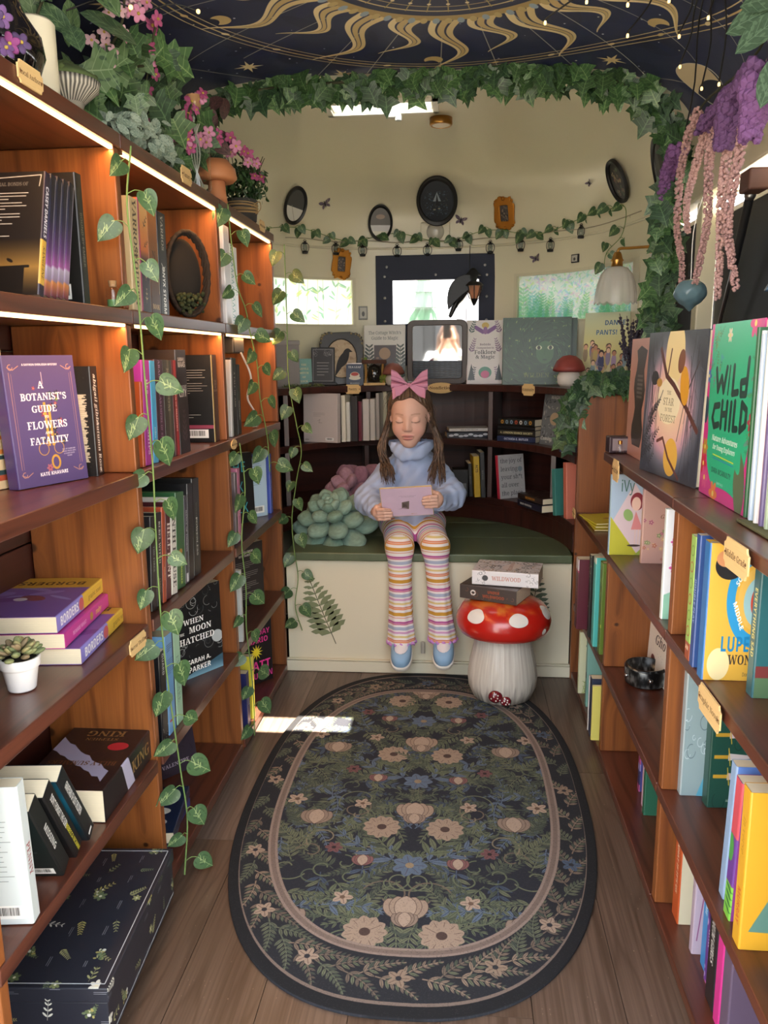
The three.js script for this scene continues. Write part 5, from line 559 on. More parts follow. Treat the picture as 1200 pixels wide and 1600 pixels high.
// ---------- nose shelves ----------
{
const Y = SH.mid;
faceBack(bk('large pale lilac cookbook showing its plain back on the curved middle shelf', 0.03, 0.22, 0.18, '#c3b7b4', { den: 1300, hard: 1, bk: (c, w, h) => { fill(c, w, h, '#c8bcb9'); lines(c, w * 0.3, h * 0.4, w * 0.36, 3, h * 0.03, '#8d8280', 1.4); line(c, [[w * 0.42, h * 0.56], [w * 0.5, h * 0.53], [w * 0.46, h * 0.6], [w * 0.56, h * 0.6]], 1.5, '#7a706e'); barcode(c, w * 0.66, h * 0.9, w * 0.24, h * 0.06); T(c, 'press', w * 0.1, h * 0.95, h * 0.035, '#5a504e', 'A'); } }), 0.03, [-0.705, -3.60], [-0.545, -3.535], Y, 0.03);
const specs = [['cream', '#d9d2c2', 0.02, 0.21], ['white speckled', '#c9c9c4', 0.016, 0.18], ['black', '#2a2a2c', 0.03, 0.205], ['burgundy', '#6a1f36', 0.016, 0.18], ['white cloth', '#d6d3d0', 0.03, 0.19], ['off-white', '#cfccc8', 0.024, 0.19], ['grey', '#b2aeac', 0.016, 0.215]];
let x = -0.535; specs.forEach(([n, q, t, h], k) => { const g = bk(n + ' spine leaning in the row beside the pale lilac cookbook', t, h, 0.14, q, { hard: 1 }); g.rotation.order = 'YXZ'; g.rotation.set(0, -PI / 2 - 0.12, 0); g.position.set(x + t / 2, Y + 0.001, -3.59 - 0.014 * k); x += t * 1.02 + 0.002; });
const cr = bk('slim cream spine right of the shelf divider behind the girl', 0.022, 0.225, 0.13, '#d8d2b4', { hard: 1 }); cr.rotation.y = -PI / 2 - 0.2; cr.position.set(-0.352, Y + 0.001, -3.76);
const flat = (g, x, y, z, ry, t, h) => { g.rotation.order = 'YXZ'; g.rotation.set(PI / 2, ry - PI / 2, 0); const d = V(0, 0, 1).applyAxisAngle(V(0, 1, 0), ry - PI / 2); g.position.set(x - d.x * h / 2, y + t / 2 + 0.0012, z - d.z * h / 2); };
flat(bk('navy book with a white ribbon banner lying on the curved middle shelf', 0.028, 0.2, 0.13, '#1f2533', { den: 1500, hard: 1, sp: (c, w, h) => { for (let k = 0; k < 8; k++) blob(c, w * (0.45 + 0.15 * Math.sin(k * 2)), h * (0.1 + k * 0.115), w * 0.2, h * 0.06, '#cfd3da'); } }), 0.043, Y, -3.755, 0.12, 0.028, 0.2);
flat(bk('white spined book on top of the navy ribbon book', 0.015, 0.19, 0.13, '#d6d2cc', { sp: St('SHE OF THE DRAGON', '#5a5654', 's', 0.5) }), 0.048, Y + 0.031, -3.752, 0.1, 0.015, 0.19);
const st = [['navy', '#232c4c', 0.026, 'OCTAVIA E. BUTLER', '#cfd6e6'], ['black and cream', '#25221f', 0.026, 'A. LONDON SEANCE SOCIETY', '#d9cf9c'], ['thin black', '#161618', 0.016, '', '#888'], ['black badge-patterned', '#1a1b1c', 0.03, '', '#ccc']];
let y = Y; st.forEach(([n, q, t, s, fg], k) => { flat(bk(n + ' lying book, number ' + ['one', 'two', 'three', 'four'][k] + ' from the bottom of the four-book stack', t, 0.19, 0.13, q, { den: 1500, sp: (c, w, h) => { if (s) St(s, fg, 'A', 0.5)(c, w, h); if (k === 3) for (let j = 0; j < 7; j++) { blob(c, w * 0.5, h * (0.1 + j * 0.13), w * 0.3, h * 0.04, pick(['#c2892e', '#d9d6cc', '#7f9ab0', '#a84a2e'])); blob(c, w * 0.5, h * (0.1 + j * 0.13), w * 0.12, h * 0.016, '#222'); } } }), 0.252, y, -3.568 + 0.004 * k, -0.55 - 0.04 * k, t, 0.19); y += t + 0.002; });
faceOut(bk('silvery grey paperback standing under the ivy on the curved middle shelf', 0.025, 0.225, 0.15, '#55585c', { den: 1400, fr: (c, w, h) => { fill(c, w, h, '#6d7073'); for (let k = 0; k < 60; k++) blob(c, rr(0, w), rr(0, h), rr(4, 16), rr(2, 6), pick(['#4a4d50', '#8a8d90', '#3a3d40', '#a8a49a']), rr(0, 3)); T(c, 'MAGIC', w * 0.5, h * 0.1, h * 0.08, '#d6d2c8', 'i'); blob(c, w * 0.55, h * 0.5, w * 0.2, h * 0.12, '#b39a7c'); T(c, 'Coming Home', w * 0.5, h * 0.88, h * 0.09, '#e6e2da', 'i'); } }), 0.025, [0.345, -3.49], [0.425, -3.365], Y, 0.12);
setB(bk('navy blue book half hidden behind the ivy on the middle shelf', 0.03, 0.08, 0.1, '#27305a', {}), 0.405, Y, -3.22, PI - 0.5);
const Yl = SH.low;
for (const [n, q, t, h, x, z, sp] of [['black', '#18181a', 0.018, 0.155, 0.058, -3.67, 0], ['yellow', '#cba51f', 0.028, 0.19, 0.088, -3.655, 'ACTS'], ['charcoal', '#26282a', 0.022, 0.21, 0.115, -3.645, 0]]) { const g = bk(n + ' upright spine in the lower curved shelf right of the girl', t, h, 0.13, q, { den: 1500, sp: sp ? St(sp, '#3a2c0a', 'A', 0.55, 0.3) : St('field notes', '#8a8a84', 's', 0.4) }); g.rotation.order = 'YXZ'; g.rotation.set(0, -PI / 2 + 0.1, 0); g.rotation.x = 0.05; g.position.set(x, Yl + 0.002, z); }
faceOut(bk('grey text cover with a red spine about leaving things all over', 0.02, 0.2, 0.142, '#a9a9ac', { den: 1900, edge: '#c22f45', spc: '#c22f45', fr: (c, w, h) => { fill(c, w, h, '#b2b2b4'); for (let k = 0; k < 60; k++) blob(c, rr(0, w), rr(0, h), rr(3, 10), rr(2, 5), pick(['#a2a2a6', '#bebec0', '#9a9a9e']), rr(0, 3)); ['the joy of', 'leaving', 'your sh*t', 'all over', 'the place'].forEach((t, k) => T(c, t, w * 0.08, h * (0.14 + k * 0.185), h * 0.135, '#33343a', 's', 'left', w * 0.84)); blob(c, w * 0.84, h * 0.34, w * 0.09, h * 0.06, '#7f8f98'); line(c, [[w * 0.84, h * 0.38], [w * 0.84, h * 0.5]], 4, '#7a7f84'); } }), 0.02, [0.187, -3.60], [0.31, -3.672], Yl, 0.14);
flat(bk('black witch workshop book lying under the mushroom book', 0.03, 0.2, 0.14, '#211f2e', { sp: St("Witch's Workshop", '#d9d6cc', 'A', 0.45, 0.35) }), 0.30, Yl, -3.37, -1.12, 0.03, 0.2);
flat(bk('brown mushroom guide lying on the black witch book', 0.024, 0.19, 0.14, '#2f2320', { den: 1400, sp: St('MUSHROOM', '#d9922f', 'A', 0.5, 0.5), fr: (c, w, h) => { for (let k = 0; k < 20; k++) blob(c, rr(0, w), rr(0, h), rr(6, 16), rr(4, 8), pick(['#5a4a40', '#8a7a6a', '#3a2c28']), 0); } }), 0.302, Yl + 0.033, -3.37, -1.08, 0.024, 0.19);
R(bk('teal cloth spine leaning beside the salmon book on the low curved shelf', 0.022, 0.19, 0.13, '#3f7f78', { hard: 1 }), 0.39, Yl, -3.235, 0.5, 0.1);
R(bk('salmon pink book with a black emblem against the end panel', 0.03, 0.225, 0.14, '#c9705a', { hard: 1, den: 1400, fr: (c, w, h) => { fill(c, w, h, '#cf7a66'); blob(c, w * 0.7, h * 0.78, w * 0.2, h * 0.1, '#1f1a1c'); T(c, 'B', w * 0.7, h * 0.78, h * 0.1, '#e6d9cc', 'A'); } }), 0.425, Yl, -3.17, 0.3, 0.1);
}
{ // on the top of the curved shelving
const Y = SH.top, P = (g, t, x0, x1, z, lean, dz = 0) => faceOut(g, t, [x0, z], [x1, z + dz], Y, lean);
P(bk('small teal green book at the left of the curved top shelf', 0.018, 0.125, 0.075, '#2f7a62', { den: 1800, fr: (c, w, h) => { ['THE', 'LITTLE', 'WITCH', 'OF', 'LUCK'].forEach((t, k) => T(c, t, w * 0.5, h * (0.22 + k * 0.15), h * 0.1, '#c9c07a', 'S')); } }), 0.018, -0.752, -0.68, -3.66, 0.1, -0.02);
P(bk('white cover with a framed altar photo left of the mirror', 0.02, 0.28, 0.2, '#d9d5cc', { den: 1800, hard: 1, fr: (c, w, h) => { fill(c, w, h, '#dcd8cf'); T(c, 'The Cottage Witch\u2019s', w * 0.5, h * 0.13, h * 0.075, '#3a4440', 's', 'center', w * 0.8); T(c, 'Guide to Magic', w * 0.5, h * 0.22, h * 0.075, '#3a4440', 's', 'center', w * 0.66); c.fillStyle = '#3a2c2c'; c.fillRect(w * 0.24, h * 0.34, w * 0.54, h * 0.55); blob(c, w * 0.5, h * 0.48, w * 0.14, h * 0.1, '#a8845a'); for (let k = 0; k < 16; k++) blob(c, w * rr(0.28, 0.74), h * rr(0.55, 0.86), rr(6, 16), rr(5, 10), pick(['#5a2f38', '#2a2f3a', '#7a5f4a', '#40303a']), 0); for (const s of [0.12, 0.88]) sprig(c, w * s, h * 0.9, h * 0.55, -1.57, '#3a4a40', 9); } }), 0.02, -0.46, -0.262, -3.86, 0.1);
P(bk('white folklore book with a purple bird and black plants', 0.02, 0.292, 0.17, '#dcc3c8', { den: 1900, hard: 1, fr: (c, w, h) => { fill(c, w, h, '#e3dcd8'); blob(c, w * 0.5, h * 0.08, w * 0.1, w * 0.08, '#c9a84a'); for (const s of [-1, 1]) { for (let k = 0; k < 5; k++) blob(c, w * (0.5 + s * (0.1 + k * 0.035)), h * (0.17 - k * 0.012), w * 0.05, h * 0.05, '#7a4a8c', s * 0.7); for (const y of [0.2, 0.5, 0.95]) sprig(c, w * (0.5 + s * 0.4), h * y, h * 0.22, -1.57 - s * 0.3, pick(['#2c2f33', '#35504a', '#7a5a7c']), 6); c.fillStyle = '#2f3a3c'; c.beginPath(); c.moveTo(w * (0.5 + s * 0.38), h * 0.68); c.lineTo(w * (0.5 + s * 0.28), h * 0.94); c.lineTo(w * (0.5 + s * 0.48), h * 0.94); c.fill(); } blob(c, w * 0.5, h * 0.16, w * 0.06, h * 0.06, '#8a5a96'); T(c, 'Bedside', w * 0.5, h * 0.38, h * 0.045, '#5a3f52', 'S'); T(c, 'Companion to', w * 0.5, h * 0.43, h * 0.04, '#5a3f52', 'S'); T(c, 'Folklore', w * 0.5, h * 0.50, h * 0.085, '#2a2a2e', 'S', 'center', w * 0.6); T(c, '& Magic', w * 0.5, h * 0.575, h * 0.08, '#2a2a2e', 'S', 'center', w * 0.54); blob(c, w * 0.5, h * 0.82, w * 0.18, h * 0.09, '#4a8a72'); blob(c, w * 0.5, h * 0.85, w * 0.12, h * 0.06, '#c95a86'); } }), 0.02, 0.032, 0.198, -3.79, 0.1);
const face = (c, w, h) => { fill(c, w, h, '#2b4a30'); for (let k = 0; k < 420; k++) { const x = rr(0, w), y = rr(0, h), a = Math.atan2(y - h * 0.5, x - w * 0.62) + 1.3; line(c, [[x, y], [x + Math.cos(a) * rr(14, 40), y + Math.sin(a) * rr(14, 40)]], rr(1.5, 5), pick(['#20382a', '#35593a', '#456f42', '#1a2c20', '#2f5236'])); } for (let k = 0; k < 40; k++) blob(c, rr(0, w), rr(0, h), rr(6, 11), rr(2, 4), pick(['#7d9a4a', '#6a8c45', '#93a655']), rr(0, 3)); blob(c, w * 0.62, h * 0.52, w * 0.13, h * 0.17, '#3f6a40'); for (const s of [0.53, 0.7]) { blob(c, w * s, h * 0.45, w * 0.045, h * 0.033, '#cfd8b0'); blob(c, w * s, h * 0.45, w * 0.024, h * 0.03, '#26331f'); } line(c, [[w * 0.62, h * 0.47], [w * 0.61, h * 0.56]], 3, '#33553a'); blob(c, w * 0.62, h * 0.63, w * 0.035, h * 0.012, '#2a4a33'); T(c, 'WILDEN', w * 0.5, h * 0.86, h * 0.09, '#6a7a3a', 'S'); };
P(bk('large green picture book of a leafy face', 0.014, 0.295, 0.30, '#294630', { den: 1500, hard: 1, fr: face }), 0.014, 0.19, 0.485, -3.66, 0.08, 0.03);
P(bk('second copy of the green leafy face book tucked behind the first', 0.014, 0.292, 0.30, '#294630', { hard: 1 }), 0.014, 0.22, 0.515, -3.70, 0.08, 0.03);
P(bk('pale yellow picture book of a crowd of children dancing', 0.014, 0.30, 0.19, '#c9c6a0', { den: 1700, hard: 1, fr: (c, w, h) => { const g = c.createLinearGradient(0, 0, 0, h); g.addColorStop(0, '#c3cfb4'); g.addColorStop(0.5, '#d6cf8e'); g.addColorStop(1, '#b9b6a0'); c.fillStyle = g; c.fillRect(0, 0, w, h); T(c, 'DANCE', w * 0.68, h * 0.14, h * 0.09, '#3a5f8c', 'A'); T(c, 'PANTS!', w * 0.5, h * 0.27, h * 0.09, '#4a6f96', 'A'); for (let k = 0; k < 26; k++) { const x = w * rr(0.04, 0.96), y = h * rr(0.42, 0.8); blob(c, x, y + h * 0.1, w * 0.055, h * 0.1, pick(['#a08ab0', '#7f9aa8', '#b5a06a', '#9a8a72', '#8a7f9c'])); blob(c, x, y - h * 0.01, w * 0.05, h * 0.04, '#4a3a34'); blob(c, x, y, w * 0.042, h * 0.034, pick(['#d2a48a', '#b9846a', '#e0bca0'])); } blob(c, w * 0.42, h * 0.68, w * 0.07, h * 0.12, '#2c3a66'); blob(c, w * 0.42, h * 0.55, w * 0.06, h * 0.045, '#2a2024'); blob(c, w * 0.42, h * 0.57, w * 0.045, h * 0.035, '#d2a48a'); blob(c, w * 0.86, h * 0.82, w * 0.12, h * 0.1, '#4f6a66'); } }), 0.014, 0.505, 0.668, -3.44, 0.1, 0.09);
}
// ---------- smooth solids from distance functions (surface nets) ----------
function solid(f, lo, hi, h, col, uvf) {
const n = [0, 1, 2].map((k) => Math.ceil((hi[k] - lo[k]) / h) + 1), N = n[0] * n[1] * n[2], D = new Float32Array(N), id = new Int32Array(N).fill(-1), pos = [], idx = [];
const at = (i, j, k) => i + n[0] * (j + n[1] * k);
for (let k = 0; k < n[2]; k++) for (let j = 0; j < n[1]; j++) for (let i = 0; i < n[0]; i++) D[at(i, j, k)] = f(lo[0] + i * h, lo[1] + j * h, lo[2] + k * h);
const co = [[0, 0, 0], [1, 0, 0], [0, 1, 0], [1, 1, 0], [0, 0, 1], [1, 0, 1], [0, 1, 1], [1, 1, 1]], ed = [[0, 1], [2, 3], [4, 5], [6, 7], [0, 2], [1, 3], [4, 6], [5, 7], [0, 4], [1, 5], [2, 6], [3, 7]];
for (let k = 0; k < n[2] - 1; k++) for (let j = 0; j < n[1] - 1; j++) for (let i = 0; i < n[0] - 1; i++) {
let s = [0, 0, 0], c = 0; const v = co.map(([a, b, e]) => D[at(i + a, j + b, k + e)]); if (v.every((q) => q > 0) || v.every((q) => q <= 0)) continue;
for (const [a, b] of ed) if ((v[a] > 0) !== (v[b] > 0)) { const t = v[a] / (v[a] - v[b]); for (let q = 0; q < 3; q++) s[q] += co[a][q] + (co[b][q] - co[a][q]) * t; c++; }
id[at(i, j, k)] = pos.length / 3; pos.push(lo[0] + (i + s[0] / c) * h, lo[1] + (j + s[1] / c) * h, lo[2] + (k + s[2] / c) * h);
}
for (let k = 1; k < n[2] - 1; k++) for (let j = 1; j < n[1] - 1; j++) for (let i = 1; i < n[0] - 1; i++) {
const a = D[at(i, j, k)] <= 0; const q = (p, r, s, t, flip) => { if ([p, r, s, t].some((z) => z < 0)) return; flip ? idx.push(p, r, s, p, s, t) : idx.push(p, s, r, p, t, s); };
if (a !== (D[at(i + 1, j, k)] <= 0)) q(id[at(i, j - 1, k - 1)], id[at(i, j, k - 1)], id[at(i, j, k)], id[at(i, j - 1, k)], a);
if (a !== (D[at(i, j + 1, k)] <= 0)) q(id[at(i - 1, j, k - 1)], id[at(i - 1, j, k)], id[at(i, j, k)], id[at(i, j, k - 1)], a);
if (a !== (D[at(i, j, k + 1)] <= 0)) q(id[at(i - 1, j - 1, k)], id[at(i, j - 1, k)], id[at(i, j, k)], id[at(i - 1, j, k)], a);
}
const M_ = pos.length / 3, nr = new Float32Array(M_ * 3), e = h * 0.6, cc = col ? new Float32Array(M_ * 3) : null, uv = new Float32Array(M_ * 2);
for (let i = 0; i < M_; i++) {
const x = pos[i * 3], y = pos[i * 3 + 1], z = pos[i * 3 + 2]; let gx = f(x + e, y, z) - f(x - e, y, z), gy = f(x, y + e, z) - f(x, y - e, z), gz = f(x, y, z + e) - f(x, y, z - e); const l = Math.hypot(gx, gy, gz) || 1;
nr[i * 3] = gx / l; nr[i * 3 + 1] = gy / l; nr[i * 3 + 2] = gz / l; if (cc) cc.set(col(x, y, z), i * 3); if (uvf) uv.set(uvf(x, y, z), i * 2);
}
const g = new THREE.BufferGeometry(); g.setAttribute('position', new THREE.BufferAttribute(new Float32Array(pos), 3)); g.setAttribute('normal', new THREE.BufferAttribute(nr, 3)); g.setAttribute('uv', new THREE.BufferAttribute(uv, 2)); if (cc) g.setAttribute('color', new THREE.BufferAttribute(cc, 3)); g.setIndex(idx); return g;
}
const smin = (a, b, k) => { const h = Math.max(k - Math.abs(a - b), 0) / k; return Math.min(a, b) - h * h * k * 0.25; };
const cap = (x, y, z, a, b, ra, rb_) => { const bx_ = b[0] - a[0], by = b[1] - a[1], bz = b[2] - a[2], px = x - a[0], py = y - a[1], pz = z - a[2], t = clamp((px * bx_ + py * by + pz * bz) / (bx_ * bx_ + by * by + bz * bz || 1e-9)); return Math.hypot(px - bx_ * t, py - by * t, pz - bz * t) - (ra + (rb_ - ra) * t); };
const elp = (x, y, z, c, r) => { const a = (x - c[0]) / r[0], b = (y - c[1]) / r[1], d = (z - c[2]) / r[2], k0 = Math.hypot(a, b, d), k1 = Math.hypot(a / r[0], b / r[1], d / r[2]); return k1 < 1e-9 ? -Math.min(...r) : k0 * (k0 - 1) / k1; };

// ---------- the girl reading on the bench ----------
const girl = thing('person', 'child in a pale blue hoodie and striped trousers reading on the bench', 'person', [0, 0, 0]);
{
const HC = V(-0.192, 1.026, -3.112), HQ = new THREE.Quaternion().setFromEuler(new THREE.Euler(0.2, -0.07, 0.02)), HI = HQ.clone().invert(), tmp = V();
const HS = 1.08, toHead = (x, y, z) => { tmp.set(x - HC.x, y - HC.y, z - HC.z).applyQuaternion(HI); tmp.y /= HS; return tmp; }, fromHead = (x, y, z) => V(x, y * HS, z).applyQuaternion(HQ).add(HC).toArray();
const head = (X, Y, Z) => { // local: +z face, +y crown
const p = toHead(X, Y, Z), x = p.x, y = p.y, z = p.z, s = Math.abs(x);
let d = elp(x, y, z, [0, 0.026, -0.014], [0.073, 0.08, 0.088]);
d = smin(d, elp(x, y, z, [0, -0.03, 0.018], [0.057, 0.072, 0.062]), 0.04); d = smin(d, elp(x, y, z, [0, -0.086, 0.05], [0.022, 0.018, 0.02]), 0.035);
d = smin(d, elp(s, y, z, [0.034, -0.036, 0.046], [0.026, 0.027, 0.024]), 0.025);
d = -smin(-d, elp(s, y, z, [0.031, 0.004, 0.094], [0.018, 0.010, 0.020]), 0.014);
d = smin(d, elp(s, y, z, [0.031, 0.0, 0.066], [0.0165, 0.0125, 0.0125]), 0.005);
d = smin(d, cap(x, y, z, [0, 0.006, 0.076], [0, -0.026, 0.088], 0.0065, 0.0085), 0.014); d = smin(d, elp(s, y, z, [0.0095, -0.029, 0.080], [0.0068, 0.006, 0.008]), 0.008);
d = smin(d, elp(x, y + s * s * 2, z, [0, -0.053, 0.0755], [0.026, 0.005, 0.0075]), 0.004); d = smin(d, elp(x, y, z, [0, -0.0655, 0.074], [0.020, 0.006, 0.0085]), 0.004);
d = smin(d, elp(s, y, z, [0.074, -0.004, -0.004], [0.007, 0.024, 0.014]), 0.006);
return d;
};
// the book frame: u right, v up along the cover, w out towards the door
const BC = V(-0.192, 0.722, -2.905), Bw = V(0.02, -0.34, 0.94).normalize(), Bu = V(1, 0.06, 0).addScaledVector(Bw, -V(1, 0.06, 0).dot(Bw)).normalize(), Bv = Bw.clone().cross(Bu);
const onB = (u, v, w) => [BC.x + Bu.x * u + Bv.x * v + Bw.x * w, BC.y + Bu.y * u + Bv.y * v + Bw.y * w, BC.z + Bu.z * u + Bv.z * v + Bw.z * w];
const handBones = [];
for (const s of [-1, 1]) {
const v0 = s < 0 ? -0.04 : 0.004, e = s * 0.100, wrist = s < 0 ? [-0.318, 0.668, -2.985] : [-0.078, 0.706, -2.985];
const palm = onB(s * 0.116, v0 - 0.006, -0.012);
handBones.push([wrist, palm, 0.0205, 0.021, 0.014], [onB(s * 0.114, v0 + 0.014, -0.008), onB(s * 0.112, v0 - 0.028, -0.006), 0.014, 0.013, 0.012]);
[[0.016, 0.044, 0.0068], [0.003, 0.036, 0.007], [-0.011, 0.038, 0.0068], [-0.024, 0.05, 0.006]].forEach(([dv, reach, r]) => { const k = onB(s * 0.110, v0 + dv, 0.010), m = onB(s * 0.088, v0 + dv * 1.05 + 0.003, 0.0165), t = onB(s * (0.096 - (0.1 - reach) * 0.55), v0 + dv * 0.95 - 0.001, 0.0125); handBones.push([palm, k, r * 1.5, r * 1.1, 0.006, 1], [k, m, r * 1.1, r, 0.003, 1], [m, t, r, r * 0.86, 0.003, 1]); });
const th = onB(s * 0.100, v0 + 0.018, -0.020), tt = onB(s * 0.074, v0 + 0.036, -0.019); handBones.push([palm, th, 0.012, 0.009, 0.008, 1], [th, tt, 0.009, 0.0075, 0.003, 1]);
}
const hands = (x, y, z) => { let d = 1; for (const s of [0, 1]) { let e = 1; const b = handBones.slice(s * handBones.length / 2, (s + 1) * handBones.length / 2); for (const [p, q, r0, r1, k] of b) e = smin(e, cap(x, y, z, p, q, r0, r1), k); d = Math.min(d, e); } return d; };
const core = (x, y, z) => { let d = cap(x, y, z, [-0.19, 0.95, -3.15], [-0.19, 0.85, -3.19], 0.036, 0.042); d = smin(d, cap(x, y, z, [-0.19, 0.80, -3.2], [-0.19, 0.60, -3.19], 0.075, 0.085), 0.04); d = smin(d, cap(x, y, z, [-0.27, 0.79, -3.2], [-0.11, 0.79, -3.2], 0.035, 0.035), 0.03);
for (const a of [[[-0.30, 0.785, -3.2], [-0.358, 0.69, -3.115], [-0.318, 0.668, -2.985]], [[-0.08, 0.79, -3.2], [-0.033, 0.71, -3.115], [-0.078, 0.706, -2.985]]]) { d = smin(d, cap(x, y, z, a[0], a[1], 0.032, 0.027), 0.02); d = smin(d, cap(x, y, z, a[1], a[2], 0.027, 0.0205), 0.015); }
for (const a of [[[-0.245, 0.575, -3.18], [-0.225, 0.535, -2.975], [-0.219, 0.13, -2.945]], [[-0.135, 0.575, -3.18], [-0.09, 0.54, -2.975], [-0.058, 0.145, -2.945]]]) { d = smin(d, cap(x, y, z, a[0], a[1], 0.052, 0.04), 0.03); d = smin(d, cap(x, y, z, a[1], a[2], 0.038, 0.025), 0.02); }
return d; };
const L = (r, g, b) => [r, g, b], skin = (X, Y, Z) => {
let c = L(0.66, 0.405, 0.32); const p = toHead(X, Y, Z), x = p.x, y = p.y, z = p.z, s = Math.abs(x);
if (z > 0.02 && Y > 0.88) {
c = mix(c, L(0.70, 0.33, 0.28), 0.45 * Math.exp(-((s - 0.038) ** 2 + (y + 0.036) ** 2) / 0.0006));
const lip = Math.max(1 - Math.hypot(x / 0.027, (y + 0.054 + s * s * 2) / 0.0056), 1 - Math.hypot(x / 0.022, (y + 0.0655) / 0.0066)); c = mix(c, L(0.46, 0.155, 0.155), sstep(0, 0.35, lip) * 0.85);
c = mix(c, L(0.13, 0.05, 0.05), 0.75 * (1 - sstep(0.0006, 0.0016, Math.abs(y + 0.0595 + s * s * 1.2))) * (s < 0.023 ? 1 : 0));
const lash = Math.abs(y + 0.0065 - (s - 0.031) ** 2 * 14); c = mix(c, L(0.07, 0.04, 0.03), (1 - sstep(0.0008, 0.0024, lash)) * (Math.abs(s - 0.031) < 0.0155 ? 0.85 : 0));
const brow = Math.abs(y - 0.0235 + (s - 0.03) ** 2 * 9); c = mix(c, L(0.36, 0.20, 0.13), (1 - sstep(0.0012, 0.0032, brow)) * (s > 0.014 && s < 0.048 ? 0.6 : 0));
}
return c; };
const skinM = new THREE.MeshPhysicalMaterial({ vertexColors: true, roughness: 0.52, sheen: 0.2, sheenRoughness: 0.5 });
const hc = HC.toArray(), gs = [solid((x, y, z) => smin(head(x, y, z), core(x, y, z), 0.02), [hc[0] - 0.1, hc[1] - 0.155, hc[2] - 0.13], [hc[0] + 0.1, hc[1] + 0.12, hc[2] + 0.14], 0.0026, skin)];
gs.push(solid(core, [-0.42, 0.1, -3.3], [0.03, 0.89, -2.9], 0.011, skin));
for (const s of [-1, 1]) { const c = onB(s * 0.105, s < 0 ? -0.04 : 0, 0); gs.push(solid((x, y, z) => smin(hands(x, y, z), core(x, y, z), 0.012), [c[0] - 0.055, c[1] - 0.055, c[2] - 0.085], [c[0] + 0.055, c[1] + 0.055, c[2] + 0.04], 0.0022, skin)); }
const colored = (g) => { const q = g.toNonIndexed(); return q; };
part('body', mergeGeometries(gs.map(colored)), skinM, girl);

// hoodie
const fold = (x, y, z) => 0.0035 * Math.sin(x * 70 + y * 55 + Math.sin(z * 40) * 2) * Math.sin(y * 38 + z * 62 + 1.3) + 0.0018 * Math.sin(x * 130 - y * 90 + z * 100);
const arms = [[[-0.288, 0.785, -3.2], [-0.358, 0.69, -3.112], [-0.316, 0.669, -2.997]], [[-0.092, 0.79, -3.2], [-0.031, 0.712, -3.112], [-0.080, 0.705, -2.997]]];
const hoodie = (x, y, z) => {
let d = cap(x, y, z, [-0.19, 0.77, -3.205], [-0.19, 0.63, -3.195], 0.092, 0.112); d = smin(d, cap(x, y, z, [-0.262, 0.79, -3.2], [-0.118, 0.793, -3.2], 0.05, 0.05), 0.05);
for (const a of arms) { let e = cap(x, y, z, a[0], a[1], 0.052, 0.056); e = smin(e, cap(x, y, z, a[1], a[2], 0.054, 0.037), 0.03); d = smin(d, e, 0.022); }
d = smin(d, elp(x, y, z, [-0.19, 0.845, -3.25], [0.085, 0.05, 0.05]), 0.03);
const neck = Math.hypot(x + 0.19, z + 3.17), hy = 0.9 - 0.022 * sstep(-3.2, -3.1, z) + 0.02 * sstep(0.02, 0.08, Math.abs(x + 0.19)); d = smin(d, Math.hypot(neck - 0.07, (y - hy) * 0.7) - 0.021, 0.016);
d = smin(d, cap(x, y, z, [-0.19, 0.83, -3.185], [-0.19, 0.9, -3.172], 0.068, 0.06), 0.02); const pk = elp(x, y, z, [-0.19, 0.655, -3.09], [0.08, 0.05, 0.02]); d = smin(d, pk, 0.012);
d += fold(x, y, z); d = Math.max(d, 0.572 - y);
const hole = cap(x, y, z, [-0.19, 0.99, -3.14], [-0.19, 0.915, -3.16], 0.05, 0.04); return Math.max(d, -hole);
};
const cloth = dataTex(128, 128, (u, v, x, y) => { const k = 214 + 18 * hash(x, y) - 10 * ((y >> 1) & 1); return [k, k, k]; }, false, THREE.RepeatWrapping);
const hoodM = new THREE.MeshPhysicalMaterial({ color: '#a9bbdf', roughness: 0.9, sheen: 0.5, sheenColor: new THREE.Color('#c9d6ee'), sheenRoughness: 0.6 });
part('hoodie', solid(hoodie, [-0.43, 0.56, -3.34], [0.05, 0.92, -2.94], 0.0052), hoodM, girl);
for (const a of arms) { const d = V(...a[2]).sub(V(...a[1])).normalize(), g = lathe([[0.034, -0.004], [0.0365, 0.004], [0.036, 0.02], [0.033, 0.034], [0.028, 0.036], [0.028, -0.004]], 40), p = g.attributes.position; for (let i = 0; i < p.count; i++) { const k = 1 + 0.025 * Math.sin(Math.atan2(p.getZ(i), p.getX(i)) * 36); p.setX(i, p.getX(i) * k); p.setZ(i, p.getZ(i) * k); } g.computeVertexNormals(); g.applyQuaternion(new THREE.Quaternion().setFromUnitVectors(V(0, 1, 0), d)); g.translate(a[2][0] - d.x * 0.012, a[2][1] - d.y * 0.012, a[2][2] - d.z * 0.012); part('cuff', g, hoodM, girl); }
// striped trousers: stripes are knitted bands that follow the length of the leg
const legs = [[[-0.25, 0.578, -3.2], [-0.226, 0.532, -2.978], [-0.219, 0.158, -2.955]], [[-0.13, 0.578, -3.2], [-0.088, 0.537, -2.978], [-0.058, 0.17, -2.955]]];
const legD = (x, y, z, a) => { let d = cap(x, y, z, a[0], a[1], 0.068, 0.054); const t = clamp((a[1][1] - y) / 0.37); d = smin(d, cap(x, y, z, a[1], a[2], 0.049, 0.050) + 0.007 * Math.sin(t * PI) - 0.004 * t, 0.025); return d + 0.0022 * Math.sin(Math.atan2(x - a[2][0], z - a[2][2]) * 7 + y * 9) * sstep(0.1, 0.9, t); };
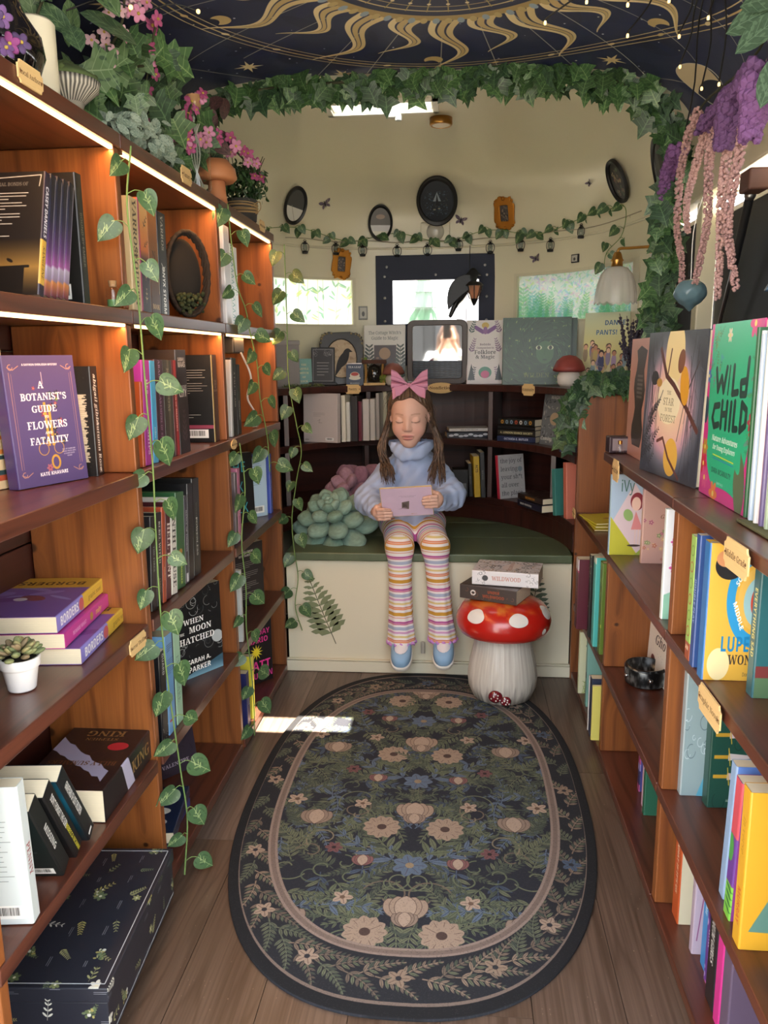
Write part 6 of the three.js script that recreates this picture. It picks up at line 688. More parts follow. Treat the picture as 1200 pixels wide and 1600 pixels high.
const pants = (x, y, z) => { let d = Math.min(legD(x, y, z, legs[0]), 9); d = smin(d, legD(x, y, z, legs[1]), z > -3.06 ? 0.004 : 0.03); d = smin(d, elp(x, y, z, [-0.19, 0.585, -3.2], [0.135, 0.078, 0.095]), 0.03); if (y < 0.49) d = Math.max(d, -(z + 3.004)); return Math.max(d, 0.156 + (x > -0.14 ? 0.012 : 0) - y); };
const legS = (x, y, z) => { const a = Math.abs(x + 0.222) < Math.abs(x + 0.085) ? legs[0] : legs[1]; const L1 = 0.225; if (y > a[1][1] - 0.02 && z < -2.955 || z < -3.02) return L1 - (a[1][2] - z) * 0.98 - 0.03 + (0.6 - y) * 0.25; const u = clamp((z + 3.03) / 0.06); return L1 + (a[1][1] - y) * 1.0 + 0.012 * (1 - u); };
const stripeT = canvasTex(8, 512, (c, w, h) => { c.fillStyle = '#ece6e6'; c.fillRect(0, 0, w, h); const P = 0.128, seq = [[0.0, 0.006, '#b75a9c'], [0.0085, 0.0035, '#c9698f'], [0.021, 0.010, '#a9b4cc'], [0.039, 0.0065, '#d2a0c8'], [0.055, 0.006, '#dcc98a'], [0.071, 0.004, '#d88a6a'], [0.077, 0.0045, '#e0956a'], [0.093, 0.011, '#c9973a'], [0.111, 0.004, '#dcb4a8']]; for (const [a, b, q] of seq) { c.fillStyle = q; c.fillRect(0, a / P * h, w, b * 1.25 / P * h); } }, THREE.RepeatWrapping);
stripeT.flipY = false;
part('trousers', solid(pants, [-0.36, 0.145, -3.33], [0.02, 0.68, -2.87], 0.0042, null, (x, y, z) => [0.5, (legS(x, y, z) + 0.004) / 0.128]), new THREE.MeshPhysicalMaterial({ map: stripeT, roughness: 0.88, sheen: 0.3 }), girl);
for (const [k, a] of legs.entries()) { const g = new THREE.TorusGeometry(0.054, 0.004, 8, 90), p = g.attributes.position; g.rotateX(PI / 2); for (let i = 0; i < p.count; i++) { const t = Math.atan2(p.getZ(i), p.getX(i)); p.setY(i, p.getY(i) * 1.6 + 0.004 * Math.sin(t * 13 + k)); const q = 1 + 0.06 * Math.sin(t * 13 + 1.4); p.setX(i, p.getX(i) * q); p.setZ(i, p.getZ(i) * q * 0.94); } g.computeVertexNormals(); g.translate(a[2][0], 0.156 + k * 0.012, a[2][2] + 0.001); part('hem_ruffle', g, mat('#c58ad0', 0.85), girl); }
// shoes and socks
for (const [x, y, n] of [[-0.217, 0.128, 0], [-0.054, 0.138, 1]]) {
const shoe = new THREE.Group(); shoe.name = 'shoe'; girl.add(shoe); const Z = -2.915, tilt = (px, py, pz) => { const c = Math.cos(0.42), s = Math.sin(0.42), qy = py - y, qz = pz - Z; return [px - x, qy * c + qz * s, -qy * s + qz * c]; };
const fdist = (w, l, hgt, oy) => (px, py, pz) => { const [a, b, c] = tilt(px, py, pz), ww = w * (1 - 0.12 * sstep(0.0, -0.07, c)); return (Math.pow(Math.pow(Math.abs(a / ww), 2.6) + Math.pow(Math.abs((b - oy) / hgt), 2.6) + Math.pow(Math.abs((c - 0.004) / l), 2.6), 1 / 2.6) - 1) * 0.03; };
const up = fdist(0.040, 0.076, 0.036, 0.006), so = (px, py, pz) => { const [a, b, c] = tilt(px, py, pz); return Math.max(fdist(0.0435, 0.081, 0.06, 0)(px, py, pz), Math.abs(b + 0.018) - 0.009); };
const lo = [x - 0.06, y - 0.09, Z - 0.1], hi = [x + 0.06, y + 0.06, Z + 0.1], mouth = (px, py, pz) => { const [a, b, c] = tilt(px, py, pz); return elp(a, b, c, [0, 0.036, 0.0], [0.029, 0.03, 0.05]); };
part('upper', solid((a, b, c) => { const q = tilt(a, b, c); return Math.max(up(a, b, c), -mouth(a, b, c), -0.02 - q[1]); }, lo, hi, 0.003), mat('#8fb4d6', 0.7), shoe);
part('sole', solid(so, lo, hi, 0.003), mat('#e2ddd2', 0.6), shoe);
part('sock', solid((a, b, c) => { const q = tilt(a, b, c); return smin(elp(q[0], q[1] - 0.010, q[2], [0, 0, 0.002], [0.030, 0.026, 0.058]), cap(a, b, c, [x, y + 0.02, -2.945], [x, y + 0.06, -2.955], 0.03, 0.028), 0.02); }, lo, [hi[0], hi[1] + 0.03, hi[2]], 0.0035), mat('#e9e6ea', 0.9), shoe);
}
// hair: a cap drawn back from the forehead and long locks over the shoulders
const hairT = dataTex(64, 256, (u, v, x, y) => { const k = fbm(u * 26, v * 2.2, 3); return mix(hex('#35261d'), hex('#8c6f57'), clamp(k * 1.3 - 0.22)); }, true, THREE.MirroredRepeatWrapping);
const hairM = new THREE.MeshPhysicalMaterial({ map: hairT, roughness: 0.42, anisotropy: 0.5, sheen: 0.2 });
const capD = (X, Y, Z) => { const p = toHead(X, Y, Z), x = p.x, y = p.y, z = p.z; let d = elp(x, y, z, [0, 0.027, -0.018], [0.087, 0.092, 0.095]) + 0.0014 * Math.sin(Math.atan2(x, z + 0.02) * 34 + y * 10); d = smin(d, elp(x, y, z, [0, -0.05, -0.06], [0.062, 0.06, 0.042]), 0.03); return Math.max(d, z * 0.80 - y * 0.60 + 0.001 + 0.004 * Math.sin(x * 90), -elp(x, y, z, [0, -0.012, 0.03], [0.07, 0.06, 0.05])); };
part('hair', solid(capD, [hc[0] - 0.11, hc[1] - 0.14, hc[2] - 0.14], [hc[0] + 0.11, hc[1] + 0.13, hc[2] + 0.13], 0.0032, null, (x, y, z) => { const p = toHead(x, y, z); return [Math.atan2(p.x, -p.z) * 0.7, (p.y + p.z) * 3]; }), hairM, girl);
const locks = [];
for (let k = 0; k < 96; k++) {
const s = k % 2 ? 1 : -1, q = rnd(), y0 = rr(-0.02, 0.06), st = fromHead(s * rr(0.066, 0.082), y0, rr(-0.05, 0.012)), w = rr(0.004, 0.012), out = rr(0.0, 0.03), front = rr(0.02, 0.085), end = s < 0 ? [rr(-0.305, -0.245), rr(0.755, 0.81), -3.09 + rr(-0.01, 0.03)] : [rr(-0.125, -0.05), rr(0.745, 0.81), -3.095 + rr(-0.01, 0.03)];
const mx = HC.x + s * (0.086 + out * 0.7), sh = [HC.x + s * (0.098 + out), 0.865, -3.155 + front * 0.6];
const wob = () => rr(-0.007, 0.007); locks.push(taper([st, [mx, 0.965 + wob(), -3.14 + front * 0.2], [sh[0] + wob(), 0.90, sh[2] - 0.005], [(sh[0] * 0.5 + end[0] * 0.5) + wob(), 0.845, -3.125 + front * 0.3], [end[0] * 0.8 + sh[0] * 0.2 + wob(), (end[1] + 0.845) / 2, end[2]], end], (t) => 0.0052 * (1 - t * 0.2) * Math.pow(Math.max(0.02, 1 - t), 0.35) * (0.6 + q * 0.6), 20, 5));
}
for (let k = 0; k < 44; k++) { const a = rr(-2.3, 2.3) + PI, r = 0.082, y0 = rr(-0.03, 0.09), st = fromHead(Math.sin(a) * r, y0, Math.cos(a) * r - 0.02), s = Math.sign(Math.sin(a) || 1); locks.push(taper([st, [st[0] + s * rr(0.01, 0.028), st[1] - 0.03, st[2] + rr(-0.02, 0.02)], [st[0] + s * rr(0.015, 0.04), st[1] - rr(0.06, 0.1), st[2] + rr(-0.01, 0.02)]], (t) => 0.0011 * (1.05 - t), 8, 4)); }
part('hair_locks', join(locks), hairM, girl).userData = { kind: 'stuff' };
// velvet bow
const bow = new THREE.Group(); bow.name = 'hair_bow'; girl.add(bow); const bM = new THREE.MeshPhysicalMaterial({ color: '#c489a6', roughness: 0.85, sheen: 1, sheenColor: new THREE.Color('#e6b8cc'), sheenRoughness: 0.4 });
const bp = fromHead(0.004, 0.112, 0.012);
for (const s of [-1, 1]) {
const lobe = solid((x, y, z) => { const a = (x - bp[0]) * s, b = y - bp[1] - a * 0.30, c = z - bp[2]; const w = 0.008 + 0.034 * sstep(0, 0.06, a); return Math.max(Math.hypot(b / w, c / (0.006 + a * 0.24)) - 1, -a, a - 0.072) * 0.008 + 0.0012 * Math.sin(Math.atan2(b, c) * 5 + a * 30); }, [bp[0] + (s > 0 ? 0 : -0.08), bp[1] - 0.04, bp[2] - 0.04], [bp[0] + (s > 0 ? 0.08 : 0), bp[1] + 0.085, bp[2] + 0.04], 0.0026); part('loop', lobe, bM, bow);
const sh = new THREE.Shape(); sh.moveTo(0, 0); sh.quadraticCurveTo(s * 0.045, 0.002, s * 0.072, -0.02); sh.lineTo(s * 0.07, -0.062); sh.quadraticCurveTo(s * 0.052, -0.052, s * 0.04, -0.045); sh.quadraticCurveTo(s * 0.02, -0.032, 0, -0.004);
const tg = new THREE.ExtrudeGeometry(sh, { depth: 0.003, bevelEnabled: true, bevelSize: 0.0015, bevelThickness: 0.0015, bevelSegments: 2, curveSegments: 12 }), tp = tg.attributes.position; for (let i = 0; i < tp.count; i++) tp.setZ(i, tp.getZ(i) + 0.006 * Math.sin(tp.getX(i) * 160 + tp.getY(i) * 50)); tg.computeVertexNormals(); tg.rotateX(-0.35).translate(bp[0], bp[1] + 0.004, bp[2] + 0.016); part('tail', tg, bM, bow);
}
part('knot', sph(1, 0, 0, 0, 14).scale(0.009, 0.013, 0.012).translate(...bp), bM, bow); bow.scale.setScalar(0.88); bow.position.set(bp[0] * 0.12, bp[1] * 0.12, bp[2] * 0.12);

// the picture book in her hands, open, its cover towards the door
const hb = thing('book', 'open lilac picture book held in the child\u2019s hands', 'book', [BC.x, BC.y, BC.z]); hb.quaternion.setFromRotationMatrix(new THREE.Matrix4().makeBasis(Bu, Bv, Bw));
const ct = canvasTex(768, 512, (c, w, h) => { c.fillStyle = '#c9b2c9'; c.fillRect(0, 0, w, h); for (let k = 0; k < 60; k++) blob(c, rr(0, w), rr(0, h), rr(20, 80), rr(10, 40), 'rgba(205,184,205,.25)', 0); T(c, 'a little story of a kind heart', w * 0.52, h * 0.29, 20, '#8a7790', 's'); T(c, 'and a very small house', w * 0.52, h * 0.33, 18, '#8a7790', 's'); c.fillStyle = '#6a5f5c'; c.beginPath(); c.moveTo(w * 0.39, h * 0.74); c.lineTo(w * 0.40, h * 0.51); c.lineTo(w * 0.55, h * 0.47); c.lineTo(w * 0.53, h * 0.76); c.fill(); for (let k = 0; k < 60; k++) line(c, [[w * rr(0.41, 0.51), h * rr(0.53, 0.7)], [w * rr(0.41, 0.51), h * rr(0.53, 0.7)]], 1.5, '#453c3a'); c.fillStyle = '#a890a6'; c.beginPath(); c.moveTo(w * 0.3, h * 0.76); c.lineTo(w * 0.42, h * 0.7); c.lineTo(w * 0.51, h * 0.73); c.fill(); T(c, 'ages 3 - 7', w * 0.62, h * 0.93, 20, '#b58a5a', 'A'); });
part('cover', new RoundedBoxGeometry(0.194, 0.124, 0.0032, 1, 0.001), mat('#c9a85a', 0.5), hb).position.z = 0.0; part('cover_print', bx(0.190, 0.120, 0.0012, 0, 0, 0.0018), new THREE.MeshPhysicalMaterial({ map: ct, roughness: 0.4 }), hb);
for (const s of [-1, 1]) part('pages', bx(0.093, 0.118, 0.0065, s * 0.0475, 0, -0.0052).rotateY(s * 0.03), pageM[0], hb);
}
// ---------- toadstool seat with two books ----------
{
const cx = 0.166, cz = -2.80, st = thing('toadstool_stool', 'red and white toadstool stool standing on the rug edge', 'stool', [cx, 0.0075, cz]);
const stem = lathe([[0, 0], [0.085, 0], [0.108, 0.012], [0.124, 0.05], [0.128, 0.09], [0.121, 0.14], [0.107, 0.2], [0.101, 0.245], [0.103, 0.262], [0, 0.262]], 96), sp_ = stem.attributes.position;
for (let i = 0; i < sp_.count; i++) { const a = Math.atan2(sp_.getZ(i), sp_.getX(i)), k = 1 + 0.006 * Math.sin(a * 31 + Math.sin(a * 7) * 2) + 0.004 * Math.sin(a * 57); sp_.setX(i, sp_.getX(i) * k); sp_.setZ(i, sp_.getZ(i) * k); } stem.computeVertexNormals();
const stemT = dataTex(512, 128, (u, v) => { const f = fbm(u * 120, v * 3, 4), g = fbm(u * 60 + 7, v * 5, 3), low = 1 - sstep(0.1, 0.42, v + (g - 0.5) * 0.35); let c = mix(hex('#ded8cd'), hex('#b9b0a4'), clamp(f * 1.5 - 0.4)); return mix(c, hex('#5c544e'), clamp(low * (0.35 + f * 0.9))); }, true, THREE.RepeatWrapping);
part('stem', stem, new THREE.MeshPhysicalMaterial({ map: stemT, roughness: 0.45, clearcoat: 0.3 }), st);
const prof = [[0, 0.262], [0.10, 0.258], [0.135, 0.253], [0.158, 0.262], [0.169, 0.282], [0.172, 0.305], [0.166, 0.332], [0.148, 0.358], [0.118, 0.376], [0.07, 0.386], [0, 0.388]];
const capT = dataTex(512, 256, (u, v) => { const f = fbm(u * 34, v * 9, 4), g = fbm(u * 9 + 3, v * 14, 3), k = clamp((v - 0.55) * 2.4 + (g - 0.5) * 1.5 + (f - 0.5) * 0.9); return mix(hex('#c22016'), hex('#d9772a'), sstep(0.15, 1, k)); }, true, THREE.RepeatWrapping);
const capG = lathe(prof, 64); part('cap', capG, new THREE.MeshPhysicalMaterial({ map: capT, roughness: 0.28, clearcoat: 0.7, clearcoatRoughness: 0.15 }), st);
const spot = mat('#ece8e2', 0.35), capR = (y) => { for (let i = 0; i < prof.length - 1; i++) if (prof[i][1] <= y && prof[i + 1][1] >= y && i > 1) { const t = (y - prof[i][1]) / (prof[i + 1][1] - prof[i][1]); return [prof[i][0] + (prof[i + 1][0] - prof[i][0]) * t, Math.atan2(prof[i + 1][0] - prof[i][0], prof[i + 1][1] - prof[i][1])]; } return [0.1, 0]; };
for (const [az, y, rx, ry] of [[-0.72, 0.345, 0.035, 0.022], [0.28, 0.343, 0.034, 0.021], [1.2, 0.345, 0.03, 0.022], [0.92, 0.288, 0.011, 0.011], [-1.7, 0.34, 0.03, 0.022], [2.6, 0.345, 0.034, 0.022]]) { // spots bend with the cap
const g = new THREE.CircleGeometry(1, 36, 0, PI * 2).toNonIndexed(), p = g.attributes.position, gg = new THREE.RingGeometry(0, 1, 36, 6), q = gg.attributes.position;
for (let i = 0; i < q.count; i++) { const a = az + q.getX(i) * rx / 0.155, yy = clamp(y + q.getY(i) * ry, 0.262, 0.383), r = capR(yy)[0] + 0.0016; q.setXYZ(i, Math.sin(a) * r, yy + 0.0012, Math.cos(a) * r); } gg.computeVertexNormals(); const m = part('spot', gg, new THREE.MeshPhysicalMaterial({ color: '#ece8e2', roughness: 0.32, side: THREE.DoubleSide }), st);
}
const mini = new THREE.Group(); mini.name = 'small_toadstools'; mini.position.set(-0.018, 0.03, 0.122); st.add(mini);
const wine = phys('#6d1620', 0.25, { clearcoat: 0.8 }); for (const [x, y, r] of [[-0.012, 0.02, 0.026], [0.024, 0.004, 0.02]]) { const m = part('small_cap', sph(1, 0, 0, 0, 18).scale(r, r * 0.9, r * 0.6).translate(x, y, 0), wine, mini); for (let k = 0; k < 7; k++) { const a = k * 2.4, q = 0.25 + 0.09 * k; part('dot', sph(0.0028, x + Math.cos(a) * r * q, y + Math.sin(a) * r * q * 0.9, r * 0.6 * Math.sqrt(Math.max(0.05, 1 - q * q)), 8), M.white, m); } }
const flat = (g, x, y, z, ry, t, h) => { g.rotation.order = 'YXZ'; g.rotation.set(PI / 2, ry - PI / 2, 0); const d = V(0, 0, 1).applyAxisAngle(V(0, 1, 0), ry - PI / 2); g.position.set(x - d.x * h / 2, y + t / 2 + 0.0012, z - d.z * h / 2); };
flat(bk('dark brown thick book lying on the toadstool cap', 0.052, 0.215, 0.15, '#4a413d', { den: 1700, sp: (c, w, h) => { c.save(); c.translate(w / 2, h * 0.6); c.rotate(PI / 2); T(c, 'UNDER', 0, -w * 0.16, w * 0.26, '#b8552f', 'A'); T(c, 'WILDWOOD', 0, w * 0.14, w * 0.28, '#b8552f', 'A', 'center', h * 0.4); c.restore(); blob(c, w / 2, h * 0.24, w * 0.2, w * 0.2, '#e2ddd4'); blob(c, w / 2, h * 0.24, w * 0.09, w * 0.12, '#3a3230'); for (let k = 0; k < 10; k++) { c.strokeStyle = '#8f5f46'; c.lineWidth = 2; c.beginPath(); c.arc(w * rr(0.2, 0.8), h * rr(0, 1), rr(4, 14), 0, 4); c.stroke(); } } }), 0.105, 0.391, -2.735, -0.42, 0.052, 0.215);
flat(bk('white decorated book lying on top of the toadstool stack', 0.052, 0.235, 0.16, '#e6e2e6', { den: 1900, sp: (c, w, h) => { fill(c, w, h, '#e8e5e8'); c.save(); c.translate(w / 2, h * 0.52); c.rotate(PI / 2); T(c, 'WILDWOOD', 0, 0, w * 0.4, '#c98a7c', 'S', 'center', h * 0.44); c.restore(); for (const y of [0.12, 0.9]) for (let k = 0; k < 18; k++) { c.strokeStyle = pick(['#55555c', '#a8a4a0', '#8a8a90']); c.lineWidth = 2; c.beginPath(); c.arc(w * rr(0.1, 0.9), h * (y + rr(-0.08, 0.08)), rr(3, 12), rr(0, 6), rr(2, 6)); c.stroke(); } blob(c, w / 2, h * 0.2, w * 0.2, w * 0.2, '#3a3a40'); }, fr: (c, w, h) => { fill(c, w, h, '#dcd8dc'); for (let k = 0; k < 150; k++) { c.strokeStyle = pick(['#2c2c32', '#6a6a72', '#a88a5a', '#c2a0a0', '#46464e']); c.lineWidth = rr(2, 6); c.beginPath(); c.arc(rr(0, w), rr(0, h), rr(6, 40), rr(0, 6), rr(2, 6)); c.stroke(); } blob(c, w * 0.5, h * 0.55, w * 0.3, h * 0.12, '#e2d6d2', 0.3); T(c, 'WILDWOOD', w * 0.5, h * 0.55, h * 0.08, '#a86a5c', 'S'); } }), 0.165, 0.4455, -2.745, -0.2, 0.052, 0.235);
}
// ---------- plush succulents ----------
function plush(name, label, pos, tiltX, tiltZ, scale, rings, cols) {
const o = thing(name, label, 'cushion', pos); o.rotation.set(tiltX, 0, tiltZ); const g0 = new THREE.SphereGeometry(1, 22, 16), p = g0.attributes.position;
for (let i = 0; i < p.count; i++) { const x = p.getX(i), t = (x + 1) / 2, w = 0.42 + 0.75 * Math.sin(Math.min(1, t * 0.92) * PI * 0.62), tip = 1 - 0.3 * sstep(0.8, 1, t); p.setXYZ(i, x, p.getY(i) * (1 - 0.1 * t) + 0.015 * Math.sin(x * 9 + p.getZ(i) * 6), p.getZ(i) * w * tip + 0.02 * Math.sin(x * 7)); } g0.computeVertexNormals();
const fuzz = dataTex(128, 128, (u, v) => { const k = 205 + 50 * fbm(u * 18, v * 18, 4); return [k, k, k]; });
const ms = cols.map((q) => new THREE.MeshPhysicalMaterial({ color: q, map: fuzz, roughness: 0.92, sheen: 0.8, sheenColor: new THREE.Color(q).lerp(new THREE.Color('#ffffff'), 0.5), sheenRoughness: 0.5 }));
rings.forEach(([n, r, y, len, wid, th, up, off], k) => { for (let i = 0; i < n; i++) { const m = part('petal', g0, ms[Math.floor(rnd() * ms.length)], o), a = (i + off) * 2 * PI / n + rr(-0.06, 0.06); m.scale.set(len * scale, th * scale * 1.1, wid * scale * 0.74); m.rotation.order = 'YZX'; m.rotation.set(rr(-0.08, 0.08), -a, up + rr(-0.06, 0.06)); const rad = (r + len * Math.cos(up) * 0.8) * scale; m.position.set(Math.cos(a) * rad, (y + len * Math.sin(up) * 0.8) * scale, Math.sin(a) * rad); } });
return o;
}
plush('succulent_cushion', 'sage green plush succulent cushion beside the child', [-0.515, 0.565, -3.235], 0.62, 0.1, 1, [[8, 0.05, -0.01, 0.078, 0.062, 0.032, 0.05, 0], [7, 0.035, 0.035, 0.066, 0.054, 0.028, 0.3, 0.4], [6, 0.02, 0.072, 0.05, 0.042, 0.024, 0.6, 0.1], [5, 0.008, 0.10, 0.034, 0.03, 0.018, 0.95, 0.3], [3, 0.002, 0.118, 0.02, 0.02, 0.013, 1.2, 0]], ['#8cab9c', '#83a494', '#95b3a3']);
plush('succulent_cushion', 'dusky pink plush succulent cushion behind the green one', [-0.455, 0.655, -3.46], 0.85, 0.35, 1, [[6, 0.03, 0, 0.075, 0.07, 0.03, 0.12, 0.2], [5, 0.015, 0.04, 0.06, 0.055, 0.026, 0.5, 0.5], [4, 0.005, 0.075, 0.045, 0.04, 0.022, 0.9, 0.1]], ['#a2788e', '#b18a9a', '#956c80']);
// ---------- rug ----------
{
const RC = [-0.115, -2.15], RA = 0.482, RBB = 0.845, RN = 2.5, rp = (t, k = 1) => [RC[0] + RA * k * sp(Math.cos(t), 2 / RN), RC[1] - RBB * k * sp(Math.sin(t), 2 / RN)];
const W = 1168, H = 2048, rugT = canvasTex(W, H, (c) => {
const S = W / (2 * RA), P = (x, y) => [W / 2 + x * S, H / 2 + y * S]; // metres from the middle
c.fillStyle = '#22252f'; c.fillRect(0, 0, W, H);
const leafCol = ['#505a4b', '#5f6852', '#464f46', '#666c56'], blue = ['#46546a', '#5a6a80', '#3d4a5e'], creamC = ['#9c8979', '#a99686', '#8c7b6e'], rose = ['#6f4a4d', '#7d5757', '#603f44'];
const both = (fn) => { c.save(); fn(); c.restore(); c.save(); c.translate(W, 0); c.scale(-1, 1); fn(); c.restore(); };
const frond = (x, y, len, ang, col) => { const [a, b] = P(x, y); c.save(); c.translate(a, b); c.rotate(ang); const L = len * S; c.strokeStyle = col; c.lineWidth = 4; c.beginPath(); c.moveTo(0, 0); c.quadraticCurveTo(L * 0.5, -L * 0.15, L, 0); c.stroke(); for (let k = 1; k < 9; k++) for (const s of [-1, 1]) { const t = k / 9, l = L * 0.26 * (1.1 - t * 0.75); c.fillStyle = k % 2 ? col : leafCol[(k + (s > 0 ? 1 : 0)) % 4]; c.save(); c.translate(L * t, -L * 0.15 * 4 * t * (1 - t) * 0.5); c.rotate(s * (0.85 - t * 0.3)); c.beginPath(); c.moveTo(0, 0); c.quadraticCurveTo(l * 0.5, -l * 0.3, l, 0); c.quadraticCurveTo(l * 0.5, l * 0.3, 0, 0); c.fill(); c.strokeStyle = 'rgba(20,24,28,.7)'; c.lineWidth = 1.2; c.beginPath(); c.moveTo(0, 0); c.lineTo(l * 0.9, 0); c.stroke(); c.restore(); } c.restore(); };
const flower = (x, y, r, n, col, mid) => { const [a, b] = P(x, y), R_ = r * S; for (let k = 0; k < n; k++) { const t = k * 2 * PI / n; c.fillStyle = col; c.save(); c.translate(a, b); c.rotate(t); c.beginPath(); c.moveTo(0, 0); c.bezierCurveTo(R_ * 0.4, -R_ * 0.5, R_ * 0.9, -R_ * 0.3, R_, 0); c.bezierCurveTo(R_ * 0.9, R_ * 0.3, R_ * 0.4, R_ * 0.5, 0, 0); c.fill(); c.strokeStyle = 'rgba(60,40,40,.6)'; c.lineWidth = 1.6; c.beginPath(); c.moveTo(R_ * 0.2, 0); c.lineTo(R_ * 0.85, 0); c.stroke(); c.restore(); } blob(c, a, b, R_ * 0.24, R_ * 0.24, mid); };
const tulip = (x, y, r, col, up = -1) => { const [a, b] = P(x, y), R_ = r * S; for (const s of [-0.55, 0.55, -0.25, 0.25, 0]) { c.fillStyle = s ? col : creamC[1]; c.save(); c.translate(a, b); c.rotate(s); c.beginPath(); c.moveTo(0, 0); c.bezierCurveTo(-R_ * 0.5, up * R_ * 0.4, -R_ * 0.3, up * R_ * 0.9, 0, up * R_); c.bezierCurveTo(R_ * 0.3, up * R_ * 0.9, R_ * 0.5, up * R_ * 0.4, 0, 0); c.fill(); c.strokeStyle = 'rgba(60,44,44,.7)'; c.lineWidth = 1.6; c.stroke(); c.restore(); } };
const scroll = (x, y, r, a0, col) => { const [a, b] = P(x, y); c.strokeStyle = col; c.lineWidth = 5; c.beginPath(); for (let k = 0; k <= 40; k++) { const t = k / 40, q = a0 + t * 5.2, R_ = r * S * (1 - t * 0.75); const px = a + Math.cos(q) * R_, py = b + Math.sin(q) * R_; k ? c.lineTo(px, py) : c.moveTo(px, py); } c.stroke(); };
const sd = seed; both(() => {
seed = 4242;
for (let k = 0; k < 260; k++) frond(rr(-0.42, 0), rr(-0.78, 0.78), rr(0.08, 0.17), rr(0, 6.28), pick(k % 3 ? leafCol : blue));
for (let k = 0; k < 46; k++) scroll(rr(-0.4, 0), rr(-0.75, 0.75), rr(0.03, 0.07), rr(0, 6), pick([...leafCol, '#7d7461', '#6a5f52']));
for (let r = 0; r < 4; r++) { const y = -0.6 + r * 0.4; frond(-0.02, y + 0.17, 0.24, -2.5, blue[1]); frond(-0.03, y + 0.15, 0.22, -2.05, leafCol[1]); frond(-0.3, y + 0.1, 0.14, -0.9, leafCol[3]); frond(-0.3, y + 0.1, 0.14, -2.2, leafCol[3]);
flower(-0.085, y + 0.02, 0.052, 11, creamC[0], '#4a3a36'); tulip(-0.27, y + 0.02, 0.072, creamC[2]); flower(-0.15, y - 0.09, 0.026, 5, creamC[1], '#6a5648'); flower(-0.34, y - 0.1, 0.03, 5, creamC[1], '#5d4c40'); flower(-0.2, y + 0.12, 0.024, 6, rose[0], '#2c2024'); flower(-0.38, y + 0.1, 0.026, 5, blue[1], '#a8967c'); tulip(-0.12, y + 0.19, 0.045, rose[1]); }
}); seed = sd;
for (let r = 0; r < 4; r++) { const y = -0.62 + r * 0.4; tulip(0, y, 0.085, creamC[0]); tulip(0, y + 0.02, 0.05, creamC[2]); flower(0, y + 0.2, 0.045, 7, blue[1], '#8f7f68'); tulip(0, y + 0.33, 0.05, rose[0], 1); }
// border: outside the inner oval everything is repainted dark and wreathed with leaves
const oval = (k) => { c.beginPath(); for (let i = 0; i <= 160; i++) { const [x, z] = rp(i / 160 * 2 * PI, k), [a, b] = P(x - RC[0], z - RC[1]); i ? c.lineTo(a, b) : c.moveTo(a, b); } };
c.save(); oval(0.80); c.rect(W, 0, -W, H); c.fillStyle = '#202229'; c.fill('evenodd'); c.restore();
const sd2 = seed; seed = 99; for (let i = 0; i < 96; i++) { const t = i / 96 * 2 * PI, [x, z] = rp(t, 0.885), [x2, z2] = rp(t + 0.05, 0.885); frond(x - RC[0], z - RC[1], 0.105, Math.atan2(z2 - z, x2 - x) + (i % 2 ? 0.5 : -0.5), pick(['#7d6d5f', '#8a7868', '#5d6352', '#6c5f54'])); if (i % 6 === 0) flower(x - RC[0], z - RC[1], 0.026, 5, pick([creamC[0], '#46566c', '#8a7868']), '#2a2a30'); } seed = sd2;
for (const [k, w, q] of [[0.8, 30, '#8d7d74'], [0.8, 14, '#75665f'], [0.965, 14, '#75675f'], [0.985, 34, '#14151a']]) { oval(k); c.strokeStyle = q; c.lineWidth = w; c.stroke(); }
for (let i = 0; i < 90000; i++) { c.fillStyle = i % 2 ? 'rgba(8,9,12,.22)' : 'rgba(150,140,130,.10)'; c.fillRect(rr(0, W), rr(0, H), 2.5, 1.6); }
});
const s = new THREE.Shape(); for (let i = 0; i <= 120; i++) { const [x, z] = rp(i / 120 * 2 * PI); i ? s.lineTo(x, -z) : s.moveTo(x, -z); }
const g = new THREE.ExtrudeGeometry(s, { depth: 0.004, bevelEnabled: true, bevelSize: 0.003, bevelThickness: 0.0015, bevelSegments: 2 }).rotateX(-PI / 2).translate(0, 0.0017, 0), p = g.attributes.position, uv = g.attributes.uv;
for (let i = 0; i < p.count; i++) uv.setXY(i, 0.5 + (p.getX(i) - RC[0]) / (2 * RA), 0.5 - (p.getZ(i) - RC[1]) / (2 * RA) * W / H);
single('rug', g, new THREE.MeshStandardMaterial({ map: rugT, roughness: 0.95 }), 'dark oval rug woven with cream flowers and sage leaves', 'rug');
}
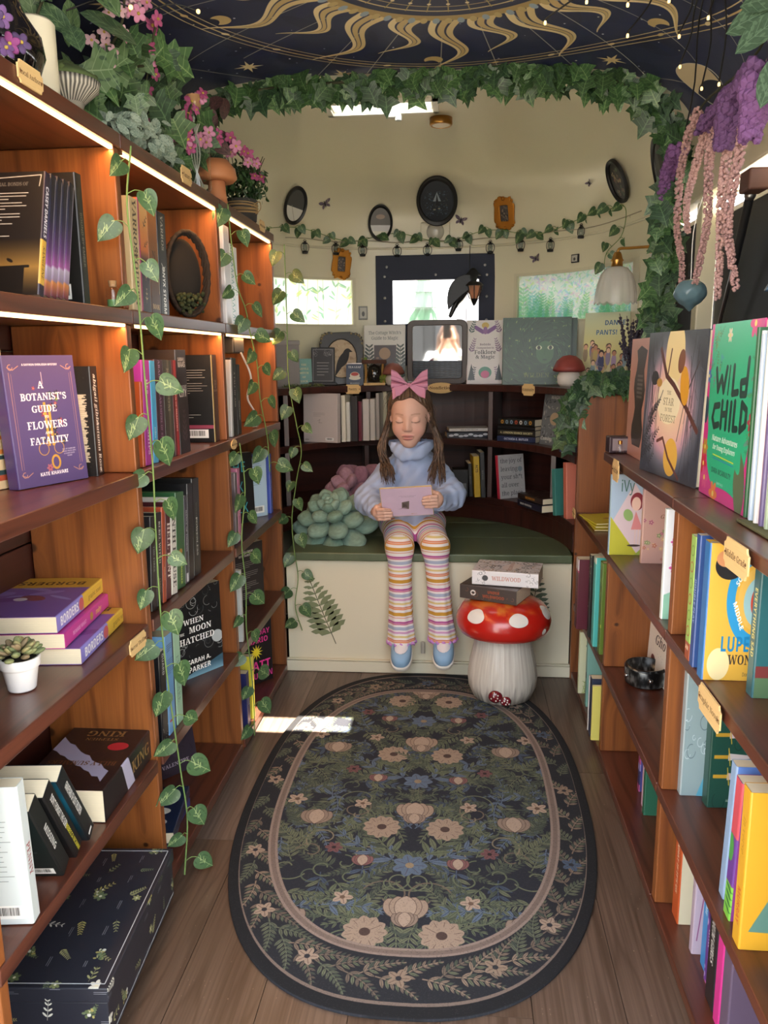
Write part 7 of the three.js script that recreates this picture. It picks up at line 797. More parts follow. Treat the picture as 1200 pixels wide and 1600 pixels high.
// ---------- botanical storage box, potted succulent ----------
{
const boxT = canvasTex(1024, 1024, (c, w, h) => { c.fillStyle = '#262832'; c.fillRect(0, 0, w, h); const gr = ['#7d8458', '#5f6c48', '#9a9a6a', '#6c7a5a', '#a39a5c', '#d0d0c4']; for (let k = 0; k < 34; k++) { const x = 60 + (k % 6) * 175 + rr(-30, 30), y = 70 + Math.floor(k / 6) * 165 + rr(-20, 20); sprig(c, x, y, rr(60, 110), rr(-3.1, 0.2), pick(gr), 4 + k % 4); if (k % 3 === 0) petals(c, x + 20, y - 40, rr(16, 30), 6, pick(gr), '#d6d2b8'); if (k % 4 === 1) for (let j = 0; j < 16; j++) blob(c, x + rr(-28, 28), y + rr(-40, 0), rr(4, 9), rr(4, 9), pick(gr)); for (let j = 0; j < 2; j++) { c.fillStyle = '#8f9096'; c.fillRect(x + 40, y + 20 + j * 8, rr(30, 60), 2); } } }, THREE.RepeatWrapping);
const bm = new THREE.MeshPhysicalMaterial({ map: boxT, roughness: 0.5, clearcoat: 0.15 }), edge = mat('#b9bcc0', 0.6), o = thing('storage_box', 'dark keepsake box printed with plants at the foot of the shelves', 'box', [-0.785, 0.0375, -1.365], 0.07);
const ub = (g) => { const q = uvBox(g, 'z', 2.2, 0.3, 0.4); return q; };
part('base', ub(rb(0.305, 0.085, 0.405, 0, 0.0425, 0, 0.003, 1)), bm, o); const lid = part('lid', ub(rb(0.312, 0.03, 0.412, 0, 0.1015, 0, 0.003, 1)), bm, o);
for (const [w, d, x, z] of [[0.0016, 0.39, 0.147, 0], [0.0016, 0.39, -0.147, 0], [0.294, 0.0016, 0, 0.195], [0.294, 0.0016, 0, -0.195]]) part('printed_line', bx(w, 0.0004, d, x, 0.1168, z), edge, lid);
for (const y of [0.092, 0.012]) part('printed_line', bx(0.0004, 0.0016, 0.39, 0.1532, y, 0), edge, o);
const pot = thing('potted_succulent', 'small succulent in a white pot at the left edge', 'plant', [-0.775, LEV.D + 0.001, -1.268], 0, undefined);
part('pot', lathe([[0, 0], [0.022, 0], [0.024, 0.003], [0.03, 0.04], [0.031, 0.044], [0.034, 0.044], [0.035, 0.06], [0.032, 0.062], [0.029, 0.054], [0, 0.054]], 28), phys('#e6e4e4', 0.45), pot);
part('soil', cyl(0.029, 0.029, 0.004, 0, 0.055, 0, 16), mat('#2a211c', 1), pot);
const ro = sph(1, 0, 0, 0, 12); const sm = ['#8a8f62', '#6f7a52', '#a39a6a', '#8d7a5c'].map((q) => mat(q, 0.7));
for (let k = 0; k < 60; k++) { const a = rr(0, 6.28), q = rnd(), r = 0.035 * Math.sqrt(q), m = part('leaf', ro, sm[k % 4], pot); m.scale.set(0.012, 0.0045, 0.007); m.position.set(Math.cos(a) * r, 0.064 + (1 - q) * 0.022, Math.sin(a) * r); m.rotation.set(0, -a, 0.9 - q * 0.7); }
}
// ---------- windows, hatch and skylight ----------
{
const pt = (x, y, w, h, q, c) => blob(c, x, y, w, h, q);
const filmL = canvasTex(512, 384, (c, w, h) => { c.fillStyle = '#f6faf8'; c.fillRect(0, 0, w, h); for (let k = 0; k < 9; k++) { const x = w * (0.05 + k * 0.115) + rr(-20, 20); line(c, [[x, h], [x + rr(-30, 30), 0]], 4, pick(['#cfdec4', '#dbe4bf', '#bdd6c1'])); for (let j = 0; j < 7; j++) { const a = rr(-2.6, -0.5), y = h * rr(0.1, 0.95); blob(c, x + Math.cos(a) * 26, y + Math.sin(a) * 26, 26, 6, pick(['#c2d8be', '#dbe4b0', '#b3d0bb', '#e3e4ae', '#a9cbbb']), a); } } });
const filmR = canvasTex(1024, 384, (c, w, h) => { c.fillStyle = '#e4ecea'; c.fillRect(0, 0, w, h); for (let k = 0; k < 900; k++) { const a = rr(0, 6.28); blob(c, rr(0, w), rr(0, h), rr(8, 26), rr(3, 9), pick(['rgba(180,228,208,.6)', 'rgba(208,208,242,.7)', 'rgba(242,212,230,.6)', 'rgba(170,222,232,.6)', 'rgba(214,236,176,.6)', 'rgba(246,246,244,.8)', 'rgba(150,214,180,.5)']), a); } for (let k = 0; k < 26; k++) sprig(c, rr(0, w), h, rr(100, 300), -1.57 + rr(-0.3, 0.3), pick(['rgba(120,196,150,.5)', 'rgba(110,190,196,.4)']), 9); c.strokeStyle = 'rgba(240,245,245,.7)'; c.lineWidth = 2; for (let k = 0; k < 90; k++) { c.beginPath(); c.arc(rr(0, w), rr(0, h), rr(10, 40), rr(0, 6), rr(1, 6)); c.stroke(); } });
const film = (t) => new THREE.MeshPhysicalMaterial({ map: t, roughness: 1, transmission: t === filmL ? 0.4 : 0.17, thickness: 0 });
const frameM = phys('#cfc8ad', 0.35);
for (const [n, x0, x1, t, lab] of [[1, -0.52, -0.87, filmL, 'left nose window covered in bamboo print film'], [2, 0.69, 0.27, filmR, 'right nose window covered in iridescent leaf film']]) {
const w = struct('window_' + n, wallBlock(x0, x1, 1.409, 1.619, -0.026, -0.022, 16), film(t), lab);
const d = x1 < x0 ? -1 : 1; for (const [y0, y1] of [[1.398, 1.41], [1.618, 1.63]]) part('window_frame', wallBlock(x0 - d * 0.01, x1 + d * 0.01, y0, y1, -0.02, 0.004, 16), frameM, w);
for (const x of [x0, x1]) { const s = x === x0 ? -d : d, a = x + s * 0.003, b = x + s * 0.016; part('window_frame', wallBlock(Math.max(a, b), Math.min(a, b), 1.398, 1.63, -0.02, 0.004, 2), frameM, w); }
}
// centre window: a navy painted board with a pane
const s = new THREE.Shape(); s.moveTo(-0.285, -0.3); s.lineTo(0.285, -0.3); s.lineTo(0.285, 0.215); s.lineTo(-0.285, 0.215); s.lineTo(-0.285, -0.3); const hole = new THREE.Path(); hole.moveTo(-0.21, -0.105); hole.lineTo(-0.21, 0.105); hole.lineTo(0.21, 0.105); hole.lineTo(0.21, -0.105); hole.lineTo(-0.21, -0.105); s.holes.push(hole);
const w3 = struct('window_3', new THREE.ExtrudeGeometry(s, { depth: 0.018, bevelEnabled: true, bevelSize: 0.003, bevelThickness: 0.003, bevelSegments: 1 }).translate(-0.118, 1.512, -3.982), mat('#101a33', 0.6), 'navy framed middle window of the nose');
part('pane', bx(0.43, 0.222, 0.004, -0.118, 1.512, -3.985), M.glass, w3);
for (const [x, y] of [[-0.245, 0.12], [0, 0.125], [0.245, 0.12], [-0.245, -0.09], [0.245, -0.09], [-0.245, 0.02], [0.245, 0.02], [-0.235, 0.165], [0.235, 0.165]]) part('screw', sph(1, 0, 0, 0, 10).scale(0.007, 0.007, 0.003).translate(-0.118 + x, 1.512 + y, -3.959), M.steel, w3);
// skylight frame with its propped lid
const sk = struct('window_4', join(bx(0.40, 0.03, 0.018, -0.28, 2.123, -2.932), bx(0.40, 0.03, 0.018, -0.28, 2.123, -3.068), bx(0.02, 0.03, 0.154, -0.47, 2.123, -3.0), bx(0.02, 0.03, 0.154, -0.09, 2.123, -3.0)), phys('#d8d4c4', 0.4), 'narrow roof skylight propped open'); part('latch', join(rb(0.05, 0.012, 0.02, -0.24, 2.1, -3.06, 0.004), cyl(0.012, 0.012, 0.016, -0.225, 2.092, -3.058, 12)), phys('#d6d9d6', 0.2), sk);
// hatch on the right: header beam, posts, dark panels standing ajar outside
const beam = struct('trim_1', rb(0.05, 0.12, 2.5, 0.715, 1.756, -1.83, 0.006), M.cream, 'cream header beam over the serving hatch');
const rail = struct('trim_2', rb(0.05, 0.03, 2.4, 0.722, 0.972, -1.78, 0.004), M.cream, 'cream sill of the serving hatch');
struct('trim_3', rb(0.05, 0.72, 0.055, 0.735, 1.335, -2.575, 0.005), M.cream, 'cream post between the two hatch openings');
const chalk = canvasTex(512, 512, (c, w, h) => { c.fillStyle = '#12151d'; c.fillRect(0, 0, w, h); for (let k = 0; k < 200; k++) blob(c, rr(0, w), rr(0, h), rr(10, 60), rr(4, 20), 'rgba(40,46,60,.14)', rr(0, 3)); c.save(); c.translate(w * 0.5, h * 0.2); c.scale(-1, 1); T(c, 'hum', 0, 0, 60, 'rgba(120,128,145,.5)', 'i'); T(c, 'yste', 0, 56, 56, 'rgba(120,128,145,.45)', 'i'); c.restore(); });
const chM = new THREE.MeshStandardMaterial({ map: chalk, roughness: 0.7 });
const hatch = (z0, z1, y1, label) => { const o = thing('hatch_panel', label, 'panel', [0.772, 0.972, (z0 + z1) / 2]); const g = bx(0.02, y1, z1 - z0, 0, y1 / 2, 0); part('board', g, z1 < -2.6 ? chM : mat('#141821', 0.6), o); part('edge_strip', bx(0.026, 0.012, z1 - z0, 0, y1, 0), M.white, o); };
hatch(-2.998, -2.606, 0.7, 'black chalkboard hatch panel with faint writing beyond the cream post'); hatch(-2.545, -1.55, 0.675, 'wide black hatch panel behind the gas strut'); hatch(-1.53, -0.8, 0.675, 'black hatch panel nearest the door');
const aw = thing('awning', 'flat awning shading the serving hatch outside', 'awning', [0.79, 1.86, -1.8]); part('awning_board', bx(0.9, 0.02, 2.6, 0.47, 0, 0).rotateZ(0.06), mat('#c9c3b0', 0.7), aw); for (const z of [-1.2, 1.2]) part('bracket', tube([[0.0, -0.1, z], [0.45, 0.0, z]], 0.01, 4, 6), M.steel, aw);
const st = thing('gas_strut', 'black gas strut across the hatch opening', 'strut', [0, 0, 0]); const a = V(0.705, 1.63, -2.13), b = V(0.715, 1.47, -2.25), c = V(0.725, 1.30, -2.385); part('cylinder', tube([a, a.clone().lerp(b, 0.5), b], 0.011, 4, 12), M.black, st); part('rod', tube([b, b.clone().lerp(c, 0.5), c], 0.0055, 4, 10), M.steel, st); part('end_bracket', rb(0.05, 0.05, 0.07, 0.70, 1.655, -2.09, 0.006), mat('#5a3a30', 0.6), st); part('ball_joint', sph(0.014, a.x, a.y, a.z, 12), M.steel, st);
const cu = thing('lace_curtain', 'narrow white lace trimmed curtain beside the ivy column', 'curtain', [0, 0, 0]); const cs = new THREE.Shape(); cs.moveTo(0, 0); for (let k = 0; k <= 60; k++) cs.lineTo(0.19 + 0.006 * Math.sin(k * 0.9), k / 60 * 0.66); cs.lineTo(0, 0.66); const cg = new THREE.ExtrudeGeometry(cs, { depth: 0.003, bevelEnabled: false }), cp = cg.attributes.position; for (let i = 0; i < cp.count; i++) cp.setZ(i, cp.getZ(i) + 0.008 * Math.sin(cp.getX(i) * 60)); cg.computeVertexNormals(); part('cloth', cg.rotateY(-PI / 2).translate(0.712, 0.97, -3.19), phys('#ddd8d2', 0.9, { transmission: 0.2, thickness: 0 }), cu); part('trim_cord', tube(Array.from({ length: 34 }, (_, k) => [0.709, 0.98 + k * 0.0195, -3.003 + 0.005 * Math.sin(k * 1.6)]), 0.002, 100, 4), mat('#b08a58', 0.8), cu);
}
// ---------- decor on the nose wall ----------
const zNose = (x, y) => { const s = y > Y0 ? Math.pow(Math.max(0, 1 - Math.pow((y - Y0) / RH, MP)), 1 / MP) : 1; return Z0 - HB * Math.pow(Math.max(0, Math.pow(s, NP) - Math.pow(Math.abs(x - CX) / HA, NP)), 1 / NP); };
function onNose(o, x, y, off = 0.012, tiltMax = 0.4) { const e = 0.01, z = zNose(x, y), nx = (zNose(x + e, y) - zNose(x - e, y)) / (2 * e), ny = (zNose(x, y + e) - zNose(x, y - e)) / (2 * e), n = V(-nx, -ny, 1).normalize(); n.y = Math.max(n.y, -tiltMax); n.normalize(); o.position.set(x + n.x * off, y + n.y * off, z + n.z * off); o.quaternion.setFromRotationMatrix(new THREE.Matrix4().lookAt(n, V(0, 0, 0), V(0, 1, 0))); return o; }
function ovalFrame(x, y, w, h, label, art, off, at) {
const o = onNose(thing('oval_frame', label, 'frame', [0, 0, 0], 0, 'black oval frames on the nose wall'), x, y, off); if (at) { o.position.set(...at); o.rotation.set(0.25, -PI / 2, 0, 'YXZ'); }
const pr = [[0.80, 0], [0.80, 0.006], [0.83, 0.011], [0.88, 0.010], [0.92, 0.015], [0.97, 0.014], [1.0, 0.006], [1.0, 0]], g = lathe(pr, 56).rotateX(PI / 2).scale(w / 2, h / 2, 1); part('frame', g, M.iron, o); part('picture', new THREE.CircleGeometry(1, 40).scale(w / 2 * 0.82, h / 2 * 0.82, 1).translate(0, 0, 0.004), art, o);
}
const mirrorM = new THREE.MeshStandardMaterial({ color: '#d6d6d2', roughness: 0.03, metalness: 1 });
const art = (f) => new THREE.MeshStandardMaterial({ map: canvasTex(192, 256, f), roughness: 0.35 });
ovalFrame(-0.772, 1.945, 0.115, 0.17, 'black oval frame half behind the boxwood plant', art((c, w, h) => { c.fillStyle = '#4a4a48'; c.fillRect(0, 0, w, h); c.fillStyle = '#cfcdc4'; c.beginPath(); c.moveTo(0, h * 0.5); c.lineTo(w, h * 0.62); c.lineTo(w, h); c.lineTo(0, h); c.fill(); line(c, [[w * 0.3, h * 0.5], [w * 0.6, h]], 5, '#9a968a'); }), 0.045);
ovalFrame(-0.384, 1.885, 0.118, 0.165, 'small black oval frame left of the large one', art((c, w, h) => { c.fillStyle = '#3c3836'; c.fillRect(0, 0, w, h); blob(c, w / 2, h * 0.3, w * 0.22, h * 0.08, '#8a7364'); c.fillStyle = '#c2c2c6'; c.fillRect(0, h * 0.58, w, h * 0.2); c.fillStyle = '#dcd9d0'; c.fillRect(0, h * 0.78, w, h * 0.22); }), 0.03);
ovalFrame(-0.108, 1.985, 0.19, 0.228, 'largest black oval frame with a dark night picture', art((c, w, h) => { c.fillStyle = '#1b232c'; c.fillRect(0, 0, w, h); for (let k = 0; k < 150; k++) blob(c, w * rr(0.15, 0.85), h * rr(0.25, 0.85), rr(2, 6), rr(1, 4), pick(['#34434f', '#2a3540', '#46586a', '#3f3d3a']), rr(0, 3)); c.fillStyle = '#8c98a0'; c.beginPath(); c.moveTo(w * 0.5, h * 0.28); c.lineTo(w * 0.38, h * 0.5); c.lineTo(w * 0.62, h * 0.5); c.fill(); c.fillStyle = '#10161c'; c.beginPath(); c.moveTo(w * 0.5, h * 0.32); c.lineTo(w * 0.45, h * 0.6); c.lineTo(w * 0.56, h * 0.6); c.fill(); blob(c, w * 0.42, h * 0.7, 8, 5, '#8a8a72'); blob(c, w * 0.56, h * 0.68, 7, 5, '#8a8a72'); }), 0.06);
ovalFrame(0.648, 1.94, 0.12, 0.175, 'black oval frame with dark flowers at the right', art((c, w, h) => { c.fillStyle = '#191715'; c.fillRect(0, 0, w, h); for (let k = 0; k < 34; k++) petals(c, w * rr(0.25, 0.75), h * rr(0.15, 0.9), rr(7, 16), 6, pick(['#6a5a4a', '#8a4a42', '#4a5a42', '#9a8a6a', '#3a3430']), '#2a2420'); }), 0.03);
ovalFrame(0.682, 1.91, 0.17, 0.23, 'black oval frame mostly hidden by the ivy column', art((c, w, h) => { c.fillStyle = '#1c1e20'; c.fillRect(0, 0, w, h); c.fillStyle = '#565a5a'; c.fillRect(0, 0, w * 0.4, h); }), 0.05, [0.70, 1.88, -3.02]);
function goldFrame(x, y, w, h, rot, label) {
const o = onNose(thing('gilt_frame', label, 'frame', [0, 0, 0], 0, 'small ornate gilt frames'), x, y, 0.014); o.rotateZ(rot);
const s = new THREE.Shape(), N = 64; for (let i = 0; i <= N; i++) { const t = i / N * 2 * PI, k = 1 + 0.07 * Math.sin(t * 12) + 0.05 * Math.cos(t * 4), a = sp(Math.cos(t), 0.42) * w / 2 * k, b = sp(Math.sin(t), 0.42) * h / 2 * k; i ? s.lineTo(a, b) : s.moveTo(a, b); } const q = new THREE.Path(); for (let i = 0; i <= 24; i++) { const t = -i / 24 * 2 * PI, a = sp(Math.cos(t), 0.3) * w * 0.27, b = sp(Math.sin(t), 0.3) * h * 0.3; i ? q.lineTo(a, b) : q.moveTo(a, b); } s.holes.push(q);
part('frame', new THREE.ExtrudeGeometry(s, { depth: 0.006, bevelEnabled: true, bevelSize: 0.004, bevelThickness: 0.004, bevelSegments: 2 }), M.gold, o);
for (const [a, b, r] of [[0, 0.5, 0.2], [0, -0.5, 0.16], [0.46, 0.42, 0.12], [-0.46, 0.42, 0.12], [0.46, -0.42, 0.12], [-0.46, -0.42, 0.12]]) part('rosette', sph(r * w * 0.6, a * w, b * h, 0.008, 10).scale(1, 1, 1), M.gold, o);
part('picture', bx(w * 0.56, h * 0.62, 0.002, 0, 0, 0.001), art((c, W, H) => { c.fillStyle = '#4a4440'; c.fillRect(0, 0, W, H); for (let k = 0; k < 40; k++) blob(c, W * rr(0.2, 0.8), H * rr(0.1, 0.95), rr(5, 20), rr(5, 16), pick(['#6d6258', '#2f2a28', '#8a7a6a', '#504a4c']), rr(0, 3)); }), o);
}
goldFrame(-0.572, 1.69, 0.082, 0.125, -0.08, 'ornate gilt frame hanging over the bamboo film window'); goldFrame(0.207, 1.905, 0.085, 0.13, 0, 'ornate gilt frame right of the large oval one');
for (const [x, y, w, h, lab] of [[-0.472, 1.464, 0.044, 0.064, 'tiny grey framed picture beside the navy window'], [0.512, 1.672, 0.042, 0.036, 'tiny black framed picture above the iridescent window']]) { const o = onNose(thing('small_frame', lab, 'frame'), x, y, 0.006); part('frame', rb(w, h, 0.008, 0, 0, 0, 0.002), lab.includes('grey') ? mat('#8a8a86', 0.4) : M.iron, o); part('picture', bx(w * 0.72, h * 0.76, 0.002, 0, 0, 0.0045), art((c, W, H) => { c.fillStyle = '#b9b6ac'; c.fillRect(0, 0, W, H); blob(c, W / 2, H * 0.6, W * 0.22, H * 0.25, '#4a4846'); }), o); }
// butterflies
const wingT = canvasTex(128, 128, (c, w, h) => { c.fillStyle = '#6d5f6c'; c.fillRect(0, 0, w, h); for (let k = 0; k < 40; k++) blob(c, rr(0, w), rr(0, h), rr(4, 16), rr(2, 8), pick(['#8d7f86', '#4a3f4a', '#a39488', '#3a3036']), rr(0, 3)); });
const wingM = new THREE.MeshStandardMaterial({ map: wingT, roughness: 0.7, side: THREE.DoubleSide });
function butterfly(x, y, size, rot, label) {
const o = onNose(thing('butterfly', label, 'butterfly', [0, 0, 0], 0, 'paper butterflies on the nose wall'), x, y, 0.006); o.rotateZ(rot);
for (const s of [-1, 1]) for (const k of [0, 1]) { const sh = new THREE.Shape(); if (!k) { sh.moveTo(0, 0); sh.bezierCurveTo(s * 0.2, 0.5, s * 0.7, 0.7, s * 1, 0.6); sh.bezierCurveTo(s * 1, 0.3, s * 0.7, 0, 0, -0.05); } else { sh.moveTo(0, 0); sh.bezierCurveTo(s * 0.5, 0.05, s * 0.8, -0.2, s * 0.6, -0.55); sh.bezierCurveTo(s * 0.4, -0.5, s * 0.15, -0.4, 0, -0.1); } const g = new THREE.ExtrudeGeometry(sh, { depth: 0.02, bevelEnabled: false, curveSegments: 8 }).scale(size / 2, size / 2, size / 2).rotateY(-s * 0.45); part('wing', g, wingM, o); }
part('antennae_body', sph(1, 0, 0, 0, 10).scale(size * 0.04, size * 0.24, size * 0.05).translate(0, 0, 0.004), M.iron, o);
}
butterfly(-0.631, 1.955, 0.066, 0.5, 'grey butterfly left of the small oval frames'); butterfly(0.001, 1.885, 0.066, -0.3, 'grey butterfly under the large oval frame'); butterfly(0.545, 1.965, 0.04, 0.4, 'small mauve butterfly by the dark flower frame'); butterfly(0.351, 1.69, 0.055, 0.2, 'grey butterfly above the iridescent window'); 
// vent light, brass ceiling lamp
{
const o = onNose(thing('wall_vent_light', 'round glass wall light on a cream plate above the navy window', 'light'), -0.12, 1.838, 0.008); part('plate', rb(0.14, 0.085, 0.008, 0, 0, 0, 0.004), M.cream, o); part('lens', new THREE.SphereGeometry(0.042, 24, 12, 0, PI * 2, 0, PI / 2).rotateX(PI / 2).scale(1, 1, 0.5).translate(0, 0, 0.004), phys('#b9b6aa', 0.12, { clearcoat: 0.6 }), o);
const l = thing('ceiling_light', 'small brass ceiling light beside the skylight', 'light', [-0.075, 2.117, -3.17]); part('housing', lathe([[0, 0], [0.042, 0], [0.042, -0.022], [0.039, -0.026], [0.033, -0.026], [0.033, -0.012], [0, -0.012]], 32), M.brass, l); part('diffuser', cyl(0.0325, 0.0325, 0.012, 0, -0.019, 0, 28), mat('#e6dac8', 0.5), l);
}
// string of small black lanterns
{
const spots = [[-0.737, 1.775], [-0.599, 1.775], [-0.473, 1.772], [-0.305, 1.768], [-0.157, 1.77], [-0.007, 1.79], [0.147, 1.77], [0.290, 1.772], [0.422, 1.757], [0.543, 1.795]];
const ord = ['first', 'second', 'third', 'fourth', 'fifth', 'sixth', 'seventh', 'eighth', 'ninth', 'tenth']; let proto;
const clear = phys('#dfe6ea', 0.05, { transmission: 1, thickness: 0 });
spots.forEach(([x, y], k) => {
let o; const lab = ord[k] + ' tiny black lantern from the left on the nose wall garland';
if (!proto) { o = proto = thing('mini_lantern', lab, 'lantern', [0, 0, 0], 0, 'tiny lanterns on the garland'); part('base', lathe([[0, -0.034], [0.013, -0.034], [0.015, -0.026], [0.01, -0.022], [0, -0.022]], 14), M.iron, o); part('globe', lathe([[0.008, -0.022], [0.0125, -0.012], [0.012, 0.0], [0.008, 0.008]], 14), clear, o); part('burner', sph(0.004, 0, -0.012, 0, 8), mat('#d8cdb4', 0.5), o); part('top', lathe([[0, 0.022], [0.005, 0.022], [0.006, 0.015], [0.012, 0.01], [0.009, 0.008], [0, 0.008]], 14), M.iron, o); for (const s of [-1, 1]) part('side_bar', tube([[s * 0.012, -0.028, 0], [s * 0.019, -0.015, 0], [s * 0.019, 0.004, 0], [s * 0.008, 0.016, 0]], 0.0016, 10, 5), M.iron, o); part('bail', new THREE.TorusGeometry(0.008, 0.0012, 5, 14, PI).translate(0, 0.02, 0), M.iron, o); }
else { o = proto.clone(); o.name = numbered('mini_lantern'); o.userData = { ...proto.userData, label: lab }; scene.add(o); }
const z = zNose(x, y); onNose(o, x, y - 0.012, 0.028, 0.0); o.rotation.z = 0;
});
const pts = []; for (let k = 0; k <= 30; k++) { const x = -0.80 + k * (1.50 / 30), y = 1.795 + 0.004 * Math.sin(k * 1.1); pts.push([x, y, zNose(x, y) + 0.014]); } single('garland_cord', tube(pts, 0.0022, 90, 5), mat('#a49c86', 0.8), 'thin cord carrying the tiny lanterns along the nose wall', 'cord');
const rail = []; for (let k = 0; k <= 30; k++) { const x = -0.86 + k * (1.58 / 30); rail.push([x, 1.765, zNose(x, 1.765) + 0.003]); } const m = struct('trim_4', tube(rail, 0.0055, 90, 6), M.cream, 'painted conduit running round the nose wall');
}
// crow lantern by the navy window
{
const o = thing('crow_lantern', 'black crow lantern hanging before the navy window', 'lantern', [0.015, 1.50, -3.875]);
const body = solid((x, y, z) => { let d = cap(x, y, z, [-0.02, 0.03, 0], [0.03, 0.10, 0], 0.026, 0.03); d = smin(d, cap(x, y, z, [0.03, 0.10, 0], [0.045, 0.135, 0.0], 0.022, 0.02), 0.02); d = smin(d, cap(x, y, z, [0.05, 0.137, 0], [0.09, 0.118, 0.004], 0.011, 0.002), 0.008); d = smin(d, cap(x, y, z, [-0.02, 0.03, 0], [-0.06, -0.06, 0], 0.018, 0.010), 0.02); return d; }, [-0.09, -0.09, -0.05], [0.11, 0.18, 0.05], 0.005); part('crow', body, phys('#17181b', 0.4), o);
for (const s of [-1, 1]) { const sh = new THREE.Shape(); sh.moveTo(0.03, 0.12); sh.bezierCurveTo(-0.02, 0.13, -0.09, 0.09, -0.07, -0.03); sh.bezierCurveTo(-0.05, -0.01, -0.03, 0.02, 0.03, 0.06); part('wing', new THREE.ExtrudeGeometry(sh, { depth: 0.006, bevelEnabled: true, bevelSize: 0.002, bevelThickness: 0.002, bevelSegments: 1 }).translate(0, 0, s * 0.024), phys('#202226', 0.45), o); }
const lan = new THREE.Group(); lan.name = 'lantern'; lan.position.set(0.05, 0.045, 0.02); o.add(lan); part('cage', join(lathe([[0, 0.05], [0.03, 0.045], [0.045, 0.03], [0.04, 0.027], [0, 0.035]], 8), lathe([[0.02, -0.03], [0.012, -0.045], [0.004, -0.06], [0, -0.062]], 8), ...[0, 1, 2, 3, 4, 5, 6, 7].map((k) => tube([[Math.cos(k * PI / 4) * 0.041, 0.03, Math.sin(k * PI / 4) * 0.041], [Math.cos(k * PI / 4) * 0.032, 0.0, Math.sin(k * PI / 4) * 0.032], [Math.cos(k * PI / 4) * 0.02, -0.03, Math.sin(k * PI / 4) * 0.02]], 0.002, 6, 4))), M.iron, lan); part('glass', lathe([[0.036, 0.028], [0.028, 0], [0.017, -0.03], [0, -0.03]], 8), phys('#c99c80', 0.25, { transmission: 0.5, thickness: 0 }), lan);
part('chain', tube([[0.03, 0.15, 0], [0.028, 0.2, 0], [0.03, 0.262, -0.05]], 0.0018, 8, 4), M.iron, o);
}
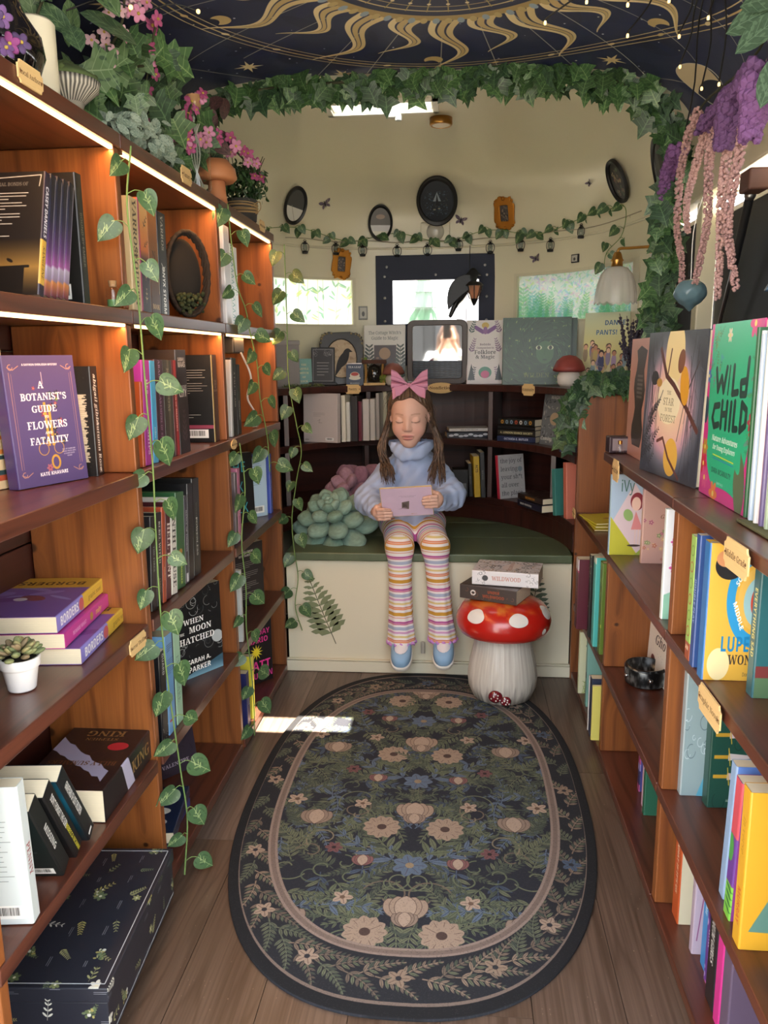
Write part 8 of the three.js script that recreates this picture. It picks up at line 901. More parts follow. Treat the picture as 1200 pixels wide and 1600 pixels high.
// ---------- things on the curved top shelf ----------
{
const Y = SH.top + 0.001;
const gb = thing('grey_box', 'grey lidded box in the left corner of the curved top shelf', 'box', [-0.80, Y, -3.56], 0.5); part('body', rb(0.15, 0.19, 0.1, 0, 0.095, 0, 0.004), mat('#8d8684', 0.7), gb); part('lid', rb(0.156, 0.02, 0.106, 0, 0.195, 0, 0.004), mat('#9a9390', 0.7), gb);
const sg = thing('letter_board', 'small black sign with silver border leaning on the shelf', 'sign', [-0.632, Y + 0.012, -3.70], 0.12); sg.rotation.x = -0.12; const sgT = canvasTex(256, 384, (c, w, h) => { c.fillStyle = '#26262a'; c.fillRect(0, 0, w, h); c.strokeStyle = '#8d8a8c'; c.lineWidth = 5; c.strokeRect(14, 14, w - 28, h - 28); for (let k = 0; k < 16; k++) { c.lineWidth = 3; c.beginPath(); c.arc(w * rr(0.1, 0.9), h * rr(0.05, 0.2), rr(8, 24), rr(0, 6), rr(2, 6)); c.stroke(); } lines(c, w * 0.22, h * 0.42, w * 0.56, 5, h * 0.09, '#b4b0ae', 5); }); part('panel', rb(0.11, 0.165, 0.008, 0, 0.0825, 0, 0.004), mat('#1f1f22', 0.5), sg); part('print', bx(0.102, 0.155, 0.001, 0, 0.0825, 0.0044), new THREE.MeshStandardMaterial({ map: sgT, roughness: 0.5 }), sg); part('foot', rb(0.13, 0.014, 0.04, 0, -0.004, 0.0, 0.003), M.black, sg);
const rv = thing('raven_picture', 'ornate dark frame holding a picture of a black bird', 'frame', [-0.56, Y + 0.004, -3.79], 0.18); rv.rotation.x = -0.14; const rT = canvasTex(256, 320, (c, w, h) => { c.fillStyle = '#c2ab8e'; c.fillRect(0, 0, w, h); for (let k = 0; k < 120; k++) blob(c, rr(0, w), rr(0, h), rr(3, 20), rr(3, 14), pick(['rgba(160,130,100,.4)', 'rgba(205,185,155,.5)', 'rgba(120,95,75,.3)']), rr(0, 3)); line(c, [[w * 0.05, h * 0.75], [w * 0.25, h * 0.45], [w * 0.3, h * 0.3]], 4, '#5a4a3c'); c.fillStyle = '#231f20'; c.beginPath(); c.moveTo(w * 0.34, h * 0.78); c.quadraticCurveTo(w * 0.36, h * 0.5, w * 0.55, h * 0.36); c.quadraticCurveTo(w * 0.62, h * 0.22, w * 0.74, h * 0.26); c.lineTo(w * 0.84, h * 0.33); c.lineTo(w * 0.74, h * 0.34); c.quadraticCurveTo(w * 0.74, h * 0.6, w * 0.52, h * 0.7); c.lineTo(w * 0.3, h * 0.95); c.fill(); });
{ const s = new THREE.Shape(), N = 80; for (let i = 0; i <= N; i++) { const t = i / N * 2 * PI, k = 1 + 0.02 * Math.sin(t * 22), a = sp(Math.cos(t), 0.35) * 0.1 * k, b = sp(Math.sin(t), 0.35) * 0.12 * k + 0.12; i ? s.lineTo(a, b) : s.moveTo(a, b); } const q = new THREE.Path(); q.absellipse(0, 0.12, 0.076, 0.094, 0, PI * 2, true); s.holes.push(q); part('frame', new THREE.ExtrudeGeometry(s, { depth: 0.01, bevelEnabled: true, bevelSize: 0.004, bevelThickness: 0.005, bevelSegments: 2 }), phys('#2a2620', 0.35), rv); part('picture', bx(0.158, 0.195, 0.002, 0, 0.12, 0.003), new THREE.MeshStandardMaterial({ map: rT, roughness: 0.6 }), rv); for (let k = 0; k < 26; k++) { const t = k / 26 * 2 * PI; part('gilt_bead', sph(0.006, sp(Math.cos(t), 0.35) * 0.098, sp(Math.sin(t), 0.35) * 0.118 + 0.12, 0.013, 8), phys('#8a7a56', 0.35), rv); } }
const tl = thing('card_tin', 'navy tin printed with a red and white teacup', 'tin', [-0.482, Y, -3.71], 0); tl.rotation.x = -0.05; const tT = canvasTex(256, 320, (c, w, h) => { c.fillStyle = '#2f4159'; c.fillRect(0, 0, w, h); T(c, 'TEA LEAF', w / 2, h * 0.16, h * 0.12, '#c9cfd2', 'S'); T(c, 'READING', w / 2, h * 0.9, h * 0.09, '#aeb6ba', 'S'); blob(c, w / 2, h * 0.66, w * 0.34, h * 0.09, '#d6d2c4'); blob(c, w / 2, h * 0.54, w * 0.28, h * 0.16, '#d8cfbc'); blob(c, w / 2, h * 0.48, w * 0.22, h * 0.08, '#a83a34'); }); const ts = new THREE.Shape(); [[-0.04, 0.008], [-0.032, 0], [0.032, 0], [0.04, 0.008], [0.04, 0.092], [0.032, 0.1], [-0.032, 0.1], [-0.04, 0.092]].forEach(([x, y], i) => (i ? ts.lineTo(x, y) : ts.moveTo(x, y))); const tg = new THREE.ExtrudeGeometry(ts, { depth: 0.02, bevelEnabled: false }), tp = tg.attributes.position; for (let i = 0; i < tp.count; i++) tg.attributes.uv.setXY(i, (tp.getX(i) + 0.04) / 0.08, tp.getY(i) / 0.1); part('tin', tg, new THREE.MeshPhysicalMaterial({ map: tT, roughness: 0.4 }), tl); part('lid', bx(0.07, 0.004, 0.021, 0, 0.1, 0.0105), M.steel, tl);
const fh = thing('fairy_house', 'little wooden fairy house with moss and dark windows', 'ornament', [-0.395, Y, -3.73], 0.1); part('base', rb(0.1, 0.012, 0.06, 0, 0.006, 0, 0.003), M.tag, fh); for (const s of [-1, 1]) part('post', tube([[s * 0.042, 0.012, 0.01], [s * 0.038, 0.05, 0.01], [s * 0.04, 0.098, 0.01]], 0.006, 6, 7), mat('#a9803f', 0.7), fh); part('roof', rb(0.115, 0.018, 0.07, 0, 0.108, 0, 0.005), mat('#5a3a2c', 0.8), fh); part('dark_pane', lathe([[0.0, 0.014], [0.028, 0.016], [0.034, 0.05], [0.026, 0.085], [0, 0.098]], 20).scale(1, 1, 0.7), phys('#23211e', 0.12, { clearcoat: 0.5 }), fh); for (let k = 0; k < 12; k++) part('moss', sph(rr(0.006, 0.012), rr(0.03, 0.055), rr(0.012, 0.05), rr(-0.02, 0.02), 8), mat('#7a8a3a', 0.95), fh); part('leaf_tuft', sph(0.008, -0.04, 0.122, 0, 8), mat('#7f9a4a', 0.9), fh);
function toadstool(label, x, z, s, red, group) { const o = thing('toadstool_figurine', label, 'figurine', [x, Y, z], 0, group), st = lathe([[0, 0], [0.026, 0], [0.034, 0.012], [0.036, 0.03], [0.028, 0.05], [0, 0.05]].map(([a, b]) => [a * s, b * s]), 40), p = st.attributes.position; for (let i = 0; i < p.count; i++) { const a = Math.atan2(p.getZ(i), p.getX(i)), k = 1 + 0.03 * Math.sin(a * 20); p.setX(i, p.getX(i) * k); p.setZ(i, p.getZ(i) * k); } st.computeVertexNormals(); part('stem', st, mat('#d8d0c6', 0.6), o); part('cap', lathe([[0, 0.046], [0.04, 0.046], [0.05, 0.05], [0.048, 0.06], [0.038, 0.08], [0.02, 0.094], [0, 0.098]].map(([a, b]) => [a * s, b * s]), 32), mat(red, 0.55), o); }
toadstool('terracotta ribbed toadstool figurine behind the pink bow', -0.305, -3.72, 1.05, '#94584c'); toadstool('dark red toadstool figurine before the green leafy face book', 0.448, -3.37, 1.32, '#8a3a34');
// framed mirror
const mr = thing('mirror', 'rounded brown framed mirror on the curved top shelf', 'mirror', [-0.105, Y + 0.004, -3.82], 0.016); mr.rotation.x = 0.028; const ms = new THREE.Shape(), rrect = (sh, w, h, r) => { sh.moveTo(-w + r, 0); sh.lineTo(w - r, 0); sh.quadraticCurveTo(w, 0, w, r); sh.lineTo(w, h - r); sh.quadraticCurveTo(w, h, w - r, h); sh.lineTo(-w + r, h); sh.quadraticCurveTo(-w, h, -w, h - r); sh.lineTo(-w, r); sh.quadraticCurveTo(-w, 0, -w + r, 0); }; rrect(ms, 0.138, 0.29, 0.035); const mh = new THREE.Path(); { const w = 0.118, y0 = 0.02, y1 = 0.27, r = 0.02; mh.moveTo(-w + r, y0); mh.quadraticCurveTo(-w, y0, -w, y0 + r); mh.lineTo(-w, y1 - r); mh.quadraticCurveTo(-w, y1, -w + r, y1); mh.lineTo(w - r, y1); mh.quadraticCurveTo(w, y1, w, y1 - r); mh.lineTo(w, y0 + r); mh.quadraticCurveTo(w, y0, w - r, y0); mh.lineTo(-w + r, y0); } ms.holes.push(mh);
part('frame', new THREE.ExtrudeGeometry(ms, { depth: 0.018, bevelEnabled: true, bevelSize: 0.003, bevelThickness: 0.004, bevelSegments: 2 }), phys('#4a3c33', 0.35), mr); part('glass', bx(0.238, 0.165, 0.004, 0, 0.188, 0.005), mirrorM, mr);
const scr = canvasTex(384, 192, (c, w, h) => { c.fillStyle = '#1c2733'; c.fillRect(0, 0, w, h); for (let k = 0; k < 7; k++) { c.fillStyle = '#0f161e'; c.fillRect(w * 0.03, h * (0.1 + k * 0.12), w * 0.94, 4); for (let j = 0; j < 9; j++) { c.fillStyle = '#33424f'; c.fillRect(w * (0.05 + j * 0.105), h * (0.04 + k * 0.12), w * rr(0.03, 0.08), 6); } } }); part('lower_panel', bx(0.238, 0.085, 0.004, 0, 0.062, 0.005), new THREE.MeshPhysicalMaterial({ map: scr, roughness: 0.25 }), mr);
for (let k = 0; k < 1; k++) { const mo = thing('moss_patch', 'strip of dried moss on the left of the curved top shelf', 'moss', [-0.70, Y, -3.555], 0.7); const gs = []; for (let j = 0; j < 160; j++) gs.push(new THREE.ConeGeometry(0.0025, rr(0.012, 0.024), 4).rotateX(rr(-1, 1)).rotateZ(rr(-1, 1)).translate(rr(-0.1, 0.1), rr(0.003, 0.012), rr(-0.018, 0.018))); const m = part('moss', join(gs), mat('#6a7248', 0.95), mo); m.userData.kind = 'stuff'; }
plaque(3, 0.075, 0.042, [-0.49, 1.108, -3.667], 0.15, 0, false, 'wooden plaque under the teacup tin'); plaque(4, 0.13, 0.05, [-0.085, 1.108, -3.738], 0, 0, true, 'oval wooden plaque behind the pink hair bow'); plaque(5, 0.072, 0.05, [0.294, 1.108, -3.466], -0.85, 0, false, 'wooden plaque below the green leafy face book');
}
// scalloped glass wall lamp
{
const o = thing('wall_lamp', 'scalloped milky glass lamp on a brass arm by the ivy', 'lamp', [0.582, 1.445, -3.15]);
const N = 96, pr = [[0.022, 0.128], [0.04, 0.122], [0.058, 0.1], [0.068, 0.065], [0.074, 0.03], [0.077, 0.0]], g = lathe(pr, N), p = g.attributes.position; for (let i = 0; i < p.count; i++) { const a = Math.atan2(p.getZ(i), p.getX(i)), y = p.getY(i), k = 1 + 0.035 * Math.abs(Math.cos(a * 8)) * sstep(0.125, 0.06, y); p.setX(i, p.getX(i) * k); p.setZ(i, p.getZ(i) * k); if (y < 0.02) p.setY(i, y - 0.008 * Math.abs(Math.cos(a * 8))); } g.computeVertexNormals();
part('shade', g, phys('#dedbd4', 0.25, { transmission: 0.45, thickness: 0, side: THREE.DoubleSide }), o); part('socket', lathe([[0, 0.18], [0.012, 0.18], [0.016, 0.17], [0.02, 0.155], [0.025, 0.15], [0.02, 0.145], [0.022, 0.125], [0, 0.125]], 24), M.brass, o); part('arm', tube([[0, 0.178, 0], [0.004, 0.19, 0], [0.05, 0.195, -0.01], [0.125, 0.2, -0.02]], 0.0055, 20, 8), M.brass, o); part('wall_rose', cyl(0.025, 0.025, 0.012, 0, 0, 0, 24).rotateZ(PI / 2).translate(0.128, 0.2, -0.02), M.brass, o); part('bulb', sph(0.022, 0, 0.085, 0, 14), phys('#f0ece0', 0.2), o);
}
// small items on the shelves
{
const vial = thing('glass_vial', 'tiny corked vial on the second left shelf', 'bottle', [-0.70, LEV.B + 0.001, -1.605]); part('glass', lathe([[0, 0], [0.014, 0], [0.0155, 0.003], [0.0155, 0.034], [0.008, 0.042], [0.0095, 0.046]], 18), M.glass, vial); part('filling', cyl(0.0125, 0.0125, 0.014, 0, 0.009, 0, 14), mat('#4f7a4a', 0.9), vial); part('cork', cyl(0.0085, 0.007, 0.012, 0, 0.047, 0, 12), mat('#8f6f4c', 0.9), vial);
const bs = thing('wall_basket', 'dark woven oval niche of moss hanging in the second bay', 'ornament', [-0.74, LEV.B + 0.002, -2.17], 0.75); const bg = []; for (let k = 0; k < 26; k++) { const t = k / 26 * 2 * PI; bg.push(taper([[Math.cos(t) * 0.055, 0.12 + Math.sin(t) * 0.105, 0], [Math.cos(t + 0.5) * 0.06, 0.12 + Math.sin(t + 0.5) * 0.11, 0.02], [Math.cos(t + 1) * 0.057, 0.12 + Math.sin(t + 1) * 0.108, 0]], () => 0.006, 8, 5)); } part('woven_rim', join(bg), mat('#2a211a', 0.9), bs).userData.kind = 'stuff'; part('hollow', sph(1, 0, 0, 0, 20).scale(0.052, 0.1, 0.03).translate(0, 0.115, -0.02), mat('#1c1916', 0.9), bs); const mo3 = ['#3a4226', '#474c2c', '#2f371f'].map((q) => mat(q, 1)); for (let k = 0; k < 80; k++) part('moss', sph(rr(0.004, 0.007), rr(-0.035, 0.04), rr(0.018, 0.07), rr(0.0, 0.028), 5), mo3[k % 3], bs);
const bowl = thing('metal_bowl', 'mottled dark metal bowl on the middle right shelf', 'bowl', [0.545, RLEV[2] + 0.001, -2.235]); const bT = dataTex(128, 64, (u, v) => { const k = fbm(u * 26, v * 12, 4); return mix(hex('#2a2b2c'), hex('#9aa0a2'), sstep(0.45, 0.75, k)); }, true, THREE.RepeatWrapping); part('bowl', lathe([[0, 0.0], [0.05, 0.0], [0.058, 0.006], [0.061, 0.05], [0.058, 0.058], [0.053, 0.058], [0.051, 0.02], [0, 0.014]], 40), new THREE.MeshStandardMaterial({ map: bT, roughness: 0.3, metalness: 0.8 }), bowl); for (let k = 0; k < 5; k++) part('stud', sph(0.007, Math.sin(k * 1.25) * 0.06, 0.03, Math.cos(k * 1.25) * 0.06, 10), M.steel, bowl);
const tin = thing('photo_tin', 'small dark tin at the far end of the right counter', 'tin', [0.50, RLEV[0] + 0.001, -2.47], 0.05); part('tin', rb(0.10, 0.05, 0.05, 0, 0.025, 0, 0.004), phys('#3a2a30', 0.3), tin); part('label', bx(0.08, 0.036, 0.001, 0, 0.026, 0.0253), mat('#8a7a7c', 0.5), tin);
const v2 = thing('glass_vial', 'tiny clear bottle before the small dark tin', 'bottle', [0.478, RLEV[0] + 0.001, -2.415]); part('glass', lathe([[0, 0], [0.011, 0], [0.0115, 0.022], [0.006, 0.028], [0.0075, 0.033]], 16), M.glass, v2); part('stopper', cyl(0.006, 0.006, 0.01, 0, 0.036, 0, 10), M.brass, v2);
const mm = thing('moss_mat', 'mat of dried moss under the row of thin picture books', 'moss', [0.53, RLEV[0] + 0.001, -1.33]); part('mat', rb(0.12, 0.005, 0.2, 0.02, 0.0025, 0, 0.002), mat('#5d5a38', 1), mm);
const dvd = thing('disc_case', 'black media player box on the low curved shelf', 'box', [0.005, SH.low + 0.001, -3.70], 0.05); part('box', rb(0.075, 0.13, 0.09, 0, 0.065, 0, 0.004), M.black, dvd); part('face_panel', bx(0.055, 0.05, 0.002, 0, 0.04, 0.046), mat('#6a6c70', 0.4), dvd);
const ps = thing('power_strip', 'black plug adapter under the second shelf of the far left bookcase', 'adapter', [-0.735, 1.295, -2.55]); part('case', rb(0.06, 0.055, 0.12, 0, 0, 0, 0.006), M.black, ps); const cb = thing('cable', 'loose white charging cable behind the far left vine', 'cable', [0, 0, 0]); part('lead', tube([[-0.70, 1.27, -2.55], [-0.69, 1.19, -2.62], [-0.715, 1.12, -2.66], [-0.7, 1.06, -2.70], [-0.72, 1.02, -2.72]], 0.0035, 30, 6), mat('#dcd6d2', 0.5), cb); part('plug', rb(0.014, 0.02, 0.03, -0.71, 1.025, -2.73, 0.003), M.white, cb);
}
// fern prints on the bench front
function fern(x, y, h, ang, col, label) {
const o = thing('fern_decal', label, 'decal', [x, y, -3.0185]); const m = mat(col, 0.8); const C_ = curve([[0, 0, 0], [-Math.sin(ang) * h * 0.4 - 0.01, h * 0.45, 0], [-Math.sin(ang) * h, Math.cos(ang) * h, 0]]);
part('stalk', new THREE.TubeGeometry(C_, 20, 0.0014, 4), mat('#4a4a34', 0.9), o); const leaf = (L, W) => { const s = new THREE.Shape(); s.moveTo(0, 0); s.bezierCurveTo(L * 0.3, W, L * 0.7, W * 0.8, L, 0); s.lineTo(L * 0.75, -W * 0.35); s.lineTo(L * 0.6, -W * 0.2); s.lineTo(L * 0.45, -W * 0.55); s.lineTo(L * 0.25, -W * 0.3); s.lineTo(0, 0); return new THREE.ExtrudeGeometry(s, { depth: 0.0006, bevelEnabled: false, curveSegments: 5 }); };
for (let k = 2; k <= 11; k++) for (const s of [-1, 1]) { const t = k / 12, p = C_.getPoint(t), d = C_.getTangent(t), L = h * 0.3 * Math.sin(Math.min(1, (1.08 - t) * 1.25) * PI * 0.5) * 0.85, g = leaf(L * 1.1, L * 0.34), q = part('leaflet', g, m, o); q.position.copy(p); q.rotation.z = Math.atan2(d.y, d.x) + s * -1.15; if (s < 0) q.scale.y = -1; }
}
fern(-0.49, 0.115, 0.30, 0.36, '#7d8664', 'olive fern print on the bench front left of the child'); fern(0.30, 0.16, 0.26, -0.04, '#5c6a58', 'grey green fern print behind the toadstool stool');
// ---------- outside ----------
{
const g = new THREE.PlaneGeometry(60, 60).rotateX(-PI / 2).translate(0, -0.42, 0); const gt = dataTex(256, 256, (u, v) => { const k = 120 + 60 * fbm(u * 30, v * 30, 4); return [k, k * 0.97, k * 0.9]; }, true, THREE.RepeatWrapping); gt.repeat.set(14, 14); const m = struct('floor_ground', g, new THREE.MeshStandardMaterial({ map: gt, roughness: 1 }), 'pale gravel yard outside'); m.userData.category = 'ground';
const fir = (x, z, h, label) => { const o = thing('fir_tree', label, 'tree', [x, -0.42, z], 0, 'fir trees beyond the yard'); part('trunk', cyl(0.1, 0.16, h * 0.3, 0, h * 0.15, 0, 8), mat('#5a4636', 0.9), o); for (let k = 0; k < 9; k++) { const y = h * (0.14 + k * 0.095), r = h * 0.22 * (1 - k / 9.6), gs = new THREE.ConeGeometry(r, h * 0.2, 14, 2), p = gs.attributes.position; for (let i = 0; i < p.count; i++) { const q = 1 + 0.25 * Math.sin(i * 2.7 + k); p.setX(i, p.getX(i) * q); p.setZ(i, p.getZ(i) * q); } gs.computeVertexNormals(); part('branch_tier', gs.translate(0, y + h * 0.06, 0), mat('#4d6b52', 0.95), o); } };
fir(-1.05, -24, 4.6, 'lone fir tree seen low in the navy window');
const shed = (label, x, z, h, cols, turn) => { const sh = thing('timber_shed', label, 'building', [x, -0.42, z], turn), ms = cols.map((q) => mat(q, 0.9)); for (let k = 0; k < 16; k++) part('board', bx(0.145, h, 0.05, -1.12 + k * 0.15, h / 2, 0.02 * (k % 2)), ms[k % 3], sh); part('wall', bx(2.4, h, 1.2, 0, h / 2, -0.65), ms[0], sh); }; shed('grey timber shed seen through the navy window', 1.15, -13.2, 6, ['#77777c', '#8a8a92', '#a5a4a8'], 0); shed('dark timber shed behind the woman in the mirror', -0.1, 3.1, 2.3, ['#23262c', '#2b2f36', '#1d2026'], PI);
}
// ---------- plants ----------
const leafT = (base, light, dark, vein) => canvasTex(128, 128, (c, w, h) => { c.fillStyle = base; c.fillRect(0, 0, w, h); for (let k = 0; k < 60; k++) blob(c, rr(0, w), rr(0, h), rr(3, 14), rr(2, 6), pick([light, dark]), rr(0, 3)); c.strokeStyle = vein; c.lineWidth = 3; c.beginPath(); c.moveTo(w / 2, h); c.lineTo(w / 2, 0); c.stroke(); c.lineWidth = 1.5; for (let k = 0; k < 5; k++) for (const s of [-1, 1]) { c.beginPath(); c.moveTo(w / 2, h * (0.95 - k * 0.18)); c.lineTo(w / 2 + s * w * 0.42, h * (0.7 - k * 0.18)); c.stroke(); } });
const leafMat = (t, r = 0.5) => new THREE.MeshPhysicalMaterial({ map: t, roughness: r, transmission: 0.12, thickness: 0, side: THREE.DoubleSide });
const pothosT = ['#3f5c3a', '#47663f'].map((b) => canvasTex(128, 128, (c, w, h) => { c.fillStyle = b; c.fillRect(0, 0, w, h); for (let k = 0; k < 40; k++) blob(c, rr(0, w), rr(0, h), rr(3, 12), rr(2, 5), pick(['#35502f', '#4f6e45', '#3a5636']), rr(0, 3)); for (let k = 0; k < 9; k++) { const x = w * (0.5 + rr(-0.08, 0.08)), y = h * rr(0.1, 0.95), s = rnd() > 0.5 ? 1 : -1; line(c, [[x, y], [x + s * rr(8, 34), y - rr(6, 26)]], rr(2, 6), pick(['#8fa56a', '#a9b87f', '#7c9660'])); } line(c, [[w / 2, h], [w / 2, 0]], 3, '#9db07a'); }));
const pothosM = pothosT.map((t) => leafMat(t, 0.4)), ivyM = [leafT('#35522f', '#44633a', '#2b4527', '#6d8a58'), leafT('#41633a', '#527546', '#365430', '#86a06a'), leafT('#2c4630', '#395539', '#233a28', '#5d7a55')].map((t) => leafMat(t, 0.45));
function bendLeaf(sh, fold, curl, seg = 6) { // flat outline > thin folded leaf, uv over its box
const g = new THREE.ShapeGeometry(sh, seg); g.computeBoundingBox(); const b = g.boundingBox, p = g.attributes.position, uv = g.attributes.uv; for (let i = 0; i < p.count; i++) { const x = p.getX(i), y = p.getY(i); uv.setXY(i, (x - b.min.x) / (b.max.x - b.min.x), (y - b.min.y) / (b.max.y - b.min.y)); p.setZ(i, Math.abs(x) * fold - y * y * curl); } g.computeVertexNormals(); return g;
}
const heart = (() => { const s = new THREE.Shape(); s.moveTo(0, 0); s.bezierCurveTo(0.1, 0.14, 0.42, 0.12, 0.44, -0.2); s.bezierCurveTo(0.44, -0.55, 0.15, -0.8, 0, -1); s.bezierCurveTo(-0.15, -0.8, -0.44, -0.55, -0.44, -0.2); s.bezierCurveTo(-0.42, 0.12, -0.1, 0.14, 0, 0); return bendLeaf(s, 0.25, 0.12); })();
const ivyLeaf = (() => { const s = new THREE.Shape(); [[0, 0], [0.2, 0.14], [0.46, 0.1], [0.36, -0.12], [0.62, -0.42], [0.26, -0.52], [0, -1], [-0.26, -0.52], [-0.62, -0.42], [-0.36, -0.12], [-0.46, 0.1], [-0.2, 0.14]].forEach(([x, y], i) => (i ? s.lineTo(x, y) : s.moveTo(x, y))); return bendLeaf(s, 0.18, 0.1); })();
const oval = (() => { const s = new THREE.Shape(); s.moveTo(0, 0); s.bezierCurveTo(0.36, -0.15, 0.36, -0.75, 0, -1); s.bezierCurveTo(-0.36, -0.75, -0.36, -0.15, 0, 0); return bendLeaf(s, 0.2, 0.15); })();
const stemM = mat('#6d8a4c', 0.7), darkStem = mat('#3a3a26', 0.85);
function addLeaf(o, geo, m, at, size, face, droop, spin = 0) { const l = part('leaf', geo, m, o); l.position.copy(at); l.scale.setScalar(size); l.rotation.order = 'YXZ'; l.rotation.set(droop, face, spin); return l; }
function vine(label, pts, every, size, face, o2 = {}) {
const o = thing('trailing_vine', label, 'vine', [0, 0, 0], 0, 'trailing leafy vines'), c = curve(pts), L = c.getLength(), pet = [];
part('stem', new THREE.TubeGeometry(c, Math.round(L * 60), o2.r ?? 0.002, 5), o2.stem ?? stemM, o); let n = Math.round(L / every);
for (let k = 0; k < n; k++) { const t = (k + 0.5) / n, p = c.getPointAt(t), s = k % 2 ? 1 : -1, f = face + rr(-0.4, 0.4), side = V(Math.cos(face), 0, -Math.sin(face)), q = p.clone().addScaledVector(side, s * rr(0.014, 0.032)).add(V(0, rr(-0.004, 0.014), 0)).addScaledVector(V(Math.sin(face), 0, Math.cos(face)), rr(0.002, 0.014)); pet.push(tube([p, p.clone().lerp(q, 0.5).add(V(0, 0.006, 0)), q], 0.0011, 4, 4)); addLeaf(o, heart, pothosM[k % 2], q, size * rr(0.8, 1.2), f, rr(-0.25, 0.1), s * rr(0.25, 1.1)); }
part('petioles', join(pet), o2.stem ?? stemM, o).userData.kind = 'stuff'; return o;
}
vine('long leafy vine trailing down between the near and middle left bookcases', [[-0.655, 1.669, -1.638], [-0.664, 1.56, -1.62], [-0.66, 1.43, -1.627], [-0.66, 1.36, -1.635], [-0.665, 1.17, -1.655], [-0.663, 1.02, -1.66], [-0.664, 0.90, -1.655], [-0.662, 0.70, -1.645], [-0.66, 0.55, -1.652], [-0.655, 0.43, -1.66], [-0.652, 0.28, -1.68], [-0.648, 0.16, -1.69], [-0.652, 0.03, -1.66]], 0.064, 0.052, 0.75);
vine('leafy vine trailing over the upper shelves of the far left bookcase', [[-0.668, 1.69, -2.36], [-0.664, 1.57, -2.37], [-0.66, 1.46, -2.40], [-0.66, 1.40, -2.48], [-0.664, 1.34, -2.53], [-0.66, 1.24, -2.59], [-0.664, 1.12, -2.63], [-0.66, 0.99, -2.69], [-0.662, 0.86, -2.72]], 0.06, 0.054, 0.75);
vine('leafy vine trailing down the edge between middle and far left bookcases', [[-0.662, 1.0, -2.35], [-0.66, 0.86, -2.38], [-0.664, 0.70, -2.33], [-0.66, 0.55, -2.34], [-0.662, 0.42, -2.33], [-0.66, 0.30, -2.35], [-0.66, 0.16, -2.37], [-0.66, 0.04, -2.36]], 0.064, 0.05, 0.75);
vine('leafy vine hanging along the left end of the cream bench', [[-0.642, 1.66, -2.99], [-0.64, 1.40, -2.985], [-0.64, 1.16, -2.985], [-0.615, 1.0, -2.98], [-0.60, 0.90, -2.98], [-0.62, 0.80, -2.98], [-0.645, 0.64, -2.98], [-0.64, 0.52, -2.975], [-0.63, 0.40, -2.985], [-0.645, 0.28, -2.985], [-0.62, 0.18, -2.985]], 0.07, 0.052, 0.1);
{ // garland over the lantern cord
const pts = []; for (let k = 0; k <= 24; k++) { const x = -0.86 + k * (1.52 / 24), y = 1.825 + 0.02 * Math.sin(k * 0.9) - 0.015 * Math.sin(k / 24 * PI); pts.push([x, y, zNose(x, y) + 0.022]); } pts.push([0.655, 1.73, zNose(0.655, 1.73) + 0.03], [0.60, 1.66, -3.5], [0.60, 1.55, -3.5]); vine('leafy garland strung along the nose wall above the tiny lanterns', pts, 0.042, 0.045, 0, { r: 0.0016 });
}
function ivy(label, pts, n, spread, size, faceF) {
const o = thing('ivy_garland', label, 'ivy', [0, 0, 0], 0, 'ivy garlands'), c = curve(pts); part('stem', new THREE.TubeGeometry(c, 80, 0.004, 5), darkStem, o);
for (let k = 0; k < n; k++) { const t = (k + rnd()) / n, p = c.getPointAt(clamp(t)), q = p.clone().add(V(rr(-1, 1) * spread, rr(-1, 0.8) * spread, rr(-0.7, 1) * spread * 0.7)); addLeaf(o, ivyLeaf, ivyM[Math.floor(rnd() * 3)], q, size * rr(0.7, 1.25), faceF(t) + rr(-0.7, 0.7), rr(-0.5, 0.4), rr(-0.9, 0.9)); }
}
ivy('thick ivy garland arching under the navy ceiling', [[-0.93, 1.80, -2.62], [-0.88, 1.95, -2.62], [-0.80, 2.03, -2.63], [-0.68, 2.068, -2.64], [-0.47, 2.085, -2.64], [-0.31, 2.085, -2.64], [-0.156, 2.088, -2.64], [0, 2.092, -2.64], [0.15, 2.092, -2.64], [0.30, 2.085, -2.64], [0.43, 2.06, -2.63], [0.55, 2.01, -2.63], [0.63, 1.92, -2.62]], 296, 0.036, 0.06, () => 0);
ivy('ivy column climbing the right hatch corner', [[0.635, 1.92, -2.62], [0.65, 1.82, -2.64], [0.635, 1.68, -2.66], [0.64, 1.56, -2.68], [0.64, 1.44, -2.70], [0.638, 1.32, -2.72]], 120, 0.032, 0.062, () => -0.5);
ivy('bushy ivy spilling over the tall end panel', [[0.68, 1.165, -2.96], [0.60, 1.17, -2.96], [0.52, 1.165, -2.965], [0.455, 1.15, -2.985], [0.425, 1.08, -3.0], [0.405, 1.0, -3.04], [0.405, 0.93, -3.05]], 120, 0.028, 0.055, () => -0.1);
